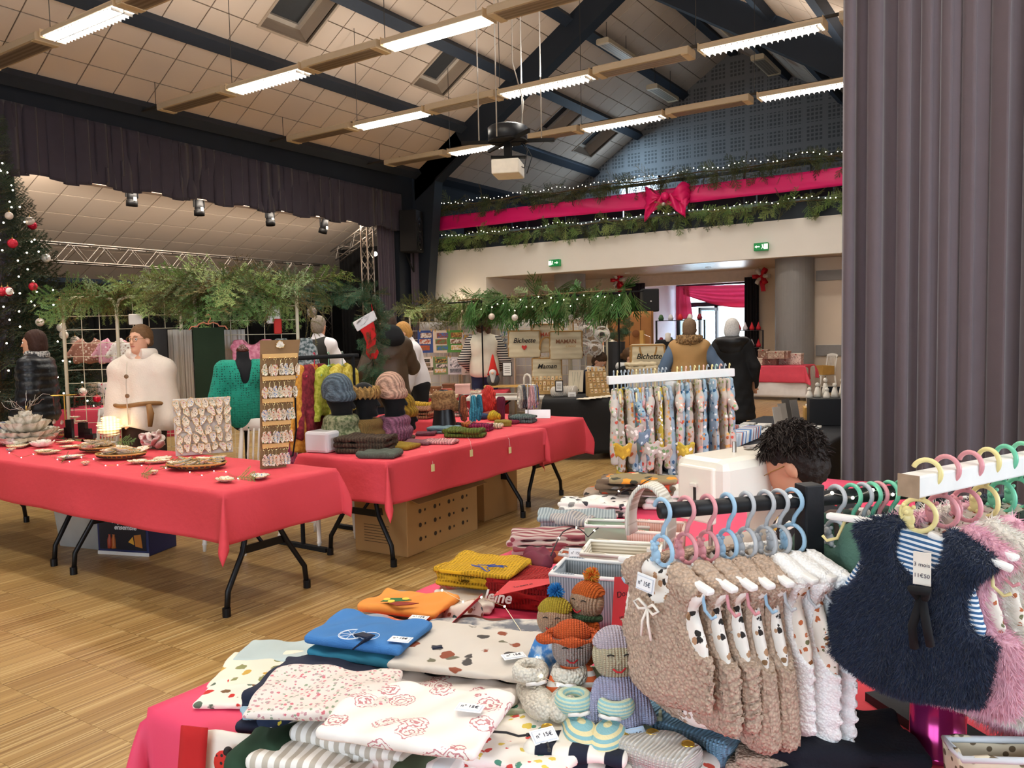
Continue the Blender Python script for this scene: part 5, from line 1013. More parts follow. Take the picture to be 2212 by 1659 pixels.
# wire tree with a little angel head ornament
c = T1(28, 940); r = thing('wire_tree', 'twisted silver wire tree behind the shell flowers', 'ornament', c+Vector((0, .12, 0))); random.seed(6); MB().tube([(0, 0, 0), (.01, 0, .25)], .005).lathe([(.05, 0), (.04, .02), (.01, .03)], 12).build('trunk', M('c9a24a', .4, .7), r, True)
for i in range(12): a = i*.52; q = [Vector((0, 0, .2))]; [q.append(q[-1]+Vector((math.cos(a)*.045+rnd(-.02, .02), math.sin(a)*.03+rnd(-.02, .02), rnd(-.01, .05)))) for _ in range(5)]; MB().tube(q, .0022, 5).build('wire_branch', M('b9b4ae', .3, .8), r, True)
# green crochet jumper on a bust
def bust(label, loc, rz, mats): pass
c = at(530, 900, y=4.05); r = thing('mannequin_bust', 'black mannequin bust with a wooden neck cap wearing the green jumper', 'mannequin', (c.x, c.y, .32), facing(c, 6)); r.scale = (.85,)*3
S = SDF((-.26, -.2, .5), (.26, .2, 1.4), .011); S.ell((0, 0, .75), (.15, .11, .16), .05); S.ell((0, 0, .92), (.13, .1, .16), .05); S.ell((0, 0, 1.1), (.17, .115, .14), .05); S.cap((-.14, 0, 1.17), (.14, 0, 1.17), .06, k=.05); S.cap((0, 0, 1.2), (0, 0, 1.33), .058, .055, .04); S.cut(lambda X, Y, Z: Z-1.335+0*X+0*Y); S.build('torso_form', M('101114', .9), r)
MB().lathe([(.055, 1.33), (.057, 1.345), (.045, 1.365), (.03, 1.375), (.025, 1.39), (.001, 1.4)], 20).build('neck_cap', M('4a1f14', .25), r, True); MB().tube([(0, 0, -.34), (0, 0, .62)], .016).build('pole', BLACK, r)
for i in range(3): a = i*2.09; MB().tube([(0, 0, -.1), (.2*math.cos(a), .2*math.sin(a), -.36)], .012).build('foot_leg', BLACK, r)
jm = thing('knitted_jumper', 'emerald green crochet jumper with a deep v neck on the bust', 'jumper', (c.x, c.y, .32), facing(c, 6)); jm.scale = (.85,)*3; S = SDF((-.36, -.24, .55), (.36, .24, 1.3), .009); S.ell((0, 0, .80), (.18, .135, .2), .06); S.ell((0, 0, .95), (.16, .125, .18), .06); S.ell((0, 0, 1.1), (.2, .14, .14), .05); S.cap((-.16, 0, 1.18), (.16, 0, 1.18), .078, k=.05)
for g in (-1, 1): S.cap((g*.18, 0, 1.16), (g*.25, -.02, .92), .074, .066, .05); S.cap((g*.24, -.02, .92), (g*.23, -.06, .70), .06, .05, .03)
S.cap((0, -.155, .98), (0, -.06, 1.28), .014, .08, 0, 's'); S.cap((0, 0, 1.2), (0, 0, 1.4), .075, .08, 0, 's')
mg, t = newmat('crochet_green', .9); vv = t.vor(46, rnd=.25); wz = t.wave(14, 'Z'); hole = t.math('MULTIPLY', t.math('LESS_THAN', vv, .28), t.math('GREATER_THAN', wz, .35)); t.col(t.mix(hole, t.mix(t.noise(30), '0d7a64', '16937a'), '07382f')); t.bump(vv, .8, .006); S.build('knit_body', mg, jm)
for i in range(6): MB().lathe([(.007, 0), (.007, .003), (.001, .004)], 10, (.01, -.142+.006*abs(i-3), .99-.07*i), rot=Matrix.Rotation(PI/2, 3, 'X')).build('button', M('0c6b58', .3), jm)
# ================================================================ KNITWEAR STALL
def folded(name, label, cat, c, L, W, layers, th, rz, mat, seed=0, h=.006, group=None, wob=.35, slump=0):
    """folded textile: rounded layers stacked with soft edges, one mesh"""
    rs = np.random.RandomState(seed); H_ = layers*th; S = SDF((-L*.62, -W*.62, -.004), (L*.62, W*.62, H_+.03), h)
    for i in range(layers):
        a = rs.uniform(-.1, .1); S.box((rs.uniform(-.035, .035)*L, rs.uniform(-.035, .035)*W, th*(i+.5)), (L/2*rs.uniform(.9, 1), W/2*rs.uniform(.9, 1), th*.5), th*.46, th*.06, R=npR(Matrix.Rotation(a, 3, 'Z')))
    ph = rs.uniform(0, 6, 4); S.wob(lambda X, Y, Z: th*wob*(.45*np.sin(X*31+ph[0]+Y*11)*np.sin(Y*27+ph[1])+.35*np.sin(X*13+Y*19+ph[2])+.2*np.sin(X*70-Y*55+ph[3]))*np.clip(Z/(.6*H_), .15, 1)); S.cut(lambda X, Y, Z: -Z+.0005+0*X+0*Y)
    o = S.build(name, mat); o.location = c; o.rotation_euler.z = rz; return tag(o, label, cat, group)
kn = lambda c, sc=40: M(c, .95, kind='knit', sc=sc, var=.15, vs=12); cb = lambda c, sc=40: M(c, .95, kind='cable', sc=sc, var=.15, vs=12); VELV = M('0a0a0c', .95, var=.3, sheen=.2)
def head_form(label, c, rz, neck=.16, z0=0, s=1.0):
    r = thing('display_mannequin', label, 'mannequin', c, rz); S = SDF((-.16, -.2, -.01), (.16, .2, .5), .0085); b = neck
    S.ell((0, .01, b+.17*s), (.075*s, .095*s, .1*s), .02); S.ell((0, -.035, b+.1*s), (.058*s, .06*s, .085*s), .03); S.cap((0, -.09*s, b+.14*s), (0, -.112*s, b+.1*s), .01, .014, .012); S.cap((0, -.075*s, b+.035*s), (0, -.08*s, b+.035*s), .022, k=.02); S.cap((0, .01, b+.1*s), (0, .01, .03), .055*s, .06, .03)
    if neck > .1: S.ell((0, 0, .04), (.11, .085, .05), .05)
    S.cut(lambda X, Y, Z: .001-Z+0*X+0*Y); S.build('form', VELV, r); return r
def beanie(label, c, rz, zc, mat, cuff=True, s=1.0, brim=0):
    o = thing('knitted_hat', label, 'hat', c, rz); S = SDF((-.16, -.18, zc-.12), (.16, .18, zc+.22), .0065); R = npR(Matrix.Rotation(.35, 3, 'X')); S.ell((0, .02, zc+.035), (.1*s, .118*s, .12*s), .02, R=R)
    if cuff: S.tor((0, .005, zc-.015), .082*s, .026, sx=1.0, sy=1.16, sz=1.5)
    S.v = S.v; S.cut(lambda X, Y, Z: (zc-.06+.35*Y)*1.0-Z+0*X); S.ell((0, 0, zc-.03), (.075*s, .095*s, .09*s), 0, 's'); S.build('knit_body', mat, o); return o
def cowl(label, c, rz, z, R0, hh, mat, name='knitted_cowl', tail=False):
    o = thing(name, label, 'scarf', c, rz); S = SDF((-R0-.1, -R0-.1, z-hh-.03), (R0+.12, R0+.1, z+hh+.03), .007)
    for i in range(4): t_ = i/3-.5; S.tor((.006*math.sin(i*2), .006*math.cos(i*3), z+t_*hh*1.4), R0*(1-.12*t_+.06*math.sin(i*2)), hh*.3+.012, .02, sy=.9)
    if tail: S.cap((R0*.3, -R0*.9, z), (R0*.9, -R0*1.0, z-hh*.9), .035, .045, .03)
    S.cut(lambda X, Y, Z: .004-Z+0*X+0*Y)
    S.build('knit_body', mat, o); return o
c = T1(738, 968); rz = facing(c, 62); head_form('black mannequin head under the grey-blue hat at the front', c, rz, .20); beanie('slate blue cable-knit hat with a ribbed cuff', c, rz, .395, cb('5a6a76')); cowl('chunky green marled scarf wrapped round the front mannequin neck', c, rz, .125, .105, .11, M('4f5a3a', .95, kind='fleck', c2='8a8a6a', sc=45), tail=True)
c = T1(792, 962); rz = facing(c, 62); head_form('black mannequin head wearing the caramel headband', c, rz, .20); o = thing('knitted_headband', 'caramel plaited headband with the crown of the head open', 'headband', c, rz); S = SDF((-.15, -.17, .25), (.15, .17, .55), .0065); S.tor((0, .01, .395), .09, .02, sy=1.15, sz=2.1); S.wob(lambda X, Y, Z: .005*np.sin(np.arctan2(Y, X)*16)*np.cos((Z-.39)*70)); S.build('knit_body', cb('a8824a'), o); cowl('tan knitted collar buttoned on the second mannequin', c, rz, .1, .1, .09, kn('94733f'), 'knitted_collar')
c = T1(836, 957)+Vector((0, .08, 0)); rz = facing(c, 62); head_form('black mannequin head wearing the pale pink hat', c, rz, .19); beanie('pale pink cable-knit hat with a ribbed cuff', c, rz, .385, cb('c9a08a')); cowl('mauve cable snood around the pink-hatted mannequin', c, rz, .105, .11, .085, cb('8d5a72'))
c = T1(872, 946)+Vector((0, .02, 0)); rz = facing(c, 66); head_form('small black head form wearing the mustard hat', c, rz, .05, s=.9); beanie('mustard yellow plaited hat', c, rz, .22, cb('9c7a22'), True, .92)
c = T1(957, 928)+Vector((0, .02, 0)); rz = facing(c, 40); r = thing('neck_mannequin', 'black leather-look neck form in the middle of the knits', 'mannequin', c, rz); S = SDF((-.16, -.14, -.01), (.16, .14, .34), .008); S.cap((0, 0, .02), (0, 0, .16), .105, .085, .03); S.cap((0, 0, .18), (.0, 0, .3), .05, .05, .05); S.cut(lambda X, Y, Z: .001-Z+0*X+0*Y); S.build('form', M('131316', .35), r); cowl('brown fluffy cowl around the black neck form', c, rz, .25, .075, .07, M('6d4f30', .95, kind='fleck', c2='93704a', sc=60), tail=True)
# white box, picture frames
c = T1(700, 975); r = thing('display_box', 'glossy white plastic box at the front corner of the hat table', 'box', c, .15); MB().bb((-.1, -.09, 0), (.1, .09, .15)).build('shell', M('d9d6d8', .15, var=.03), r, bev=.02)
for i, (px, py, c2, o_) in enumerate(((828, 943, '6a8fb0', -8), (852, 938, '4a8aa0', -18), (750, 958, 'd9d3c6', 15))):
    c = T1(px, py); r = thing('photo_frame', ('left', 'right', 'small')[i]+' white picture frame with a seaside view propped on the hat table' if i < 2 else 'small white frame lying against the green scarf', 'frame', c, facing(c, o_)); tl = Matrix.Rotation(-.35, 3, 'X')
    for a, d in (((0, 0, .008), (.15, .014, .016)), ((0, 0, .102), (.15, .014, .016)), ((-.067, 0, .055), (.016, .014, .08)), ((.067, 0, .055), (.016, .014, .08))): MB().box(tl @ Vector(a), d, rot=tl).build('frame_side', M('e9e6e2', .4), r, bev=.002)
    MB().box(tl @ Vector((0, .004, .055)), (.12, .004, .08), rot=tl).build('picture', M(c2, .5, kind='fleck', c2='c9cfc6', sc=30), r)
# folded knitwear on the table: (px,py,L,W,layers,th,rz,colour,kind,label)
items = [(790, 975, .30, .22, 3, .028, .3, '4a3a2c', 'c', 'dark brown folded jumper at the front of the hat table'), (822, 986, .22, .17, 1, .03, .4, '6d7568', 'k', 'flat grey-green beret in front of the brown jumper'), (868, 968, .19, .17, 1, .022, .2, 'b5952c', 'k', 'mustard yellow knitted bonnet with buttons'), (850, 950, .24, .14, 1, .02, .3, '6b5a4a', 'k', 'taupe knitted strip behind the mustard bonnet'), (905, 958, .17, .17, 1, .018, .3, 'a5707a', 'k', 'dusty pink knitted collar'), (950, 957, .2, .13, 1, .018, .35, 'd99a9a', 'c', 'pale pink knitted headband lying flat'), (920, 940, .14, .1, 1, .02, .5, '8a4a5a', 'k', 'plum knitted mitten near the frames'), (960, 935, .22, .12, 2, .02, .3, '8fb0bc', 'k', 'light blue fluffy folded scarf'), (1003, 943, .26, .15, 2, .024, .35, '5c6a22', 'c', 'olive green folded cable blanket at the table edge'), (1040, 930, .16, .12, 2, .022, .4, '8a1f4a', 'c', 'crimson folded cable mitts'), (1068, 925, .12, .09, 1, .03, .3, 'd9c9a8', 'c', 'cream cable wristwarmers on the hat table'), (1088, 920, .12, .09, 2, .018, .6, 'b5a040', 'k', 'lime and orange striped knitted band'), (1100, 915, .14, .09, 1, .025, .2, '9c2a4a', 'k', 'raspberry knitted band on the hat table'), (1070, 908, .11, .1, 1, .05, 0, 'c4a61f', 'c', 'round yellow knitted bonnet'), (1000, 922, .14, .1, 1, .03, .3, 'b5642a', 'c', 'rust orange knitted headband'), (975, 925, .14, .08, 1, .035, .2, '22262f', 'c', 'navy knitted band beside the neck form'), (1130, 912, .2, .14, 2, .024, .3, '5a6a66', 'c', 'grey-green folded cable scarf at the far end of the table'), (1115, 905, .13, .1, 1, .03, .5, '4a4038', 'k', 'dark taupe knitted mitts'), (1042, 905, .1, .08, 1, .04, .2, '4a6a9a', 'k', 'blue knitted bootee on the hat table'), (1055, 900, .12, .08, 1, .03, .5, 'a5564a', 'k', 'brick knitted band on the hat table')]
for i, (px, py, L, W, n_, th, rz, col, kd, lb) in enumerate(items): folded('folded_knitwear', lb, 'knitwear', T1(px, py), L*1.28, W*1.28, n_, th*1.35, rz, cb(col) if kd == 'c' else kn(col, 60), i, group='folded knitwear on the hat table')
items = [(925, 898, .36, .24, 3, .035, 'c4992a', 'golden yellow folded jumper on the crossways table'), (905, 905, .3, .24, 3, .03, '9c6a4a', 'caramel cable folded jumper on the crossways table'), (888, 898, .2, .2, 2, .03, 'a89ab0', 'lilac folded jumper on the crossways table'), (975, 892, .22, .2, 3, .03, 'b5bfa0', 'pale sage folded jumper on the crossways table'), (985, 900, .2, .2, 2, .03, 'c9beb0', 'oatmeal folded jumper on the crossways table')]
for i, (px, py, L, W, n_, th, col, lb) in enumerate(items): folded('folded_knitwear', lb, 'knitwear', T1(px, py-2), L*1.15, W*1.15, n_, th*1.2, .3, cb(col), 40+i, group='folded jumpers on the crossways table')
# glove stands
def glove(parent_label, c, rz, col, L=.2, k=cb):
    o = thing('knitted_gloves', parent_label, 'gloves', c, rz); S = SDF((-.08, -.06, -L-.06), (.08, .06, .02), .006); S.cap((0, 0, 0), (0, 0, -L*.55), .024, .033, .01); S.ell((0, 0, -L*.62), (.042, .02, .05), .01)
    for f in range(4): S.cap(((f-1.5)*.019, 0, -L*.75), ((f-1.5)*.022, .004, -L+.012*abs(f-1.5)), .0115, .0095, .004)
    S.cap((.035, 0, -L*.55), (.06, .004, -L*.75), .013, .011, .01); S.build('knit_body', k(col), o); return o
def glove_stand(label, c, h_, gl_):
    r = thing('glove_stand', label, 'stand', c); MB().tube([(0, 0, 0), (0, 0, h_)], .006).lathe([(.07, 0), (.07, .008), (.008, .012)], 18).build('post', STEEL, r)
    for i, (a, col, lb) in enumerate(gl_): q = Vector((.075*math.cos(a), .075*math.sin(a), h_-.01)); MB().tube([(0, 0, h_-.01), q, q-Vector((0, 0, .02))], .003, 6).build('arm', STEEL, r); glove(lb, Vector(c)+q-Vector((0, 0, .025)), a+1.5, col)
glove_stand('chrome glove stand with teal and brown gloves', T1(1018, 928), .31, [(-.6, '3a8aa0', 'teal blue fingered gloves on the chrome stand'), (3.6, '5a4f48', 'charcoal gloves on the chrome stand'), (4.4, '8a4528', 'rust gloves on the chrome stand'), (.4, '2f7a94', 'deep teal gloves behind on the chrome stand')])
glove_stand('taller chrome glove stand with pastel gloves near the paper tent', T1(1141, 908), .34, [(-.5, 'c99a9a', 'dusty rose gloves on the tall chrome stand'), (.1, 'b5a02a', 'mustard gloves on the tall chrome stand'), (.6, '2348a8', 'bright blue gloves on the tall chrome stand'), (-.1, '9aa0b0', 'silver grey gloves on the tall chrome stand'), (3.3, 'c9c2b0', 'cream cable gloves on the tall chrome stand'), (2.7, '6d7278', 'grey gloves on the tall chrome stand')])
c = T1(1083, 908); S = SDF((-.05, -.05, 0), (.05, .05, .22), .006); S.cap((0, 0, .01), (0, 0, .19), .032, .042, .01); o = S.build('standing_mitten', kn('7a1f40', 50)); o.location = c; tag(o, 'burgundy knitted sleeve standing upright among the mitts', 'knitwear')
c = T1(1042, 893); S = SDF((-.12, -.08, 0), (.12, .08, .3), .007); S.ell((0, 0, .14), (.085, .05, .14), .02); S.wob(lambda X, Y, Z: .006*np.sin(X*60)*np.sin(Z*70)+0*Y); S.cut(lambda X, Y, Z: .001-Z+0*X+0*Y); o = S.build('crochet_shawl', M('d9433a', .95, kind='cable', sc=60)); o.location = c+Vector((0, .12, 0)); tag(o, 'coral red crochet shawl standing in a heap', 'shawl')
c = T1(1162, 902); o = MB().add([(-.12, -.06, 0), (.12, -.06, 0), (.12, 0, .075), (-.12, 0, .075), (-.12, .06, 0), (.12, .06, 0)], [(0, 1, 2, 3), (3, 2, 5, 4)]).build('paper_tent', M('e9e6ea', .7), solid=.002); o.location = c; o.rotation_euler.z = .5; tag(o, 'folded white paper price tent at the end of the hat table', 'sign')
for i, (x, y, z) in enumerate(((-3.46, 4.25, .66), (-3.45, 5.2, .655), (-3.46, 4.7, .70))):
    r = thing('price_tag', ('nearest', 'farthest', 'middle')[i]+' price tag dangling over the edge of the hat table', 'tag', (x, y, z), PI/2, 'dangling price tags'); MB().bb((-.018, -.001, -.05), (.018, .001, 0)).build('card', M('e6d9a0', .7), r); MB().tube([(0, 0, 0), (.005, .01, .06), (0, .03, .09)], .001, 4).build('string', M('e9e6e0', .8), r)
# ---- black clothes rail with knitted garments behind the hats
a_, b_ = at(640, 774, z=1.40), at(762, 768, z=1.40); r = thing('clothes_rail', 'black clothes rail with knitted garments behind the mannequin heads', 'rail', (b_.x, b_.y, 0)); a2 = a_-b_; MB().tube([(a2.x, a2.y, 1.4), (0, 0, 1.4), (.04, .02, 1.4)], .016).build('rail', BLACK, r, True)
for q in (Vector((0, 0, 0)), Vector((a2.x, a2.y, 0))): MB().tube([(q.x, q.y, 0), (q.x, q.y, 1.4)], .016).bb((q.x-.25, q.y-.02, 0), (q.x+.25, q.y+.02, .03)).build('upright', BLACK, r)
def hanger_simple(label, c, rz, col, w_=.36, group=None):
    o = thing('clothes_hanger', label, 'hanger', c, rz, group); HM = M(col, .35, var=.03); MB().tube([(.018*math.cos(t_), 0, .03+.02*math.sin(t_)) for t_ in np.linspace(2.6, -1.3, 12)]+[(0, 0, -.02), (0, 0, -.05)], .004, 6).build('hook', HM, o, True); MB().tube([(-w_/2, 0, -.12), (-.1, 0, -.075), (0, 0, -.05), (.1, 0, -.075), (w_/2, 0, -.12)], .006, 6).build('shoulder_bar', HM, o, True); return o
def hung(name, label, cat, c, rz, W, Lh, mat, D=.06, sleeve=0, neck=.06, seed=0, h=.01, group=None, flare=.03):
    """garment hanging from a hanger, thin hollow body with optional sleeves"""
    o = thing(name, label, cat, c, rz, group); S = SDF((-W/2-.14, -D-.05, -Lh-.06), (W/2+.14, D+.05, .04), h); n_ = 7
    for i in range(n_): t_ = i/(n_-1); z = -.1-(Lh-.12)*t_; S.box((0, 0, z), (W/2*(.86+.0*t_)+flare*t_, D*(.55+.45*t_), Lh/n_*.75), min(.025, D*.5), .02)
    for g in (-1, 1):
        S.cap((g*.05, 0, -.065), (g*W/2*.82, 0, -.115), min(.028, D*.8), min(.032, D), .02)
        if sleeve: S.cap((g*W/2*.85, 0, -.13), (g*(W/2+.06), .0, -.13-sleeve), min(.042, D*1.2), min(.032, D), .03)
    S.ell((0, -.02, -.03), (neck, .08, .07), 0, 's'); rs = np.random.RandomState(seed); a = rs.uniform(0, 6, 2); S.wob(lambda X, Y, Z: .007*np.sin(X*45+a[0]+1.2*np.sin(Z*7+a[1]))*np.clip(-Z*3, 0, 1)+0*Y); S.build('fabric_body', mat, o); return o
dr_ = facing((a_.x, a_.y, 0), 0)
for i, (t_, col, hc_, lb) in enumerate(((.14, 'c4802a', '8a8a8a', 'orange'), (.30, '6b1c26', 'd02a4a', 'burgundy'), (.55, '9aa02a', '8fc0a0', 'lime green'), (.8, 'b5a02c', '9aa89a', 'mustard'))):
    q = a_.lerp(b_, t_); hanger_simple('%s hanger carrying the %s cardigan' % (('grey', 'pink', 'mint', 'pale green')[i], lb), (q.x, q.y, 1.385), dr_+1.2, hc_); hung('knitted_cardigan', lb+' knitted cardigan hanging on the black clothes rail', 'cardigan', (q.x, q.y, 1.385), dr_+1.0, .36, .62 if i < 2 else .4, M(col, .95, kind='fleck', c2=('e0a040', '8a2a34', 'c0c050', 'd0c060')[i], sc=40), .05, .42, seed=i)
a3 = at(634, 740, d=7.42); hung('knitted_shirt', 'speckled grey knitted top behind the key-ring easel', 'top', (a3.x, a3.y, 1.56), dr_, .4, .8, M('a9b0b0', .95, kind='fleck', c2='4a5a5a', sc=45), .06, .4)
a3 = at(632, 890, d=6.2); hung('knitted_shirt', 'rose pink speckled knitted jacket behind the key-ring easel', 'top', (a3.x, a3.y, 1.16), dr_+1, .4, .62, M('a83a6a', .95, kind='fleck', c2='c86a90', sc=45), .06, .35)
# ---- grid panels with fir on top: left stall
GRID = M('e3d8bc', .5, var=.06)
def grid_panel(label, p, q, H_, cols, rowsn, z0=0.05, group='white wire display grids'):
    p, q = Vector(p), Vector(q); d = (q-p); W = d.length; r = thing('grid_panel', label, 'grid', (p.x, p.y, 0), math.atan2(d.y, d.x), group); R_ = .1
    MB().tube([(0, 0, 0), (0, 0, H_-R_), (R_*.3, 0, H_-R_*.3), (R_, 0, H_), (W-R_, 0, H_), (W-R_*.3, 0, H_-R_*.3), (W, 0, H_-R_), (W, 0, 0)], .016, 10).build('frame', GRID, r, True)
    w0 = MB().tube([(0, 0, 0), (0, 0, H_-.02)], .0035, 5).build('upright_wire', GRID, r); w1 = MB().tube([(0, .004, 0), (W, .004, 0)], .0035, 5).build('cross_wire', GRID, r)
    for i in range(1, cols): (setattr(w0, 'location', (W*i/cols, 0, .01)) if i == 1 else inst(w0, r, (W*i/cols, 0, .01)))
    for j in range(rowsn): z = z0+.1+j*(H_-z0-.15)/rowsn; (setattr(w1, 'location', (0, 0, z)) if j == 0 else inst(w1, r, (0, 0, z)))
    return r
g = [at(px, 640, d=d_) for px, d_ in ((134, 7.5), (250, 7.55), (388, 7.6), (394, 7.2), (420, 7.2), (640, 7.5))]
grid_panel('white wire grid at the left end of the fir-topped stall', g[0], g[1], 1.97, 3, 14); grid_panel('second white wire grid behind the woman in the cape', g[1], g[2], 1.97, 4, 14); grid_panel('taller white wire grid behind the green jumper', g[4], g[5], 2.03, 6, 14)
def heap(label, pts, n_, kinds, scl, zt, seed, droop=.6, wide=.18, down=False):
    random.seed(seed); r = thing('fir_garland', label, 'garland', Vector(pts[0])+Vector((0, 0, zt))); P_ = [Vector(p)-Vector(pts[0]) for p in pts]
    MB().tube([(p.x, p.y, .02) for p in P_], .012, 6).build('bough', M('6b5535', .8), r)
    for i in range(n_):
        t_ = random.choices(range(len(P_)-1), [(b-a).length+.01 for a, b in zip(P_[:-1], P_[1:])])[0]+random.random(); k = min(int(t_), len(P_)-2); q = P_[k].lerp(P_[k+1], t_-k); a = rnd(0, 2*PI); branch(r, random.choice(kinds), (q.x+rnd(-wide, wide), q.y+rnd(-wide, wide), rnd(-.03, .08)), (math.cos(a)*(.45 if down else 1), math.sin(a)*(.45 if down else 1), rnd(-1.6, -.5) if down and random.random() < .8 else rnd(-droop*2, .25)), rnd(0, 6), rnd(*scl)*(.7 if min(t_, len(P_)-1-t_) < .15 else 1))
    return r
z3 = Vector((0, 0, 0)); flat = lambda v: (v.x, v.y, 0)
heap('fir branches piled on the left grids of the shell stall', [flat(g[0]), flat(g[1]), flat(g[2])], 90, ['fir', 'fir', 'brown'], (.75, 1.25), 1.98, 11, .45)
heap('heavy arching fir branches on the tall grid above the green jumper', [flat(g[3]), flat(g[4]), flat(g[4].lerp(g[5], .5)), flat(g[5])], 150, ['fir', 'brown', 'fir', 'dark'], (.9, 1.7), 2.05, 12, .75)
# things hung on the left grids
c = at(450, 705, d=7.05); hanger = thing('clothes_hanger', 'coral scalloped hanger holding the dark green cloth', 'hanger', c, dr_); CO = M('e08a6a', .4); MB().tube([(.02*math.cos(t_), 0, .075+.03*math.sin(t_)) for t_ in np.linspace(2.8, -1.4, 10)]+[(0, 0, .02)], .006, 6).build('hook', CO, hanger, True); MB().tube([(-.16, 0, -.03), (-.14, 0, .0), (-.09, 0, .0), (-.08, 0, .02), (-.04, 0, .035), (0, 0, .02), (.04, 0, .035), (.08, 0, .02), (.09, 0, .0), (.14, 0, .0), (.16, 0, -.03)], .006, 6).build('shoulder_bar', CO, hanger, True)
MB().bb((-.13, -.008, -.72), (.13, .008, .0)).build('felt_tmp', M('1f2f1c', .95, bump=.3, bs=200), None, bev=.004); o = bpy.context.scene.objects['felt_tmp']; o.name = 'felt_cloth'; o.location = c+Vector((0, 0, -.01)); o.rotation_euler.z = dr_; tag(o, 'dark green felt panel hanging from the coral hanger', 'panel')
c = at(545, 722, d=7.2); hung('knitted_shirt', 'pink patterned sleeveless top hanging on the tall grid', 'top', c, dr_, .40, .5, M('c06a80', .9, kind='fleck', c2='d890a0', sc=30), .05, 0, .09)
for i, (px, W) in enumerate(((368, .17), (400, .12), (505, .22))): c = at(px, 712, d=7.45); pleat('white_drape', (c.x-W/2*.8, c.y-W/2*.5), (c.x+W/2*.8, c.y+W/2*.5), .75, c.z, M('d9d3cb', .85, var=.06), 5, .02, ('left', 'middle', 'right')[i]+' white cloth draped on the wire grid behind the shell stall', 'cloth', 60+i)
for i, (px, py, w_, h_, col, lb) in enumerate(((338, 745, .2, .3, '26221f', 'dark framed shell picture on the grid behind the cape'), (590, 680, .12, .16, 'e9e6e2', 'white felt ornament hanging in the fir branches'), (600, 705, .07, .14, 'c4281f', 'red felt drop hanging on the tall grid'), (293, 690, .12, .1, 'd9d0c4', 'pale fabric bird on the second grid'))): c = at(px, py, d=7.35); o = MB().bb((-w_/2, -.01, -h_/2), (w_/2, .01, h_/2)).build('hanging_ornament' if i else 'framed_picture', M(col, .6)); o.modifiers.new('b', 'BEVEL').width = .008; o.location = c; o.rotation_euler.z = dr_; tag(o, lb, 'ornament' if i else 'picture')
# red-covered table of the stall behind the cape
c = at(235, 880, z=.75); o = paper_cloth('dark red paper cloth on the table seen through the wire grid', -.8, .8, -.4, .4, TZ, (.1, .1, .35, .1), M('c03a50', .75, bump=.15), seed=9); o.location = (c.x, c.y+.35, 0); o.rotation_euler.z = dr_*.8; r = folding_table('folding table behind the left wire grids', c.x-.75, c.x+.75, c.y-.03, c.y+.73, group='folding tables'); r.rotation_euler.z = dr_*.8
random.seed(14)
for i, (px, py, cols, lb) in enumerate(((215, 855, ('e9e3dc', 'c8455a', '4a8a6a'), 'printed apron with little hearts'), (190, 850, ('e0cbb0', 'b0906a', 'd9b48a'), 'beige fabric gnome shape'), (240, 868, ('f0ece4', 'c9404a', 'e9c8c0'), 'pile of white printed cloths'), (160, 868, ('d02a30', 'e8e2dc', 'b02028'), 'red gift box'))):
    c = at(px, 874, z=TZ+.006)+Vector((-.05, .12, 0)); o = thing('fabric_item', lb+' on the table behind the left grids', 'fabric', c, dr_); S = SDF((-.14, -.1, 0), (.14, .1, .34), .01); S.box((0, 0, .1 if i > 1 else .14), (.09, .06, .1 if i > 1 else .14), .03); S.wob(lambda X, Y, Z: .006*np.sin(X*40)*np.sin(Z*35)+0*Y); S.build('cloth_body', M(cols[0], .85, kind='print', c2=cols, sc=30), o)
for i, (px, cols) in enumerate(((190, ('9a6a5a', 'e0d0c0', 'c8a090')), (245, ('d9a0b0', 'efe0e0', 'c07080')), (275, ('e9e2da', 'a08070', 'd0b8b0')))): c = at(px, 722, d=8.6); hung('small_dress', ('left', 'middle', 'right')[i]+' small printed child dress hung behind the left grids', 'dress', c, dr_, .28, .3, M(cols[0], .9, kind='print', c2=cols, sc=40), .05, .1)
# ---- black frame with green garland and red stocking
p0, p1 = at(660, 642, d=8.3), at(802, 628, d=8.0); r = thing('garland_frame', 'black metal arch wound with artificial green garland', 'frame', (p1.x, p1.y, 0)); d = p0-p1; MB().tube([(d.x, d.y, 0), (d.x, d.y, p1.z), (0, 0, p1.z), (0, 0, 0)], .012).build('arch', BLACK, r); random.seed(17)
for i in range(60): t_ = random.random(); branch(r, 'art', (d.x*t_, d.y*t_, p1.z+rnd(-.04, .03)), (rnd(-1, 1), rnd(-1, 1), rnd(-1.2, .6)), rnd(0, 6), rnd(.7, 1.0))
for i in range(110): branch(r, 'art', (rnd(-.03, .03), rnd(-.03, .03), p1.z-rnd(0, 1.0)), (rnd(-1, 1), rnd(-1, 1), rnd(-1, .5)), rnd(0, 6), rnd(.7, 1.0))
c = at(674, 674, d=8.1); r = thing('bauble', 'clear glass bauble with a gold figure hanging from the green arch', 'bauble', c); MB().ball((0, 0, 0), .05, 14, 10, (1, 1, 1.2)).build('ball', M('d9d3cc', .08, trans=.7, var=.02), r, True); MB().ball((0, 0, -.01), .02, 8, 6, (1, 1, 1.6)).build('gold_figure', M('b08a4a', .4, .6), r, True); MB().tube([(0, 0, .055), (0, 0, .2)], .002, 4).build('thread', STEEL, r)
c = at(790, 690, d=7.95); r = thing('christmas_stocking', 'red felt stocking with a white cuff hanging from the arch', 'stocking', c, dr_-.1); RF = M('c4201f', .9, bump=.2, bs=150)
def leaf2(poly, th): return MB().prism(poly, -th, th, lambda q: (q[0], q[2], q[1]))
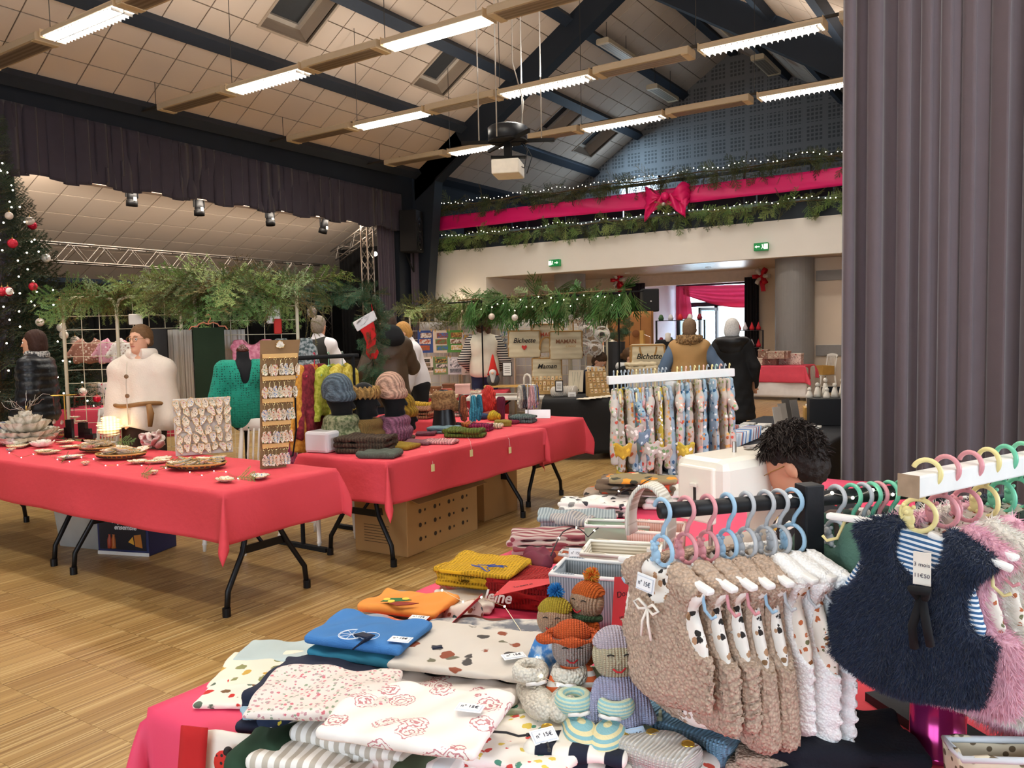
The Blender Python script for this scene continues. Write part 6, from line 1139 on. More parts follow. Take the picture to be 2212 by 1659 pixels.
leaf2([(-.09, -.06), (.07, .03), (.1, -.15), (.09, -.25), (.12, -.33), (.09, -.4), (.03, -.4), (-.01, -.34), (0, -.24), (-.03, -.15)], .02).build('felt_body', RF, r, bev=.012); leaf2([(-.13, -.03), (.08, .09), (.115, .0), (-.085, -.12)], .026).build('cuff', M('e4e0de', .9, bump=.3, bs=90), r, bev=.01); MB().tube([(.07, 0, .08), (.06, 0, .16)], .004, 5).build('loop', RF, r)
# ================================================================ POSTCARD, TOTE AND JEWELLERY STALLS ON THE RIGHT
dR = facing(at(1180, 700, d=11), 0)
G = [at(px, 680, d=d_) for px, d_ in ((885, 12.2), (990, 12.2), (995, 12.0), (1105, 12.0), (1110, 11.4), (1228, 11.2), (1232, 11.0), (1310, 10.8))]
for i, lb in enumerate(('white wire grid with the blue and green postcards', 'white wire grid behind the curly-haired woman', 'white wire grid carrying the canvas tote bags', 'white wire grid with the fabric hearts')): grid_panel(lb, G[2*i], G[2*i+1], 1.93, 5, 13)
pleat('white_drape', flat(G[0]+Vector((-.1, .35, 0)))[:2], flat(G[5]+Vector((0, .35, 0)))[:2], .3, 1.75, M('cfcac6', .85, var=.06), 16, .03, 'long pale grey cloth hung behind the postcard grids', 'cloth', 71)
heap('twiggy fir branches on the postcard grids', [flat(G[0]), flat(G[1]), flat(G[3])], 110, ['fir', 'brown', 'brown', 'dark'], (.9, 1.5), 1.95, 13)
f0, f1 = at(1040, 652, z=2.0), at(1336, 634, z=2.0); r = thing('garland_frame', 'thin black frame with two poles over the jewellery table', 'frame', (f0.x, f0.y, 0)); d = f1-f0; MB().tube([(0, 0, 0), (0, 0, 2.0), (d.x, d.y, 2.0), (d.x, d.y, 0)], .012).build('pole_arch', BLACK, r); MB().tube([(d.x*-.3, d.y*-.3, 2.01), (d.x*1.15, d.y*1.15, 2.01)], .01, 6).build('cross_pole', BLACK, r)
heap('drooping cypress garland along the black frame', [(f0.x-d.x*.2, f0.y-d.y*.2, 0), flat(f0), flat(f1), (f1.x+d.x*.08, f1.y+d.y*.08, 0)], 210, ['thuja', 'thuja', 'thuja', 'fir'], (.6, 1.0), 2.02, 15, .3, .06, True)
s = thing('fairy_lights', 'fairy lights in the cypress garland', 'lights', (f0.x, f0.y, 2.0)); random.seed(3); pts = [Vector((d.x*i/22, d.y*i/22, rnd(-.15, .02)))+Vector((.05, -.08, 0)) for i in range(23)]; MB().tube(pts, .002, 4).build('wire', BLACK, s); bulbs(s, pts, .009)
for i, (px, py, col) in enumerate(((1272, 644, 'b08a3a'), (1112, 686, 'd9d0c8'), (1062, 684, 'd0bfae'), (1234, 686, 'd9d3cc'))): c = at(px, py, d=10.1); r = thing('bauble', ('gold', 'clear glass', 'small copper glass', 'frosted glass')[i]+' bauble hanging from the cypress garland', 'bauble', c); MB().ball((0, 0, 0), .042, 12, 8).build('ball', M(col, .2, .7 if i == 0 else .1), r, True); MB().tube([(0, 0, .04), (0, 0, .14)], .002, 4).build('thread', STEEL, r)
# postcards clipped to the grid
cards = [(920, 738, .24, .33, '2f4a86', ('8a5a3a', 'd9d3c8', 'b5542c')), (953, 738, .24, .33, 'd9c9b0', ('3a6aa8', '8a4a2c', '5a7a4a')), (983, 737, .24, .33, '4f8a3a', ('c9a24a', '7a4a2c', 'e0d8c8')), (1012, 740, .2, .3, 'd9cfc0', ('2a62b0', 'c9a24a', '3a6a9a')), (1087, 735, .2, .33, 'b5a594', ('4a6a9a', 'd9d3c8', '6a7a8a')), (920, 788, .24, .22, 'e3ddd0', ('2a2a26', '5a5a4a', '8a7a5a')), (953, 790, .24, .26, '6d8a5a', ('c9a24a', '3a3a36', 'd9d3c8')), (985, 790, .24, .26, 'c9ced0', ('8a8f92', 'e9ebec', '6a7074')), (1010, 792, .18, .24, 'e3ddd0', ('5a6a3a', 'c9a24a', 'efe9dd'))]
for i, (px, py, w_, h_, col, pc3) in enumerate(cards):
    c = at(px, py, d=11.85); r = thing('poster_card', '%s poster of the %s row on the postcard grids' % (ORD[i] if i < 5 else ORD[i-5], 'upper' if i < 5 else 'lower'), 'poster', c, dR+.05, 'posters on the postcard grids'); MB().bb((-w_/2, -.004, -h_/2), (w_/2, .004, h_/2)).build('sheet', M(col, .6), r)
    for a in range(3): MB().box((rnd(-.03, .03), -.006, h_*(.28-.28*a)), (w_*.7, .003, h_*.22)).build('printed_picture', M(pc3[a], .6, kind='fleck', c2=pc3[(a+1) % 3], sc=35), r)
    for g_ in (-1, 1): MB().box((g_*w_*.35, -.006, h_/2), (.012, .01, .04)).build('peg', PINE, r)
# tote bags
CAN = M('cdbf9f', .9, var=.06, vs=14, bump=.25, bs=220); BND = M('a8804a', .9)
def tote(label, c, W, Hh, words, rz, col, heart=False, shear=0, handles=True, size=.09, D=.05, stand=False):
    r = thing('tote_bag', label, 'bag', c, rz, 'canvas tote bags'); S = SDF((-W/2-.05, -D-.05, -Hh-.03), (W/2+.05, D+.05, .03), .011)
    for i in range(5): t_ = i/4; S.box((0, 0, -Hh*(.1+.2*i)), (W/2, D*(.5+.5*t_), Hh*.13), .02, .03)
    S.wob(lambda X, Y, Z: .005*np.sin(X*22+Z*12)*np.sin(Z*25)+0*Y); S.build('canvas_body', CAN, r)
    for g_ in (-1, 1): MB().box((g_*W/2, 0, -Hh/2), (.016, D*1.4, Hh*.98)).build('edge_binding', BND, r, bev=.004)
    MB().box((0, 0, -.005), (W, D*1.15, .018)).build('top_binding', BND, r, bev=.004)
    if handles: MB().surf(lambda u, v: (.1*math.cos(PI*u)*1.0, -.03+(v-.5)*.006, .28*math.sin(PI*u)**.6), 16, 1).build('handle', BND, r, solid=.02)
    if stand: MB().surf(lambda u, v: (.1*math.cos(PI*u), -.06+(v-.5)*.006, -.02-.16*math.sin(PI*u)), 16, 1).build('handle', BND, r, solid=.02)
    text(words, size, M(col, .7), r, (0, -D-.016, -Hh*.38), (PI/2, 0, 0), shear=shear, bold=.0015, ext=.002)
    if heart: MB().prism([(0, -.045), (.035, -.005), (.035, .015), (.018, .025), (0, .01), (-.018, .025), (-.035, .015), (-.035, -.005)], -D-.016, -D-.012, lambda q: (q[0], q[2], q[1]-Hh*.62)).build('heart', M('c4302c', .7), r)
    return r
tote('canvas tote lettered Bichette with a red heart', at(1132, 714, d=10.9), .43, .36, 'Bichette', dR, '1a1a1a', True, .3); tote('canvas tote lettered MAMIE in coral', at(1184, 700, d=10.95), .42, .38, 'MAMIE', dR, 'c4543c', size=.075)
tote('canvas tote lettered MAMAN in brown capitals', at(1222, 715, d=10.7), .43, .37, 'MAMAN', dR, '8a5a3c', size=.075); text('Chérie', .05, M('c9a06a', .7), [o for o in COL.objects if o.get('label') == 'canvas tote lettered MAMAN in brown capitals'][0], (.06, -.067, -.2), (PI/2, 0, 0), shear=.3); tote('canvas tote lettered Maman hanging low behind the earring rack', at(1181, 773, d=10.9), .40, .3, 'Maman', dR, '1a1a1a', False, .3)
c = at(1398, 745, d=9.6); tote('canvas tote lettered Bichette standing on a white box', c, .40, .36, 'Bichette', facing(c, 10), '1a1a1a', False, .3, False, D=.09, stand=True); r = thing('white_plinth', 'white box under the standing tote bag', 'box', (c.x, c.y, 0), facing(c, 10)); MB().bb((-.22, -.2, 0), (.22, .2, c.z-.37)).build('carton', M('dcd6cc', .7), r, bev=.01); MB().bb((-.22, -.201, .3), (.22, -.2, .305)).build('joint', M('a49c90', .7), r)
folded('folded_tote', 'two flat folded canvas totes below the standing tote', 'bag', at(1385, 798, d=9.3), .36, .22, 2, .04, facing(c, 10), CAN, 3)
# fabric hearts
HM_ = [M('e3dad0', .9, kind='print', c2=cs_, sc=40) for cs_ in (('c08a80', 'e9e2d8', '9a8a80'), ('2a2a2e', 'd9d3cc', '6a6a70'), ('b0a090', 'e9e2d8', '6d6258'), ('7aa06a', 'e9e9e0', 'a0c090'))]
for i, (px, py, k) in enumerate(((1249, 686, 0), (1287, 688, 1), (1267, 715, 2), (1300, 725, 3), (1262, 752, 0), (1285, 755, 2))):
    c = at(px, py, d=10.75); o = thing('fabric_heart', ('pink floral', 'black checked', 'large frilled grey', 'green-edged white', 'lower pink', 'lower grey')[i]+' fabric heart hanging on the wire grid', 'ornament', c, dR); S = SDF((-.13, -.05, -.17), (.13, .05, .11), .008); S.ell((-.045, 0, .02), (.06, .028, .06), .02); S.ell((.045, 0, .02), (.06, .028, .06), .02); S.cap((0, 0, 0), (0, 0, -.1), .07, .012, .03); S.build('stuffed_body', HM_[k], o); MB().tube([(.1*math.sin(a)*(1 if a < PI else 1), -.0, .02-.1*math.cos(a)) for a in np.linspace(.3, 5.98, 22)], .012, 6).build('frill', M('d9d3ca', .9), o, True); MB().tube([(0, 0, .06), (0, 0, .16)], .003, 4).build('ribbon', M('c9c2b8', .8), o)
# black jewellery table
c = at(1222, 862, z=TZ); o = paper_cloth('black cloth reaching almost to the floor over the jewellery table', -.5, .5, -.42, .42, TZ, (.66, .66, .66, .3), M('101012', .75, var=.2, bump=.3, bs=8), .2, seed=6); bt = (c.x+.02, c.y+.42, 0); o.location = bt; o.rotation_euler.z = .5; r = folding_table('folding table under the black cloth', bt[0]-.48, bt[0]+.48, bt[1]-.4, bt[1]+.4, .73); r.rotation_euler.z = .5
JT = lambda px, py, dz=0: at(px, py, z=TZ+.006+dz); JW = M('d6bd92', .7, var=.1)
def tiers(label, c, rz, W, n_, per):
    r = thing('earring_rack', label, 'display', c, rz); cd = None; random.seed(per)
    for j in range(n_):
        MB().bb((-W/2, .02+j*.05, 0), (W/2, .05+j*.05, .05+j*.065)).build('step', M('b8945c', .6, var=.15), r, bev=.003)
        for i in range(per): q = (-W/2+.03+i*(W-.06)/(per-1), .02+j*.05, .05+j*.065+.025); cd = MB().box((0, 0, 0), (.034, .003, .055), rot=Matrix.Rotation(-.25, 3, 'X')).build('earring_card', M(('c9a878', 'd9c29a', 'bf9a68')[(i+j) % 3], .7), r); cd.location = q; MB().ball((0, -.006, -.004), .007, 6, 5).build('earring', M(('2a2a2c', 'b5442c', 'c9a24a', '3a6a8a')[(i+j*2) % 4], .3), cd)
    return r
tiers('wide tiered wooden rack of earring cards on the left of the black table', JT(1180, 852), .45, .42, 3, 8); tiers('tall tiered wooden rack of earring cards at the corner of the black table', JT(1297, 858), .7, .26, 5, 5)
c = JT(1243, 848); r = thing('necklace_board', 'slanted cream necklace board with two chains', 'display', c, dR-.2); MB().box((0, .05, .15), (.2, .012, .3), rot=Matrix.Rotation(-.3, 3, 'X')).build('board', M('e3d6ba', .7), r, bev=.004)
for x in (-.03, .04): MB().tube([(x-.02, .08, .27), (x, .0, .04), (x+.02, .08, .27)], .0015, 4).ball((x, -.003, .035), .01, 8, 6).build('necklace', M('3a5a3a', .3, .5), r)
for i in range(12): q = JT(1196+i*4.2, 857-.2*i); o = MB().lathe([(.001, -.004), (.062, -.004), (.066, 0), (.062, .004), (.001, .004)], 22, (0, 0, .064), rot=Matrix.Rotation(PI/2, 3, 'X')).build('plaster_coaster', M('e6ddcf', .7), None, True); o.location = q; o.rotation_euler.z = dR+.9; tag(o, ORD[i]+' cream plaster coaster from the left in the row on the black table', 'coaster', 'plaster coasters in a row')
for i, (px, py, w_, h_, lb, col) in enumerate(((1208, 838, .1, .14, 'dark framed oval notice on the black table', '2a211c'), (1236, 858, .1, .11, 'small white printed sign on the black table', 'e9e6e2'), (1096, 805, .13, .19, 'framed shell print on the wooden shelf', '2a211c'))):
    c = at(px, py+8, d=10.0 if i < 2 else 10.6); r = thing('framed_sign', lb, 'sign', c, dR); MB().bb((-w_/2, -.006, 0), (w_/2, .006, h_)).build('frame', M(col, .5), r, bev=.003); MB().bb((-w_/2+.012, -.009, .012), (w_/2-.012, -.006, h_-.012)).build('sheet', M('efebe4', .6), r)
    for j in range(4): MB().bb((-w_*.28, -.011, h_*(.25+.14*j)), (w_*.28, -.009, h_*(.25+.14*j)+.006)).build('text_line', M('6a625a', .7), r)
for i in range(6): o = MB().box((0, 0, .004), (.16, .11, .006), rnd(-.6, .6)).build('flyer', M('ece3cf', .7)); o.location = JT(1262+i*12, 862-i*1.3, i*.003); tag(o, ORD[i]+' cream flyer fanned on the front of the black table', 'flyer', 'fanned flyers')
# wooden shelf with gnome and arch ornaments
c = at(1108, 832, d=10.6); r = thing('wooden_shelf', 'small wooden riser shelf behind the hat table', 'shelf', (c.x, c.y, TZ), dR); MB().bb((-.38, -.12, c.z-TZ-.02), (.38, .12, c.z-TZ)).build('board', PINE, r); [MB().bb((g_*.34-.012, -.1, -.0), (g_*.34+.012, .1, c.z-TZ-.02)).build('support', PINE, r) for g_ in (-1, 1)]; sb = c
r = folding_table('table carrying the wooden riser shelf', c.x-.6, c.x+.6, c.y-.35, c.y+.35, TZ-.004); r.rotation_euler.z = dR
o = thing('felt_gnome', 'grey bearded gnome with a red pointed hat', 'ornament', sb+Vector((-.22, -.14, 0)), dR); S = SDF((-.12, -.1, 0), (.12, .1, .42), .008); S.ell((0, 0, .08), (.085, .075, .085), .02); S.cut(lambda X, Y, Z: .001-Z+0*X+0*Y); S.build('body', M('4a4a4e', .95), o); MB().lathe([(.08, .14), (.05, .24), (.012, .4), (.001, .42)], 16).build('pointed_hat', M('c4281f', .9), o, True); S = SDF((-.09, -.12, .0), (.09, .05, .22), .008); S.cap((0, -.06, .17), (0, -.075, .06), .05, .02, .02); S.build('beard', M('c9c6c2', .95, bump=.6, bs=90), o); MB().ball((0, -.11, .17), .018).build('nose', M('d9a384', .6), o, True)
o = MB().tube([(-.05, 0, 0), (-.05, 0, .1), (-.035, 0, .135), (0, 0, .15), (.035, 0, .135), (.05, 0, .1), (.05, 0, 0)], .014, 8).build('plaster_arch', M('e9e2d6', .7), None, True); o.location = sb+Vector((.24, -.02, 0)); tag(o, 'white plaster arch ornament on the wooden shelf', 'ornament')
# fur-edged red table with boxes and cards
c = at(935, 850, z=TZ); o = paper_cloth('red paper cloth on the card table with a fluffy white edging', -.85, .85, -.4, .4, TZ, (.15, .15, .4, .1), M('cf3c4c', .75, bump=.15), seed=12); o.location = (c.x, c.y+.35, 0); o.rotation_euler.z = .52; fm0 = o; r = folding_table('folding table under the fur-edged red cloth', c.x-.8, c.x+.8, c.y-.03, c.y+.73); r.rotation_euler.z = .52
o = thing('faux_fur_strip', 'white faux fur strip along the front of the card table', 'trim', (c.x, c.y+.35, TZ+.005), .52); rs = np.random.RandomState(3); n_ = 5000; b_ = np.stack([rs.uniform(-.85, .5, n_), rs.uniform(-.42, -.22, n_), rs.uniform(0, .02, n_)], 1); dd = np.stack([rs.normal(0, .5, n_), rs.uniform(-1, .3, n_), rs.uniform(-.5, .5, n_)], 1); dd /= np.linalg.norm(dd, axis=1)[:, None]; b_[:, 2] += .0; wv = np.cross(dd, (0, 0, 1.))*.003; V = np.stack([b_-wv, b_+wv, b_+dd*rs.uniform(.03, .07, n_)[:, None]], 1).reshape(-1, 3); npmesh('fur_pile', V, np.arange(n_*3).reshape(-1, 3), M('eee4d6', .9), o, False)['kind'] = 'stuff'; MB().bb((-.85, -.42, 0), (.5, -.22, .012)).build('backing', M('e3d8c8', .9), o)
CT = lambda px, py, dz=0: at(px, py, z=TZ+.008+dz); bx = [(940, 812, '8a5a3c', 'brown spotted gift box', .14, .1), (970, 805, '7a4a30', 'brown lidded gift box', .16, .12), (965, 818, 'b5564a', 'terracotta spotted box', .13, .08), (1000, 812, 'e0b0a8', 'large pink paper box', .2, .13), (985, 798, '1f2a22', 'dark green spotted box with a red edge', .15, .08), (945, 832, 'd9b08a', 'low cardboard tray of cards', .2, .04), (975, 832, 'e3c8a8', 'round pale box lid', .16, .04), (905, 815, 'e9e3d8', 'white ornament tray', .16, .06)]
for i, (px, py, col, lb, w_, h_) in enumerate(bx): q = CT(px, 845+(py-798)*.42); r = thing('gift_box', lb+' on the card table', 'box', q, rnd(.2, .8)); MB().bb((-w_/2, -w_*.4, 0), (w_/2, w_*.4, h_)).build('base', M(col, .7, kind='dots', c2='efe6da', sc=40) if 'spotted' in lb else M(col, .7), r, bev=.005); MB().bb((-w_/2-.004, -w_*.4-.004, h_-.025), (w_/2+.004, w_*.4+.004, h_+.004)).build('lid', M(col, .6), r, bev=.004)
for i, (px, py, col, lb) in enumerate(((892, 805, '2f7a3c', 'green'), (912, 808, 'c8453c', 'red'))): q = CT(px, 851); r = thing('notice_card', 'standing %s handwritten price notice on the card table' % lb, 'sign', q, dR-.1); MB().bb((-.06, -.002, 0), (.06, .002, .2)).build('card', M(col, .7), r); [MB().bb((-.03, -.004, .1+.025*j), (.03, -.002, .104+.025*j)).build('handwriting', M('1a1a1a', .7), r) for j in range(3)]; MB().bb((-.04, -.02, 0), (.04, .02, .01)).build('foot', M('e0dcd6', .6), r)
# ---- foyer: red swag, dark side curtains, bows, loudspeaker on a stand, racks, bush
pleat('side_curtain', (-10.35, 22.05), (-9.72, 22.05), .05, 2.95, M('2a2230', .9), 6, .06, 'dark purple curtain left of the foyer opening', 'curtain', 81); pleat('side_curtain', (-6.75, 22.05), (-6.35, 22.05), .05, 2.95, M('1c1a22', .9), 5, .06, 'dark curtain right of the foyer opening', 'curtain', 82)
SW = M('e8406a', .6, var=.08, trans=.35); r = thing('red_swag', 'translucent pink-red swag draped over the glazed entrance', 'drape', (-9.9, 25.6, 0)); MB().surf(lambda u, v: (u*3.3, .08*math.sin(v*16+u*3)*(.3+math.sin(PI*u)), 3.0-.08*u-v*(.12+.62*math.sin(PI*min(1, u*.62+.12))**1.3)), 30, 14).build('swag', SW, r, True, solid=.004); MB().surf(lambda u, v: (-.25+.42*u+.14*v*u, .06*math.sin(u*14), 3.0-v*(1.15-.1*u)), 14, 10).build('tail', SW, r, True, solid=.004)
for i, (px, py) in enumerate(((1337, 605), (1646, 597))):
    c = at(px, py, y=21.6 if i == 0 else 21.4); r = thing('gift_bow', ('left', 'right')[i]+' red foil bow hanging beside the foyer opening', 'bow', c); random.seed(i)
    for k in range(6): a = k*1.05; MB().surf(lambda u, v: (.24*math.sin(PI*u)*math.cos(a)+(v-.5)*.1*-math.sin(a), -.1*math.sin(2*PI*u)-.05, .24*math.sin(PI*u)*math.sin(a)+(v-.5)*.1*math.cos(a)), 12, 2).build('loop', M('c4142c' if k % 2 else 'cfc9c6', .15, .3), r, True, solid=.004)
    MB().surf(lambda u, v: ((v-.5)*.12+.05*u, -.04, -.1-.3*u), 6, 2).build('tail', M('c4142c', .2, .2), r, solid=.004); MB().ball((0, -.06, 0), .05).build('knot', M('c4142c', .2, .2), r, True); MB().tube([(0, 0, .05), (0, .1, 3.16-c.z)], .005, 4).build('thread', STEEL, r)
c = at(1403, 649, d=15.5); r = thing('stand_loudspeaker', 'black loudspeaker on a tripod stand by the foyer', 'speaker', (c.x, c.y, 0), facing(c, 10)); MB().bb((-.16, -.16, c.z-.22), (.16, .16, c.z+.22)).build('cabinet', M('0e0e11', .6), r, bev=.02); MB().tube([(0, 0, c.z-.22), (0, 0, .3)], .018).build('pole', BLACK, r); [MB().tube([(0, 0, .6), (.4*math.cos(i*2.09), .4*math.sin(i*2.09), 0)], .012).build('leg', BLACK, r) for i in range(3)]; MB().box((0, -.162, c.z-.02), (.03, .004, .02)).build('badge', M('c9c9c9', .4), r)
for i, (px, py, d_, w_, h_, lb, col) in enumerate(((1470, 760, 17, 1.0, 1.75, 'black metal rack of small goods before the entrance', '17171a'), (1610, 770, 19, .8, 1.5, 'dark shelf with red gnomes and blue lights by the entrance', '1c1a20'))):
    c = at(px, py, d=d_); r = thing('display_rack', lb, 'rack', (c.x, c.y, 0), facing(c, 0))
    for x in (-w_/2, w_/2):
        for y in (-.18, .18): MB().tube([(x, y, 0), (x, y, h_)], .015).build('upright', M(col, .5), r)
    for j in range(4): z = .3+j*(h_-.3)/3; MB().bb((-w_/2, -.18, z-.012), (w_/2, .18, z)).build('shelf', M(col, .5), r)
    for j in range(1, 4):
        for k in range(5):
            z = .3+j*(h_-.3)/3; q = Matrix.Rotation(facing(c, 0), 3, 'Z') @ Vector((-w_/2+.1+k*(w_-.2)/4, 0, z)); o = MB().lathe([(.05, 0), (.06, .05), (.03, .12), (.001, .2 if i else .13)], 10).build('shelf_ornament', M(('c4202a', 'e9e3dc', '8a2030', '3a5a3a', 'd9d3d8')[(k+j) % 5] if not i else ('c4202a', 'b01824', 'd9d3d8')[(k+j) % 3], .7), None, True); o.location = (c.x+q.x, c.y+q.y, q.z); tag(o, '%s ornament on the %s shelf of the %s' % (ORD[k], ORD[j-1], 'black metal rack' if not i else 'dark gnome shelf'), 'ornament', 'ornaments on the rack %d' % i if False else ('ornaments on the black rack' if not i else 'ornaments on the gnome shelf'))
c = at(1443, 745, d=15); r = thing('mannequin_bust', 'white neck bust dressed in a black jumper beside the metal rack', 'mannequin', (c.x, c.y, 0), facing(c, 0)); S = SDF((-.3, -.2, .7), (.3, .2, 1.6), .014); S.ell((0, 0, 1.05), (.19, .13, .25), .05); S.cap((-.15, 0, 1.3), (.15, 0, 1.3), .07, k=.05); [S.cap((g_*.18, 0, 1.28), (g_*.23, 0, .95), .065, .05, .04) for g_ in (-1, 1)]; S.build('black_jumper', M('101013', .9), r); MB().lathe([(.07, 1.33), (.05, 1.4), (.052, 1.48), (.001, 1.5)], 14).build('neck', M('d9d3cc', .6), r, True); MB().tube([(0, 0, 0), (0, 0, .85)], .02).lathe([(.18, 0), (.02, .03)], 14).build('stand', BLACK, r)
c = at(1327, 700, d=11.3); r = thing('topiary_ball', 'round clipped green bush behind the cypress garland', 'plant', (c.x, c.y, 0)); random.seed(44); z = c.z
for i in range(90): a, b = rnd(0, 6.28), rnd(-1.2, 1.5); n_ = Vector((math.cos(a)*math.cos(b), math.sin(a)*math.cos(b), math.sin(b))); branch(r, 'art', (n_.x*.12, n_.y*.12, z+n_.z*.12), n_, rnd(0, 6), .75)
MB().lathe([(.12, 0), (.15, z-.25), (.13, z-.25), (.1, .05)], 14).build('planter', M('3a3a3c', .6), r)
c = at(1360, 760, d=12.6); r = thing('paper_backdrop', 'brown kraft paper hung on a wire grid with dried ornaments', 'backdrop', (c.x, c.y, 0), facing(c, 0)); MB().surf(lambda u, v: ((u-.5)*.75, .03*math.sin(u*9+v*5), .2+1.65*v), 10, 16).build('kraft_paper', M('a5703f', .8, var=.1, bump=.3, bs=6), r, True, solid=.004); [MB().tube([(-.35+i*.175, -.05, .2), (-.35+i*.175, -.05, 1.85)], .004, 5).build('wire', BLACK, r) for i in range(5)]; [MB().lathe([(.001, 0), (.06, .01), (.001, .02)], 12, (x, -.06, z_), rot=Matrix.Rotation(PI/2, 3, 'X')).build('dried_slice', M('7a4a24', .7), r) for x, z_ in ((.1, 1.5), (-.2, 1.4), (.2, 1.0), (-.05, 1.15))]
c = at(1388, 770, d=12.2); r = thing('ornament_tree', 'small wooden post with a hanging orange ornament', 'ornament', (c.x, c.y, 0)); MB().bb((-.03, -.03, 0), (.03, .03, 1.55)).build('post', PINE, r); MB().ball((.15, -.05, 1.25), .07, 10, 8, (.8, .6, 1.4)).build('orange_ornament', M('d9502a', .4), r, True); MB().tube([(0, 0, 1.5), (.15, -.05, 1.45), (.15, -.05, 1.35)], .004, 5).build('wire_arm', STEEL, r)
# ---- far red and white table with boxes
c = at(1672, 790, z=TZ); o = paper_cloth('white floor-length cloth on the far box table', -1.0, 1.0, -.4, .4, TZ-.012, (.55, .66, .66, .2), M('e6dfdc', .8, bump=.2, bs=6), .1, seed=20); bt = (c.x-.35, c.y+.4, 0); o.location = bt; o2 = paper_cloth('pink-red runner over the white cloth of the far box table', -1.0, 1.0, -.42, .42, TZ, (.2, .3, .36, .1), M('dd4a5e', .75, bump=.15), .5, seed=21); o2.location = bt; folding_table('folding table under the white and red cloths far off', bt[0]-.98, bt[0]+.98, bt[1]-.38, bt[1]+.38, TZ-.016)
random.seed(51)
for i, (px, py, w_, h_, col) in enumerate(((1640, 772, .22, .16, 'd9c0b0'), (1665, 776, .3, .12, 'b08a7a'), (1700, 780, .3, .12, 'd9cabb'), (1650, 758, .2, .2, '8a6a5a'), (1690, 764, .3, .16, 'c0a090'), (1722, 770, .22, .24, 'e0d0c4'), (1678, 752, .34, .16, 'b59a8a'), (1630, 755, .18, .16, '7a5a4c'))):
    q = at(px, py+8, y=bt[1]-.3+.2*(i % 3)); r = thing('fabric_box', ORD[i]+' fabric-covered craft box on the far table from the left', 'box', (q.x, q.y, TZ+.006+(.14 if i in (3, 4, 6) else 0)), rnd(-.1, .1), 'fabric-covered craft boxes'); MB().bb((-w_/2, -.12, 0), (w_/2, .12, h_)).build('base', M(col, .8, kind='print', c2=(col, '8a4a4a', 'efe6da', '6a5a50'), sc=40), r, bev=.008); MB().bb((-w_/2-.006, -.126, h_-.03), (w_/2+.006, .126, h_+.004)).build('lid', M(col, .8, kind='dots', c2='efe6da', sc=60), r, bev=.006); MB().box((0, -.128, h_-.02), (.03, .006, .02)).build('clasp', M('a52a2a', .5), r)
# ================================================================ NEAR STALL
pleat('hall_curtain', (-1.06, 5.65), (1.5, 5.65), .04, 6.15, M('5f5459', .9, var=.06, bump=.12, bs=300, sheen=.4), 19, .085, 'tall grey-mauve curtain hanging in deep folds at the right', 'curtain', 91, thick=.008)
NZ = .74; N = lambda px, py, dz=0.: at(px, py, z=NZ+.006+dz)
folding_table('folding table under the near clothes stall', -1.60, -.45, 1.0, 2.75, NZ-.004); folding_table('second folding table of the near stall beside the sewing machine', -1.60, -.45, 2.8, 4.4, NZ-.004)
paper_cloth('pink-red paper cloth of the near stall with a crumpled corner at the lower left', -1.62, -.42, .98, 4.42, NZ, (.3, .2, .34, .1), M('e04468', .6, var=.1, vs=4, bump=.4, bs=9), .4, seed=31)
PR = lambda base, cols, sc=30: M(base, .9, kind='print', c2=tuple(cols), sc=sc, var=.05)
F1 = PR('ddd2ca', ('c8707a', 'a89894', '8a9880', 'ddd2ca', 'b88a90', 'c9a8a8'), 110); F2 = M('ece4dd', .9, kind='lace', c2='b0505e', sc=17, var=.04); F3 = M('b9b0a2', .9, kind='stripe', c2='e8e4de', sc=14, var=.05); F4 = PR('eee9df', ('cf4a44', '4f8a74', 'cf4a44', 'dcc45a', 'eee9df'), 48); F5 = PR('cfc8be', ('8a4a34', '4a4644', '6d6a58', 'cfc8be', 'cfc8be'), 22)
NAVYC = M('20263a', .85, var=.15); BLU = M('3f78b5', .85, var=.1, kind='weave', sc=150)
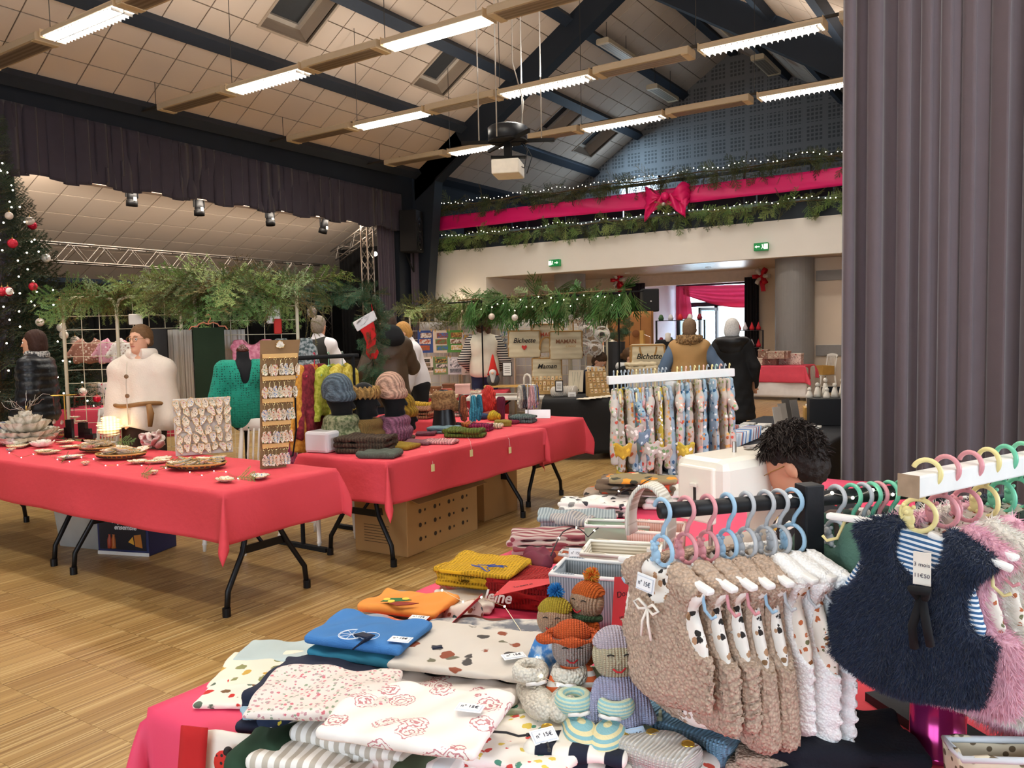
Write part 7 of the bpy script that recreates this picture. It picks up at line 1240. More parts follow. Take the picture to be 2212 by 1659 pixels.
near = [  # px, py, dz, L, W, layers, th, rz, material, label
 (590, 1450, 0, .26, .2, 1, .012, .5, PR('e9e2d0', ('c9a24a', '8a8a5a', 'e9e2d0'), 26), 'mustard flowered cloth lying under the ditsy print'),
 (545, 1500, 0, .22, .16, 1, .012, .6, PR('efe8dc', ('c8332c', '7a5a3a', 'efe8dc', '5a6a5a'), 34), 'white cloth printed with little red gnomes at the table edge'),
 (610, 1415, 0, .2, .14, 1, .015, .6, M('b5c4c4', .9), 'pale blue-grey cloth at the left edge of the table'),
 (700, 1535, 0, .30, .22, 4, .02, .42, NAVYC, 'pile of navy and dark cloths under the ditsy floral print'), (628, 1530, .04, .2, .06, 1, .02, .9, M('9ab8c8', .9), 'light blue rolled cloth with a heart tucked under the floral print'),
 (700, 1512, .1, .275, .2, 1, .022, .42, F1, 'ditsy floral cotton bag folded on top of the dark pile'), (850, 1450, 0, .26, .2, 3, .018, .7, M('e9e0d2', .9), 'cream cotton bags folded behind the floral print'),
 (920, 1585, 0, .32, .24, 3, .024, .3, F2, 'cotton bag with crimson line-drawn flowers folded in the middle'), (900, 1555, .105, .30, .22, 1, .022, .36, F2, 'upper layer of the crimson line-drawn flower print'),
 (720, 1640, 0, .24, .2, 2, .022, .3, F3, 'beige striped cloth with white birds at the bottom'), (800, 1625, .0, .26, .18, 3, .022, .2, F3, 'thick beige striped folded bag with a plain flap'),
 (1075, 1625, 0, .34, .24, 2, .024, .22, F4, 'radish print cloth with a dark green band'), (935, 1632, .02, .06, .22, 1, .03, .22, M('39452f', .9), 'dark green band of the radish print cloth'), (950, 1655, 0, .14, .16, 2, .02, .3, M('c9d0d0', .9, kind='stripe', c2='e9e9e6', sc=5), 'grey and white striped cloth at the bottom edge'),
 (1035, 1440, 0, .36, .28, 4, .018, .35, M('6d7078', .9, kind='fleck', c2='c9c4bc', sc=20), 'stack of grey printed cloths under the hen print'), (1030, 1412, .088, .35, .27, 1, .018, .35, F5, 'grey cloth printed with brown hens and a price tag'), (1085, 1365, .02, .3, .08, 1, .02, .3, M('6a3f34', .9), 'brown cotton cloth behind the hen print'), (1120, 1372, .04, .22, .06, 1, .016, .3, M('e9e6e0', .9, kind='check', c2='2a2a2c', sc=90), 'black and white gingham edge beside the hen print'),
 (800, 1415, 0, .26, .19, 3, .024, .25, M('8f9aa8', .9, kind='fleck', c2='c8643a', sc=14), 'stack of mixed patterned cloths under the blue bag'), (805, 1400, .08, .25, .18, 1, .018, .28, M('2f7a94', .9), 'teal and orange cloth in the stack under the blue bag'), (800, 1376, .108, .27, .19, 1, .022, .25, BLU, 'blue folded bag with white embroidery'),
 (880, 1330, 0, .24, .17, 2, .018, .2, M('8a7f6a', .9), 'taupe cloths folded under the orange bag'), (880, 1312, .04, .25, .18, 1, .022, .2, M('e08f3f', .9, var=.06), 'orange folded bag with a printed bird'),
 (1045, 1268, 0, .26, .2, 2, .018, .2, M('b5a07a', .9, kind='fleck', c2='c03a3a', sc=20), 'patterned cloths under the yellow waffle towels'), (1050, 1252, .04, .27, .2, 3, .018, .2, M('d9a81f', .9, kind='waffle', sc=32), 'stack of yellow waffle towels'), (1048, 1228, .095, .25, .18, 1, .016, .24, M('dba91c', .9, kind='waffle', sc=32), 'top yellow waffle towel with an embroidered blue horse'),
 (1140, 1300, 0, .22, .17, 5, .018, .15, M('a81c1a', .9, kind='waffle', sc=32), 'stack of red waffle towels with white lettering'), (1000, 1310, .0, .2, .15, 2, .014, .5, M('e3ddd2', .9), 'white and navy cloths between the orange bag and red towels'),
 (1190, 1190, 0, .3, .16, 4, .018, .5, M('8a4a52', .9, kind='stripeY', c2='b9a8a0', sc=9), 'heap of folded striped leggings in plum and rust'), (1250, 1150, 0, .32, .18, 4, .02, .45, M('a4b0b4', .9, kind='stripe', c2='7f8d94', sc=26), 'heap of blue-grey ribbed pouches'), (1200, 1210, .07, .2, .1, 1, .02, .5, M('9c4a28', .9), 'rust red folded trousers on the legging heap'),
 (1290, 1108, 0, .34, .2, 3, .02, .4, PR('e9e4de', ('3a3a3e', '8a8a88', 'e9e4de'), 26), 'white cloth with black line drawings'), (1340, 1085, 0, .34, .2, 3, .02, .35, PR('9a8878', ('c8602c', '2a2624', 'b5a594'), 20), 'pile of autumn printed cloths in rust and taupe'), (1375, 1062, .06, .34, .2, 3, .022, .35, PR('6d5a48', ('d9822c', '2a2624', '8a8078', 'c84a2a'), 18), 'upper pile of brown and orange autumn prints'), (1390, 1040, .13, .3, .18, 1, .02, .5, PR('8a7a58', ('d9902c', '3a3a2c', 'c9b48a'), 16), 'topmost orange leaf print cloth'),
 (1470, 1090, 0, .34, .26, 3, .025, .3, M('efe9df', .9), 'white folded towels behind the black rail'), (1430, 1640, 0, .2, .15, 1, .02, .3, PR('e9e4dc', ('2a2a30', 'e9e4dc', 'c04a3a'), 30), 'small printed cloth at the bottom edge')]
for i, (px, py, dz, L, W, n_, th, rz, m_, lb) in enumerate(near): folded('folded_fabric', lb, 'fabric', N(px, py, dz), L, W, n_, th, rz, m_, 200+i, .005, 'folded fabrics on the near stall', .5)
for i, (px, py, dz, w_, d_, h_, m_, lb) in enumerate(((655, 1575, .0, .1, .06, .04, PR('22304a', ('d9c84a', '3a5a3a', 'e9e6e0', '22304a'), 40), 'crumpled navy cloth with lemons beside the light blue roll'), (905, 1470, .0, .08, .06, .045, NAVYC, 'crumpled navy apron strap heap between the two cream bags'), (1140, 1490, .0, .09, .06, .035, PR('e6e2dc', ('b01c20', '2a2a2e', '5a7a8a', 'e6e2dc'), 40), 'crumpled red and grey printed cloth by the corner of the doll box'), (985, 1335, .0, .08, .05, .04, PR('d9d0c4', ('8a4a34', '3a5a5a', 'd9d0c4'), 40), 'crumpled pale printed cloth behind the red divider'), (600, 1640, .0, .1, .07, .04, M('1f3a28', .9), 'crumpled dark green cloth beside the ladybird apron'), (1165, 1215, .07, .09, .05, .03, M('6a2a3a', .9), 'crumpled plum sock bundle on the striped leggings'), (1240, 1130, .08, .09, .05, .03, M('b9b2aa', .9, kind='stripe', c2='8a8a90', sc=30), 'crumpled grey ribbed trousers on the blue-grey pouches'))):
    S = SDF((-w_*1.4, -d_*1.6, -.005), (w_*1.4, d_*1.6, h_*2.2), .0045); S.ell((0, 0, h_*.35), (w_, d_, h_), .01); rs = np.random.RandomState(i); p_ = rs.uniform(0, 6, 4); S.wob(lambda X, Y, Z: .011*np.abs(np.sin(X*38+Y*22+p_[0]+1.5*np.sin(Y*30+p_[1])))-.006+.005*np.sin(X*70-Y*60+p_[2])); S.cut(lambda X, Y, Z: .0005-Z+0*X+0*Y); o = S.build('crumpled_fabric', m_); o.location = N(px, py, dz); o.rotation_euler.z = .4+i; tag(o, lb, 'fabric')
def tagcard(label, c, rz, tilt=0, col='eef0f2', lines=2, s=1):
    r = thing('price_tag', label, 'tag', c, rz); R_ = Matrix.Rotation(tilt, 3, 'X'); MB().box((0, 0, .001), (.05*s, .03*s, .0015), rot=R_).build('card', M(col, .6), r, bev=.0005); MB().box(R_ @ Vector((0, 0, .002)), (.044*s, .024*s, .0008), rot=R_).build('ruled_border', M('c9d0dc', .6), r); MB().box(R_ @ Vector((0, 0, .0026)), (.041*s, .021*s, .0008), rot=R_).build('white_field', M(col, .6), r)
    text('15€' if lines == 1 else 'n° 15€', .012*s, M('3a3a4a', .7), r, R_ @ Vector((0, 0, .0036)), (tilt, 0, 0), ext=.0002)
for i, (px, py, dz, rz, tl, lb) in enumerate(((1110, 1418, .116, .9, 0, 'the hen print'), (1015, 1530, .135, .3, 0, 'the crimson flower print'), (1175, 1590, .06, 1.0, .5, 'the radish print'), (905, 1335, .064, .3, 0, 'the orange bag'), (890, 1465, .06, .4, .6, 'the navy strap'), (865, 1382, .136, .3, 0, 'the blue bag'), (1245, 1195, .1, .3, 1.2, 'the ribbed pouches'))): tagcard('white price tag lying on '+lb, N(px, py, dz), rz, tl)
text('leine', .045, M('efeae2', .8), None, N(1075, 1290, .06), (PI/2-.3, 0, .15), name='towel_lettering', shear=.2, bold=.001); tag(bpy.context.scene.objects['towel_lettering'], 'white stitched lettering on the red waffle towels', 'lettering')
# embroidered motifs as raised stitching
o = thing('horse_embroidery', 'blue embroidered horse head on the yellow towel', 'embroidery', N(1048, 1226, .118), .3); [MB().tube([Vector((x*.001, y*.001, 0)) for x, y in pts], .0012, 5).build('stitch', M('2f4a9a', .8), o) for pts in (((-50, 20), (-20, 10), (0, -20), (15, -35), (22, -25), (5, 0), (10, 20), (40, 30), (60, 25)), ((-45, 10), (-10, 0), (10, -28)), ((0, 18), (25, 28), (50, 20)), ((5, 10), (30, 18), (55, 12)), ((-30, 22), (0, 25), (20, 38)))]
o = thing('bird_print', 'printed bird and flowers on the orange bag', 'print', N(862, 1306, .072), .3); MB().prism([(-.03, 0), (0, -.012), (.035, .006), (.05, .02), (.02, .018), (-.01, .016)], 0, .002).build('bird', M('8a2f1c', .8), o); MB().prism([(-.06, .01), (-.02, .02), (.02, .04), (-.01, .05), (-.05, .04)], 0, .0015).build('leaves', M('2f6a3a', .8), o); [MB().lathe([(.01, 0), (.01, .002), (.001, .003)], 10, q).build('flower', M('e9c84a', .8), o) for q in ((-.05, .03, 0), (0, .045, 0), (-.03, .015, .001))]
o = thing('bicycle_embroidery', 'white embroidered wheel on the blue bag', 'embroidery', N(760, 1370, .136), .3); [MB().tube([(.03*k*math.cos(a)+x, .03*k*math.sin(a), 0) for a in np.linspace(0, 6.28, 20)[:-1]], .0008, 5, closed=True).build('stitch', M('e6ebf2', .8), o) for k, x in ((1, 0), (.9, 0), (.7, .045))]; [MB().tube([(0, 0, 0), (.03*math.cos(a), .03*math.sin(a), 0)], .0006, 4).build('spoke', M('e6ebf2', .8), o) for a in np.linspace(0, 6.28, 9)[:-1]]
# navy straps, red card sheets
for i, pts in enumerate((((930, 1370, .06), (945, 1400, .09), (915, 1420, .03), (905, 1460, .0)), ((770, 1400, .1), (800, 1375, .14), (770, 1368, .12)), ((900, 1385, .08), (935, 1395, .07), (950, 1380, .05)))): Q = [N(*p[:2], p[2]+.012) for p in pts]; o = thing('bag_strap', ('long', 'looped', 'short')[i]+' navy bag strap beside the blue bag', 'strap', Q[0]); m_ = MB(); [m_.bar(a-Q[0], b-Q[0], .022, .003) for a, b in zip(Q[:-1], Q[1:])]; m_.build('webbing', NAVYC, o)
RC = M('c8393c', .7, var=.05)
def sheet(label, P4, lines, mat=RC):
    o = thing('paper_sign', label, 'sign', P4[0]); Q = [Vector(p)-Vector(P4[0]) for p in P4]; MB().add(Q, [(0, 1, 2, 3)]).build('sheet', mat, o, solid=.0012); X = (Q[1]-Q[0]); Y = (Q[3]-Q[0]); n_ = X.cross(Y).normalized(); n_ = -n_ if (Matrix.Identity(3) @ n_).dot(-Vector(P4[0])+Vector((0, 0, CAMZ))) < 0 else n_; Rt = Matrix((X.normalized(), n_.cross(X.normalized()), n_)).transposed().to_euler()
    for t_, sz, fx, fy in lines: q = text(t_, sz, M('2a1414', .7), o, Q[0]+X*fx+Y*fy+n_*.002, Rt, ext=.0002)
b = N(1330, 1400); sheet('tall red price card reading Doudou beside the dolls', [N(1318, 1415), N(1378, 1395, .0), N(1378, 1395, .0)+Vector((.005, .03, .17)), N(1318, 1415)+Vector((0, .03, .19))], [('Doudou', .022, .5, .75), ('uniques', .016, .5, .45), ('fait main', .014, .5, .25)])
sheet('red paper notice lying on the red waffle towels', [N(1065, 1288, .1), N(1185, 1262, .1), N(1215, 1248, .1), N(1100, 1255, .1)], [('Torchons en', .012, .45, .3)]); sheet('long red paper divider between the blue bag and the hen print', [N(925, 1400, .02), N(1040, 1290, .05), N(1042, 1282, .10), N(935, 1385, .075)], [])
# ladybird apron over the corner
c = N(535, 1590); o = thing('ladybird_apron', 'cream apron with red ladybirds hanging over the table corner', 'apron', c, .35); MB().surf(lambda u, v: (-.12+.22*u, -.02-.05*v+.008*math.sin(u*9), .02*math.sin(PI*u)-.26*v), 12, 12).build('cloth', M('e6ddd0', .9, var=.04), o, True, solid=.004); MB().surf(lambda u, v: (-.13+.06*u, -.03-.05*v, .025-.25*v), 4, 10).build('red_edge', M('b81e20', .9), o, True, solid=.004)
for x, z, a in ((-.02, -.03, .5), (.03, -.1, -.4), (-.01, -.19, .3)):
    q = MB().ball((x, -.03-.19*-z-.02, z), .022, 12, 8, (1, .25, 1.25)).build('ladybird', M('c4261c', .7, kind='dots', c2='1a1616', sc=95), o, True); MB().ball((x+.02*math.sin(a), -.05+.15*z, z+.026), .009, 8, 6).build('ladybird_head', M('1a1616', .7), o, True)
# ---- baskets and pouches
def pouch(label, c, rz, W, D, Hh, mat, inner, flare=.0):
    o = thing('fabric_basket', label, 'basket', c, rz); q = [(-W/2, -D/2), (W/2, -D/2), (W/2, D/2), (-W/2, D/2)]; m_ = MB(); n_ = 4
    for i in range(4):
        a, b = q[i], q[(i+1) % 4]; MB().surf(lambda u, v: ((a[0]+(b[0]-a[0])*u)*(1+flare*v), (a[1]+(b[1]-a[1])*u)*(1+flare*v), Hh*v+.008*math.sin(u*7+i)*v), 8, 6).build('side', mat, o, True, solid=.006)
    MB().bb((-W/2, -D/2, 0), (W/2, D/2, .006)).build('base', inner, o); MB().tube([((W/2)*(1+flare)*sx, (D/2)*(1+flare)*sy, Hh) for sx, sy in ((-1, -1), (0, -1), (1, -1), (1, 0), (1, 1), (0, 1), (-1, 1), (-1, 0))], .006, 8, closed=True).build('rim', inner, o, True)
pouch('grey ribbed corduroy basket behind the dolls', N(1285, 1335), .25, .19, .14, .14, M('9aa0a4', .95, kind='stripe', c2='6f777d', sc=42), M('e3e0dc', .9), .12); pouch('cream and grey striped fabric basket', N(1345, 1275), .3, .2, .14, .13, M('e3dac8', .95, kind='stripeZ', c2='b5aa94', sc=30), M('eee6da', .9), .15); pouch('pale sage green pouch standing open', N(1335, 1210), .4, .2, .08, .13, M('a9bca4', .9), M('e9e6e0', .9), .1)
pouch('pale pink ribbed basket behind the first vest', N(1420, 1235), .3, .16, .14, .15, M('e0b8a8', .95, kind='stripe', c2='d09a8a', sc=40), M('efd9cc', .9), .1); pouch('small grey star-patterned pouch with a price tag', N(1245, 1255), .3, .1, .06, .09, M('8a8f90', .9, kind='dots', c2='d9dcdc', sc=50), M('d9d6d2', .9)); tagcard('white price tag on the grey star-patterned pouch', N(1240, 1285, .06), .3, 1.3)
o = thing('cream_pouch', 'white ribbed round pouch hanging at the left end of the black rail', 'pouch', at(1405, 1120, d=1.85), 0); MB().surf(lambda u, v: (.05*math.cos(PI*u*1.3-.6), .05*(v-.5), .09*math.sin(PI*u*1.3-.6)-.01), 16, 4).build('band', M('e6e0d4', .95, kind='stripe', c2='c9c0b0', sc=60), o, True, solid=.008); MB().tube([(0, 0, -.07), (0, 0, -.45)], .01, 8).build('drawstring', M('e6e0d4', .9), o)
# ---- doll box, dolls and bootees
c = N(1262, 1540); bz = .42; o = thing('open_box', 'shallow sage green box holding the knitted dolls', 'box', c, bz); GB = M('93a487', .7, kind='fleck', c2='b5c0a8', sc=60)
for a, b in (((-.16, -.115, 0), (.16, -.108, .055)), ((-.16, .108, 0), (.16, .115, .055)), ((-.16, -.108, 0), (-.153, .108, .055)), ((.153, -.108, 0), (.16, .108, .055)), ((-.153, -.108, 0), (.153, .108, .006))): MB().bb(a, b).build('side', GB, o, bev=.002)
DK_ = lambda c_: M(c_, .95, kind='knit', sc=48, var=.06)
def doll(label, c, rz, tilt, face, cap, body, kind, arms, extra=None, s=1.0):
    r = thing('knitted_doll', label, 'doll', c, rz); r.rotation_euler = (tilt, 0, rz); r.scale = (s,)*3
    S = SDF((-.1, -.09, -.01), (.1, .09, .2), .0045); S.cap((0, 0, .035), (0, 0, .1), .05, .04, .02); [S.cap((g_*.035, -.01, .105), (g_*.062, -.02, .04), .018, .015, .012) for g_ in (-1, 1)]; S.build('body', body, r)
    S = SDF((-.08, -.08, .09), (.08, .08, .24), .0045); S.ell((0, 0, .165), (.05, .046, .052), .01); S.build('head', face, r)
    S = SDF((-.1, -.1, .13), (.1, .1, .27), .0045)
    if kind == 'hat': S.ell((0, .004, .196), (.047, .044, .035), .01); S.tor((0, 0, .19), .062, .012, sx=1.15, sz=.7); S.wob(lambda X, Y, Z: .006*np.sin(np.arctan2(Y, X)*5)*(np.hypot(X, Y) > .05))
    else: S.ell((0, .006, .172), (.0535, .0495, .054), .005); S.cut(lambda X, Y, Z: (.188+.25*Y)-Z+0*X)
    S.build('cap', cap, r)
    if kind == 'pom':
        rs = np.random.RandomState(3); pm_ = MB(); 
        for i in range(260): n_ = Vector(rs.normal(0, 1, 3)).normalized(); pm_.tube([Vector((0, .01, .238))+n_*.004, Vector((0, .01, .238))+n_*rs.uniform(.02, .027)], [.0022, .0012], 4, False)
        pm_.build('pompom', extra, r)
    for g_ in (-1, 1): MB().tube([(g_*.024, -.041, .172), (g_*.017, -.0455, .1745), (g_*.01, -.0455, .172)], .0016, 5).build('stitched_eye', M('1f1c1a', .8), r, True)
    MB().tube([(-.014, -.044, .146), (-.006, -.046, .140), (.003, -.0465, .139), (.012, -.0445, .147)], .002, 5).build('stitched_mouth', M('b8202a', .8), r, True); MB().ball((0, -.046, .158), .004, 6, 5).build('nose', face, r, True); return r
FC = DK_('cfa98a')
def dollh(px, py, d, s_, rz, tilt, label, *a, **k):
    hd = at(px, py, d=d); Rm = Matrix.Rotation(rz, 3, 'Z') @ Matrix.Rotation(tilt, 3, 'X'); c = hd-(Rm @ Vector((0, 0, .165*s_))); doll(label, c, rz, tilt, *a, s=s_); return c
dollh(1198, 1336, 1.74, .78, bz-.1, -.2, 'knitted doll with a blue pompom and yellow cap in a blue jumper', FC, DK_('bfa62c'), M('3f78b5', .95, kind='fleck', c2='a9b8c8', sc=45), 'pom', None, M('2478b8', .9))
oc = dollh(1268, 1300, 1.76, .78, bz-.55, -.2, 'knitted doll with an orange pompom hat and green scarf', FC, DK_('e06a22'), DK_('dd641c'), 'pom', None, M('e2641c', .9, kind='fleck', c2='c9a03a', sc=90))
dollh(1236, 1398, 1.63, .84, bz+.1, -.15, 'knitted doll with an orange wavy-brimmed hat and striped jumper', DK_('c4b4ac'), DK_('e0622a'), M('e8e2da', .95, kind='stripeZ', c2='dd6a3a', sc=13), 'hat', None)
dollh(1330, 1415, 1.56, .92, bz+.2, -.2, 'knitted doll with a lilac cap and pale blue jacket', DK_('d8cfae'), DK_('d3c8d6'), DK_('c0c4e6'), 'cap', None)
o = thing('knitted_scarf', 'tiny green scarf round the neck of the orange doll', 'scarf', oc, bz-.55); o.rotation_euler.x = -.2; o.scale = (.78,)*3; MB().tube([(.042*math.cos(a), .04*math.sin(a), .125) for a in np.linspace(0, 6.28, 16)[:-1]], .009, 8, closed=True).build('knit', DK_('4a6a4a'), o, True)
o = thing('knitted_clothes', 'raspberry and blue knitted doll clothes in the box', 'clothes', N(1395, 1500, .01), bz); S = SDF((-.1, -.07, 0), (.1, .07, .09), .006); S.ell((.03, .01, .045), (.06, .045, .04), .01); S.build('raspberry_knit', DK_('8a2a48'), o); S = SDF((-.12, -.09, 0), (.1, .07, .07), .006); S.ell((-.04, -.03, .03), (.06, .04, .03), .01); S.build('blue_knit', DK_('1f4f94'), o)
def bootees(label, c, rz, mat, cuff, rib):
    for k in (0, 1):
        r = thing('knitted_bootee', ('left ' if k == 0 else 'right ')+label, 'bootee', c+(Matrix.Rotation(rz, 3, 'Z') @ Vector((-.034+.068*k, -.012*k, 0))), rz+(-.35 if k else .3), 'pairs of knitted bootees'); S = SDF((-.05, -.1, 0), (.05, .06, .1), .004); S.ell((0, -.03, .026), (.034, .055, .028), .012); S.ell((0, .02, .03), (.03, .034, .03), .012); S.build('foot', mat, r)
        S = SDF((-.05, -.04, .03), (.05, .07, .12), .004); S.tor((0, .018, .07), .026, .012, sz=1.5); S.build('cuff', cuff, r); MB().tube([(-.02, -.016, .06), (-.008, -.03, .066), (0, -.022, .06), (.008, -.03, .066), (.02, -.016, .06)], .004, 6).build('ribbon_bow', rib, r, True)
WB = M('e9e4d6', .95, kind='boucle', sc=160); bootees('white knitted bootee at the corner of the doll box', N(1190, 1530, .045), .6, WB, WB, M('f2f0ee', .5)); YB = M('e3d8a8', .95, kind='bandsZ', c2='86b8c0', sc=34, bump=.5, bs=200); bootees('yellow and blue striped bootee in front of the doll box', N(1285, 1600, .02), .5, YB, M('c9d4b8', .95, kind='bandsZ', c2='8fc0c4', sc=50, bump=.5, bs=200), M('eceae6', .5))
# knitted cardigans in front
def cardi(label, c, rz, L, W, mat, bmat, nb_, seed, lay=2):
    o = folded('folded_cardigan', label, 'cardigan', c, L, W, lay, .026, rz, mat, seed, .005, None, .5)
    for i in range(nb_): b_ = MB().lathe([(.001, 0), (.0115, 0), (.0125, .002), (.0115, .005), (.009, .004), (.001, .004)], 16).build('button', bmat, o); b_.location = (-L*.36+i*L*.72/max(1, nb_-1), W*.18, lay*.026+.002)
cardi('light blue knitted baby cardigan with anchor buttons', N(1490, 1590), -.15, .24, .17, M('8fbfe0', .95, kind='knit', sc=42, var=.15, vs=25), M('e6e2d8', .4), 4, 301, 2); cardi('white and navy knitted cardigan with gold buttons', N(1400, 1655), -.1, .2, .1, M('e9e6de', .95, kind='knit', sc=42), M('c9a03a', .3, .8), 3, 302, 2); cardi('navy and white striped baby jumper at the bottom edge', N(1260, 1655), .3, .2, .1, M('e6e3da', .95, kind='stripe', c2='1a1f30', sc=5), M('c9a03a', .3, .8), 2, 303, 2)
folded('folded_cardigan', 'pink lace-knit baby cardigan under the blue one', 'cardigan', N(1500, 1545, .0), .2, .16, 2, .022, .3, M('cf6a7a', .95, kind='knit', sc=50), 305, .005); tagcard('pale blue tag on the light blue cardigan', N(1370, 1590, .05), .9, .6, 'b5d2ee')
# black fairy-light cables
for i, pts in enumerate((((1060, 1500, .02), (1080, 1470, .05), (1060, 1455, .04), (1100, 1480, .02), (1150, 1450, .03), (1130, 1480, .02)), ((1020, 1540, .1), (1060, 1560, .1), (1040, 1585, .1), (1120, 1590, .06), (1180, 1600, .05), (1190, 1640, .05)), ((1190, 1200, .12), (1215, 1150, .12), (1245, 1140, .12), (1270, 1160, .12), (1310, 1130, .12)), ((1350, 1050, .18), (1330, 1070, .13), (1380, 1050, .18), (1420, 1030, .2)))):
    Q = [N(*p[:2], p[2]) for p in pts]; o = thing('fairy_lights', ('twisted black light cable by the doll box', 'black light cable across the radish print', 'black light string on the ribbed pouches', 'black light string on the autumn prints')[i], 'lights', Q[0]); W_ = []; [W_.extend([a.lerp(b, t_)-Q[0]+Vector((0, 0, .006*math.sin(t_*PI))) for t_ in (0, .33, .66)]) for a, b in zip(Q[:-1], Q[1:])]; MB().tube(W_, .0022, 6).build('cable', M('16161a', .5), o, True); bulbs(o, [W_[k] for k in range(2, len(W_), 4)], .004, BULB if i > 1 else M('2a2a2c', .3))
random.seed(61); Q = [N(*p, z_) for p, z_ in (((955, 1275), .1), ((1000, 1300), .08), ((1040, 1290), .12), ((1090, 1310), .12), ((1130, 1370), .09), ((1160, 1420), .11), ((1170, 1460), .12), ((1205, 1480), .14))]; o = thing('fairy_lights', 'fine silver micro-light wire trailing from the yellow towels to the dolls', 'lights', Q[0]); MB().tube([q-Q[0] for q in Q], .0007, 4).build('wire', M('d9cfae', .3, .8), o); bulbs(o, [q-Q[0] for q in Q], .003)
# ================================================================ BLACK RAIL WITH VESTS
RZ = 1.222; ra, rb = at(1425, 1104, z=RZ), at(2010, 1058, z=RZ); r = thing('black_rail', 'black painted wooden clothes rail with a square post', 'rail', (ra.x, ra.y, NZ)); dv = rb-ra; BK = M('15171c', .5, var=.3, vs=25, bump=.1, bs=60); MB().tube([(0, 0, RZ-NZ), (dv.x, dv.y, RZ-NZ)], .0145, 16).build('rail', BK, r, True)
for t_, h_ in ((.53, RZ+.03), (1.0, RZ+.02)): q = dv*t_; MB().box((q.x, q.y, (h_-NZ)/2), (.04, .04, h_-NZ), math.atan2(dv.y, dv.x)).build('post', BK, r, bev=.003); MB().box((q.x, q.y, .01), (.1, .25, .02), math.atan2(dv.y, dv.x)).build('foot', BK, r)
HC = {'blue': '9cbfd8', 'pink': 'd9949a', 'grey': 'b9bcc0', 'yellow': 'e6d796', 'green': '6fc4a0', 'mint': '7fd0a8', 'clear': 'c9ced2'}
def kid_hanger(label, c, rz, colr, group, roll=0, arm=.125):
    o = thing('clothes_hanger', label, 'hanger', c, rz, group); o.rotation_euler = (0, roll, rz); m_ = M(HC[colr], .3, var=.03); W_ = M('eceae6', .35, var=.02)
    MB().tube([(.0215*math.cos(a), 0, .0215*math.sin(a)) for a in np.linspace(2.9, -.9, 16)]+[(.004, 0, -.03), (0, 0, -.045)], .0042, 8).build('hook', m_, o, True); MB().tube([(.027*math.cos(a), 0, -.073+.027*math.sin(a)) for a in np.linspace(0, 6.28, 22)[:-1]], .0042, 8, closed=True).build('ring', m_, o, True)
    b_ = MB().ball((-.014, -.004, -.084), .012, 10, 8, (1, .5, 1.1)).ball((-.016, -.006, -.07), .0095, 10, 8, (1, .55, 1)).ball((-.024, -.005, -.062), .0038, 8, 6).ball((-.008, -.005, -.061), .0038, 8, 6).ball((-.016, -.011, -.0715), .004, 8, 6).ball((-.022, -.006, -.093), .005, 8, 6).ball((-.006, -.006, -.093), .005, 8, 6).build('bear_charm', m_, o, True)
    for g_ in (-1, 1): MB().bar((g_*.02, 0, -.098), (g_*arm, 0, -.118), .011, .019, (0, 1, 0)).build('shoulder_arm', W_, o, bev=.004); MB().tube([(g_*(arm-.03), .006, -.12), (g_*(arm-.022), .006, -.155), (g_*(arm-.005), .006, -.165), (g_*(arm+.004), .006, -.158)], .003, 6).build('strap_hook', m_, o, True)
    return o
def vest_sdf(W, L, h, D=.05, noise=0, freq=500, seed=0, inset=0., holes=True, vn=0.):
    S = SDF((-W*.75, -D-.06, -L-.05), (W*.75, D+.06, .02), h); n_ = 12
    for i in range(n_):
        t_ = i/(n_-1); z = -.03-(L-.05)*t_; hw = W/2*(.66+.34*min(1, t_*2.2))+.012*t_; S.ell((0, 0, z), (hw-inset, D*(.62+.4*t_)-inset, L/n_*1.15), .02)
    for g_ in (-1, 1): S.cap((g_*.04, 0, -.012), (g_*W*.36, 0, -.03), .024-inset, k=.02)
    if holes:
        for g_ in (-1, 1): S.ell((g_*W*.55, 0, -L*.31), (W*.22, D*2.2, L*.235), 0, 's')
        S.ell((0, -D*.5, -.02), (W*.17, D*1.2, .05), 0, 's'); S.cap((0, -D*1.3, -.05), (0, -D*1.2, -L*.28), .03, .006, 0, 's'); S.box((0, -D, -L*.6), (.003, D*.9, L*.5), .001, 0, 's')
        if vn: S.cap((0, -D*1.4, -.02), (0, -D*1.3, -L*.45), .058, .02, 0, 's'); S.cap((0, -D*1.3, -L*.4), (0, -D*1.4, -L*1.05), .017, .026, 0, 's')
    if noise:
        rs = np.random.RandomState(seed); K = rs.normal(0, 1, (5, 3)); K = K/np.linalg.norm(K, axis=1)[:, None]*freq*rs.uniform(.7, 1.3, (5, 1)); ph = rs.uniform(0, 6, 5); S.wob(lambda X, Y, Z: noise*sum(np.sin(X*k[0]+Y*k[1]+Z*k[2]+p_) for k, p_ in zip(K, ph))/2.2)
    S.wob(lambda X, Y, Z: .006*np.sin(X*30+Z*5+seed)*np.clip(-Z*4, 0, 1)+0*Y); return S
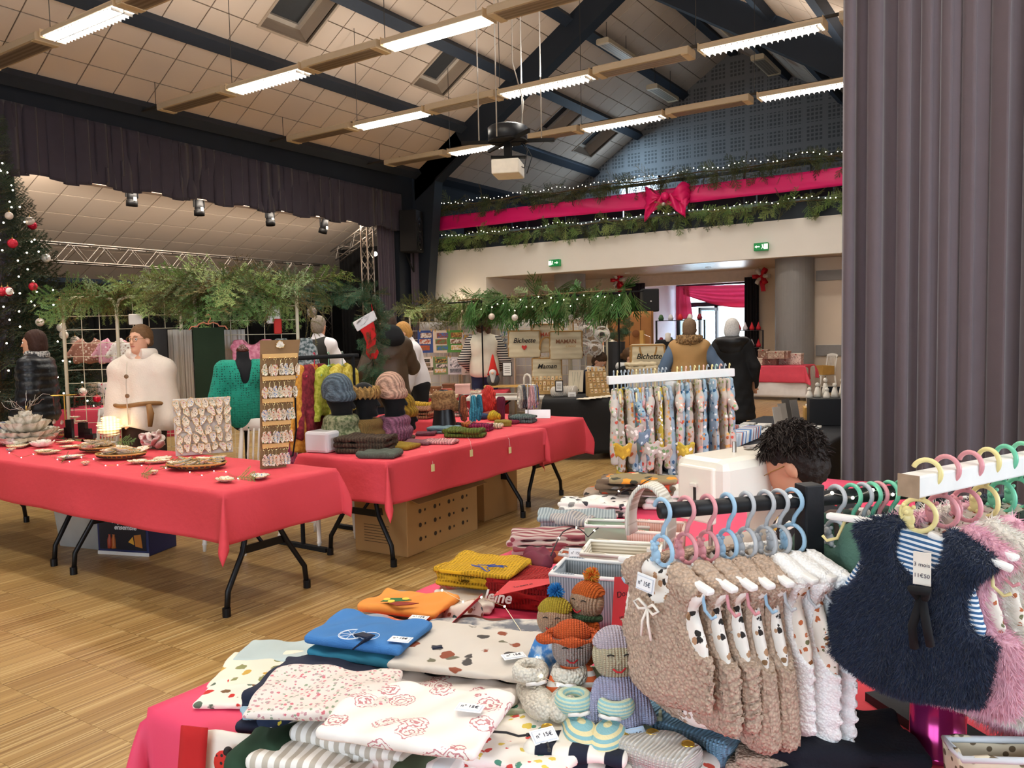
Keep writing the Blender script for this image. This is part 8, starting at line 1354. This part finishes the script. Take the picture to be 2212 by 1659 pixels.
def fur(parent, V, F, n_, ln, mat, seed=0, wd=.0011, down=.7):
    rs = np.random.RandomState(seed); A = V[F]; nr = np.cross(A[:, 2]-A[:, 0], A[:, 3]-A[:, 1]); ar = np.linalg.norm(nr, axis=1)+1e-12; nr /= ar[:, None]; f = rs.choice(len(F), n_, p=ar/ar.sum()); u, v = rs.rand(n_, 1), rs.rand(n_, 1); q = A[f]; root = q[:, 0]*(1-u)*(1-v)+q[:, 1]*u*(1-v)+q[:, 2]*u*v+q[:, 3]*(1-u)*v
    cl = np.sin(root*60+seed).sum(1)[:, None]*.25; d = nr[f]*.75+np.array((0, 0, -down))+rs.normal(0, .28, (n_, 3))+cl*np.array((.5, .2, 0)); d /= np.linalg.norm(d, axis=1)[:, None]; L = ln*rs.uniform(.6, 1.2, (n_, 1)); s_ = np.cross(d, rs.normal(0, 1, (n_, 3))); s_ /= np.linalg.norm(s_, axis=1)[:, None]; o = npmesh('fur_pile', np.stack([root-s_*wd, root+s_*wd, root+d*L], 1).reshape(-1, 3), np.arange(n_*3).reshape(-1, 3), mat, parent, False); o['kind'] = 'stuff'; return o
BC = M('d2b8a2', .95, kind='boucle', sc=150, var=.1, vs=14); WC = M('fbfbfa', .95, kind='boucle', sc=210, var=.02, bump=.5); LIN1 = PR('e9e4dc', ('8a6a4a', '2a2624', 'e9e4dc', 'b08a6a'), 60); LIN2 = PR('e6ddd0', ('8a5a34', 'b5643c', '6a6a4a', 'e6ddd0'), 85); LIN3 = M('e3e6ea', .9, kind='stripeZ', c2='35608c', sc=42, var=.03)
body_b = None; MV = {}
def vest(label, c, rz, kind, W, L, lin, roll=0, h=.0042, seed=0, group=None):
    o = thing('child_vest', label, 'vest', c, rz, group); o.rotation_euler = (0, roll, rz); key = (kind, W, L)
    if key not in MV: dk = .05 if kind == 'f0' else .036 if kind[0] == 'f' else .026; MV[key] = (vest_sdf(W, L, h, dk, .0022 if kind == 'b' else .0013 if kind == 'w' else .001, 620 if kind == 'b' else 800, seed, vn=1. if kind == 'f0' else 0.).mesh(), vest_sdf(W, L, .006, dk, inset=.012 if dk > .03 else .007, holes=False).mesh())
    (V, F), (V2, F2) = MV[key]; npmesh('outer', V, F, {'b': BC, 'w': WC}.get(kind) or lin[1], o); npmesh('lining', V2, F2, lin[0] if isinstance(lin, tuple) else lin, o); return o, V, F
rp = lambda px: ra.lerp(rb, (px-1425)/(2010-1425)); S0 = Vector((0, 0, -.098)); hv = lambda c, o_: facing(c, o_)
defs = [(1430, 'blue', 'b', .23, .25, LIN1, -50, 'first brown teddy vest tied with a white bow'), (1478, 'pink', 'b', .23, .29, LIN1, -50, 'second brown teddy vest from the left'), (1522, 'pink', 'b', .23, .29, LIN1, -52, 'third brown teddy vest from the left'), (1562, 'blue', 'b', .24, .32, LIN1, -54, 'fourth brown teddy vest from the left'), (1602, 'grey', 'b', .24, .32, LIN1, -54, 'fifth brown teddy vest next to the white ones'), (1642, 'grey', 'w', .24, .31, LIN2, -48, 'first white teddy vest next to the brown ones'), (1670, 'grey', 'w', .27, .345, LIN2, -42, 'long white teddy vest with leaf-print lining'), (1700, 'blue', 'w', .27, .345, LIN2, -40, 'last white teddy vest beside the navy fur vest')]
for i, (px, hc_, kd, W, L, ln_, of, lb) in enumerate(defs):
    c = rp(px); rz = hv(c, of); kid_hanger('%s bear-charm hanger holding the %s' % (HC and hc_, lb), c, rz, hc_, 'hangers on the black rail'); vest(lb, c+S0, rz, kd, W, L, ln_, seed=i, group='teddy vests on the black rail')
c = rp(1430); rz = hv(c, -50); o = thing('ribbon_tie', 'white cotton bow on the first brown teddy vest', 'bow', c+S0+(Matrix.Rotation(rz, 3, 'Z') @ Vector((.0, -.036, -.075))), rz); [MB().tube([(0, 0, 0), (g_*.02, -.004, .012), (g_*.034, -.004, .004), (g_*.02, -.004, -.006), (0, 0, 0)], .0028, 6).build('loop', M('ece6dc', .8), o, True) for g_ in (-1, 1)]; [MB().tube([(0, 0, 0), (g_*.008, -.006, -.025), (g_*.014, -.004, -.055)], .0026, 6).build('tail', M('ece6dc', .8), o, True) for g_ in (-1, 1)]
tagcard('price tag on the first brown teddy vest', c+S0+(Matrix.Rotation(rz, 3, 'Z') @ Vector((.0, -.04, -.03))), rz, 1.4)
for i, (px, hc_) in enumerate(((1795, 'grey'), (1830, 'green'), (1855, 'grey'), (1875, 'green'), (1890, 'pink'), (1915, 'green'), (1945, 'green'), (1975, 'grey'))): c = rp(px); kid_hanger('%s hanger from the post on the right part of the black rail' % ORD[i], c, hv(c, -45), hc_, 'hangers on the black rail'); hung('child_garment', ORD[i]+' small dark garment from the post on the black rail', 'garment', c+Vector((0, 0, -.0)), hv(c, -50), .2, .28+.02*(i % 3), M(('4a6a5c', '5a4a44', '2a3a34', '6a5a52', 'd9d3cc', '22252c', '3a4a44', 'ddd6cc')[i], .95, bump=.5, bs=90), .035, 0, .04, i, .008, 'garments on the right of the black rail')
# white bar with fur vests
wa, wb_ = at(1962, 1050, z=1.29), at(2212, 1000, z=1.29); wd_ = (wb_-wa); we = wa+wd_*2.0; r = thing('white_rail', 'white painted square wooden bar at the right', 'rail', (wa.x, wa.y, 0)); d2 = we-wa; WPN = M('dedcd8', .6, var=.08, vs=20); MB().bar((0, 0, 1.29), (d2.x, d2.y, 1.29), .036, .036).build('bar', WPN, r, bev=.003); MB().box((d2.x, d2.y, .64), (.04, .04, 1.28)).build('post', WPN, r, bev=.003); MB().box((d2.x, d2.y, .015), (.3, .3, .03)).build('foot', WPN, r); MB().bar((-.0005*wd_.x, -.0005*wd_.y, 1.29), (wd_.x*.004, wd_.y*.004, 1.29), .037, .037).build('end_grain', M('a08a72', .8, var=.25, vs=60), r)
wp = lambda t_: wa+wd_*t_
NF = M('1b2740', .7, var=.35, vs=30, sheen=.3); PF = M('dcaab8', .8, var=.12, vs=30); WF = M('e2dcd2', .85, var=.08, vs=30)
for i, (t_, hc_, of, fm_, nm, W, L, dz, n_) in enumerate(((.14, 'yellow', -14, NF, 'navy', .238, .268, 0, 60000), (.30, 'pink', -30, PF, 'pink', .24, .29, 0, 22000), (.50, 'pink', -36, WF, 'cream', .25, .31, 0, 22000), (.66, 'yellow', -40, PF, 'blush', .25, .36, 0, 9000), (.82, 'green', -42, M('24352e', .8), 'bottle green', .25, .36, 0, 9000), (.98, 'mint', -42, NF, 'midnight', .25, .36, 0, 9000))):
    c = wp(t_); c = Vector((c.x, c.y, 1.29+.016)); rz = hv(c, of); rl = .16 if i == 0 else .08; kid_hanger('%s bear-charm hanger carrying the %s fur vest' % (hc_, nm), c, rz, hc_, 'hangers on the white bar', rl, .145 if i == 0 else .125)
    o, V, F = vest(nm+' faux fur child vest hanging on the white bar', c+S0, rz, 'f%d' % i, W, L, (LIN3 if i == 0 else LIN2, fm_), rl, .0055, i); fur(o, V, F, n_, .013 if i == 0 else .018, fm_, i)
c = wp(.14)+Vector((0, 0, .016)); rz = hv(c, -14); o = thing('velvet_tie', 'black velvet ribbon tied at the front of the navy fur vest', 'ribbon', c+S0+(Matrix.Rotation(rz, 3, 'Z') @ Vector((.012, -.068, -.09))), rz); VB = M('0c0c10', .9); MB().tube([(-.004, 0, 0), (-.012, -.01, .012), (.012, -.01, .014), (.004, 0, 0)], .008, 8).tube([(0, 0, 0), (-.012, -.006, -.05), (-.01, 0, -.085)], .007, 8).tube([(0, 0, 0), (.01, -.008, -.045), (.014, -.002, -.075)], .007, 8).build('ribbon', VB, o, True)
o = thing('price_tag', 'handwritten size tag 3 mois 11,50 on the navy fur vest', 'tag', c+S0+(Matrix.Rotation(rz, 3, 'Z') @ Vector((.01, -.06, -.028))), rz); MB().bb((-.013, -.001, -.045), (.013, .001, .008)).build('card', M('e6e0d4', .7), o); [text(s_, .009, M('3a2a3a', .7), o, (0, -.0016, z_), (PI/2, 0, 0), ext=.0002) for s_, z_ in (('3 mois', -.012), ('11€50', -.03))]
s = thing('fairy_lights', 'wire of tiny lights along the black rail', 'lights', rp(1700)); Q = [rp(px)-rp(1700)+Vector((0, -.02, .012-.012*(i % 2))) for i, px in enumerate((1700, 1745, 1790, 1835, 1880, 1925, 1965))]; MB().tube(Q, .001, 4).build('wire', M('cfc9bf', .3, .7), s); bulbs(s, Q, .0035)
for i, (px, py, d_, col, lb) in enumerate(((1925, 1400, 1.5, '5a4a44', 'brown fur garment hanging behind the navy vest'), (1950, 1440, 1.45, 'dcd6c8', 'cream plush sleeve hanging behind the navy vest'), (2000, 1470, 1.5, '22322c', 'dark green plush garment behind the navy vest'), (2090, 1480, 1.45, 'c9c4c0', 'grey-white fur hem below the navy vest'))): c = at(px, py-150, d=d_); o = thing('plush_garment', lb, 'garment', c, hv(c, -40)); S = SDF((-.12, -.08, -.2), (.12, .08, .06), .008); S.cap((0, 0, 0), (0, 0, -.12), .05, .06, .02); S.wob(lambda X, Y, Z: .004*np.sin(X*60+Z*20)*np.sin(Y*70)); S.build('plush_body', M(col, .95, bump=.7, bs=80), o)
c = at(2025, 1600, d=1.5); r = thing('ribbon_spool', 'tall spool of shiny magenta ribbon under the fur vests', 'spool', (c.x, c.y, NZ+.006)); MB().lathe([(.05, 0), (.052, .01), (.048, .012), (.048, .2), (.052, .202), (.05, .21)], 30).build('wound_ribbon', M('9c2a6a', .15, .6, var=.15, kind='plain'), r, True)
c = at(2165, 1620, d=1.3); pouch('cream star-print pouch at the lower right corner', (c.x, c.y, NZ+.006), .5, .14, .06, .11, M('d6c8ae', .9, kind='dots', c2='6a5a44', sc=55), M('cfd2d6', .9), .1)
folded('folded_fabric', 'dark navy plush throw folded under the white teddy vests', 'fabric', N(1800, 1640), .3, .2, 2, .03, .5, M('10131f', .95, bump=.4, bs=120), 401, .007); folded('folded_fabric', 'oatmeal teddy cloth lying under the vests', 'fabric', N(1700, 1650), .22, .14, 2, .02, .4, BC, 402, .006)
pt_ = paper_cloth('red paper cloth end under the fur vests', -.40, .15, 1.1, 2.0, NZ-.004, (.02, .1, .1, .1), PAPER, seed=77); folding_table('small folding table under the fur vests', -.40, .14, 1.12, 1.98, NZ-.012)
# ================================================================ WHITE RAIL WITH BABY CLOTHES, SEWING MACHINE, CARD TABLE
q0, q1 = at(1312, 822, d=4.4), at(1584, 804, d=4.5); r = thing('baby_clothes_rail', 'white painted rail on a square post with rows of baby clothes', 'rail', (q0.x, q0.y, NZ)); dd = q1-q0; MB().bar((0, 0, q0.z-NZ), (dd.x, dd.y, q1.z-NZ), .045, .045).build('rail', WPN, r, bev=.004); MB().box((dd.x*.5, dd.y*.5, .26), (.05, .06, .53)).build('post', WPN, r, bev=.004); MB().box((dd.x*.5, dd.y*.5, .012), (.2, .3, .02)).build('foot', WPN, r)
fab = [('b9b0a6', ('c05040', 'e0a08a', '7a9a6a', 'ece6de')), ('bd9430', ('e9d8a0', 'e0b43a', 'b58a2a')), ('93a4ae', ('3a5a7a', '8aa8b8', 'd0dbe0')), ('b0a598', ('b86a34', '8a6a4a', '6a8a5a', 'ece6de')), ('b3a59a', ('b04034', 'd9a0a0', 'e6ddd4')), ('8fa6b2', ('d07a34', '2f5a7a', 'e9e6e0', '8fa6b2')), ('b59f3a', ('3a6a8a', 'e9e6e0', 'd9c24a')), ('6d7f90', ('2a3a4a', 'c9d3d8', '6d7f90')), ('5a6a62', ('e0c04a', 'c8503a', '5a6a62')), ('b8ab9c', ('a85a30', 'd0a05a', '8a9a5a', 'e9e3da'))]
FM = [PR(a, b_, 42) for a, b_ in fab]; random.seed(71); ts = [.05+.41*i/14 for i in range(15)]+[.55+.42*i/12 for i in range(13)]; hcs = ['9aa6b0', 'e0cf9a', '9aa6b0', 'a8b4bc', '9aa6b0']
dirr = math.atan2(dd.y, dd.x)
for i, t_ in enumerate(ts):
    q = q0+dd*t_; left = i < 15; rz = dirr+PI/2+rnd(-.2, .2)-.2; side = ('on the left half of the white rail, counted from the left', 'on the right half of the white rail, counted from the post')[0 if left else 1]; k = i if left else i-15
    hanger_simple('%s small hanger %s' % (ORD[k], side), q+Vector((0, 0, .0)), rz, hcs[i % 5] if left else ('a8c8b8', 'e6b8a8', 'a8b4bc', 'e6d796')[i % 4], .24, 'small hangers on the white rail')
    L = (.42+.04*(i % 3)) if left else (.62 if i < 19 else .72); hung('baby_garment', '%s printed baby garment %s' % (ORD[k], side), 'garment', q, rz, .24 if left else .28, L, FM[(i*3) % 10] if left else FM[(0, 5, 5, 3, 9)[i % 5]], .015, .05 if i % 5 == 0 else 0, .04, i, .0085, 'printed baby clothes on the white rail', .04 if left else .09)
for i, (px, py) in enumerate(((1345, 960), (1370, 920), (1385, 930), (1405, 955), (1430, 962), (1480, 958))): c = at(px, py, d=4.15); o = thing('bandana_bib', ORD[i]+' little bandana bib pinned to the baby clothes from the left', 'bib', c, facing(c, 0), 'bandana bibs'); MB().surf(lambda u, v: ((u-.5)*.1*(1-.3*v), -.015*math.sin(PI*u), -.07*v+.01*math.sin(u*9)), 8, 6).build('cloth', FM[(i*3+1) % 10], o, True, solid=.005)
c = at(1612, 1225, z=NZ); r = thing('sewing_machine', 'white computerised sewing machine beside the seated stall keeper', 'sewing machine', (c.x, c.y, NZ+.004), facing(c, 52)); r.scale = (1.2,)*3; SMW = M('e6e0d2', .3, var=.03); MB().bb((-.2, -.09, 0), (.22, .09, .07)).build('bed', SMW, r, bev=.015); MB().bb((.1, -.085, .06), (.22, .085, .3)).build('column', SMW, r, bev=.02); MB().bb((-.2, -.085, .19), (.22, .085, .33)).build('arm', SMW, r, bev=.028); MB().bb((-.212, -.06, .16), (-.195, .06, .31)).build('face_plate', M('efe8d8', .25), r, bev=.006)
MB().bb((-.2145, -.004, .21), (-.211, .004, .26)).build('lever_slot', M('2a2826', .5), r); MB().bb((-.222, -.012, .255), (-.211, .012, .265)).build('thread_lever', SMW, r, bev=.002); MB().tube([(-.15, 0, .19), (-.15, 0, .08)], .006).build('needle_bar', STEEL, r); MB().bb((.05, -.0875, .22), (.12, -.085, .30)).build('lcd_screen', M('8fc4ea', .3, emit=.8), r); MB().bb((.0, -.0872, .20), (.2, -.0852, .315)).build('control_panel', M('d9d6ce', .4), r); MB().bb((.12, -.088, .08), (.2, -.085, .19)).build('pattern_chart', M('3a3640', .6, kind='lace', c2='d9d6ce', sc=60), r); MB().tube([(-.05, 0, .33), (-.05, 0, .36)], .006).lathe([(.02, .335), (.02, .34)], 12, (.02, 0, 0)).build('thread_guide', STEEL, r); [MB().lathe([(.004, 0), (.004, .004)], 8, (-.21, y_, z_)).build('screw', STEEL, r) for y_, z_ in ((-.04, .2), (.04, .2))]
# card and figurine table by the curtain
folding_table('dark folding table with greeting cards beside the curtain', -2.05, -1.2, 5.0, 7.3, NZ, 'folding tables'); o = paper_cloth('black cloth on the greeting card table', -2.07, -1.18, 4.98, 7.32, NZ+.004, (.3, .3, .3, .3), M('1a1d24', .8, bump=.2), seed=55)
random.seed(81); k = 0; cds = [M(c_, .6, var=.05) for c_ in ('dfe4ea', 'c9d3de', 'e9e6e0', 'b5c0cc', 'c87a6a', '8a5a62', '4a7ab0', 'dfe2e0')]; cm = [MB().box((0, 0, .045), (.105, .0035, .09), rot=Matrix.Rotation(-.45, 3, 'X')) for _ in range(1)][0]
for rr_ in range(2):
    for i in range(34): o = MB(); o.v = list(cm.v); o.f = list(cm.f); o = o.build('greeting_card', cds[random.randrange(8)]); o.location = (-1.88+rr_*.16, 5.1+i*.022, NZ+.01); o.rotation_euler.z = .1; tag(o, '%s card from the near end of the %s row of greeting cards' % (ORD[i], 'outer' if rr_ == 0 else 'inner'), 'card', 'rows of greeting cards')
for i in range(40): o = MB().box((0, 0, .01), (rnd(.07, .12), rnd(.03, .05), .02)).build('paper_packet', M(('e3e1dc', 'd6d9dc', 'cfd0cc', 'ebe9e4')[i % 4], .7), bev=.004); o.location = (-1.98+.13*(i % 5), 5.95+.09*(i//5)+rnd(-.01, .01), NZ+.008+.0*i); o.rotation_euler.z = rnd(-.3, .3); tag(o, '%s small white packet in the %s row across the card table' % (ORD[i % 5], ORD[i//5]), 'packet', 'small white packets')
for i, (px, py, h_) in enumerate(((1686, 935, .2), (1697, 925, .2), (1706, 920, .22), (1722, 915, .2))): c = at(px, py, z=NZ+.01); o = MB().bb((-.05, -.002, 0), (.05, .002, h_)).build('divider_card', M(('c9c6c0', 'b5b2ac', '6a6864', 'a8a4a0')[i], .6)); o.location = c; o.rotation_euler = (-.2, 0, 1.2); tag(o, ORD[i]+' tall grey divider card standing among the packets', 'card', 'tall divider cards')
c = at(1790, 915, z=NZ+.01); r = thing('black_display_box', 'black display cube carrying white figurines', 'box', (c.x, c.y, NZ+.008), .3); MB().bb((-.16, -.16, 0), (.16, .16, .22)).build('cube', M('15161a', .5), r, bev=.005); fz = NZ+.23; random.seed(5)
for i in range(7): o = thing('plaster_figurine', ORD[i]+' white plaster figurine on the black cube from the left', 'figurine', (c.x-.13+.045*i, c.y-.1+.08*(i % 3), fz), rnd(0, 6), 'white plaster figurines'); s_ = 1+.5*(i % 3); MB().lathe([(.03, 0), (.028, .02*s_), (.016, .05*s_), (.012, .055*s_)], 12).build('body', M('e9e2d4', .6), o, True); MB().ball((0, 0, .068*s_), .018, 10, 8).build('head', M('e9e2d4', .6), o, True)
c = at(1768, 908, z=NZ+.01); r = thing('wooden_box', 'small pale wooden box behind the black cube', 'box', (c.x, c.y, NZ+.008), .3); MB().bb((-.12, -.1, 0), (.12, .1, .12)).build('carton', PINE, r, bev=.004); MB().bb((-.1, -.08, .12), (.1, .08, .135)).build('white_lid', M('e9e4da', .7), r)
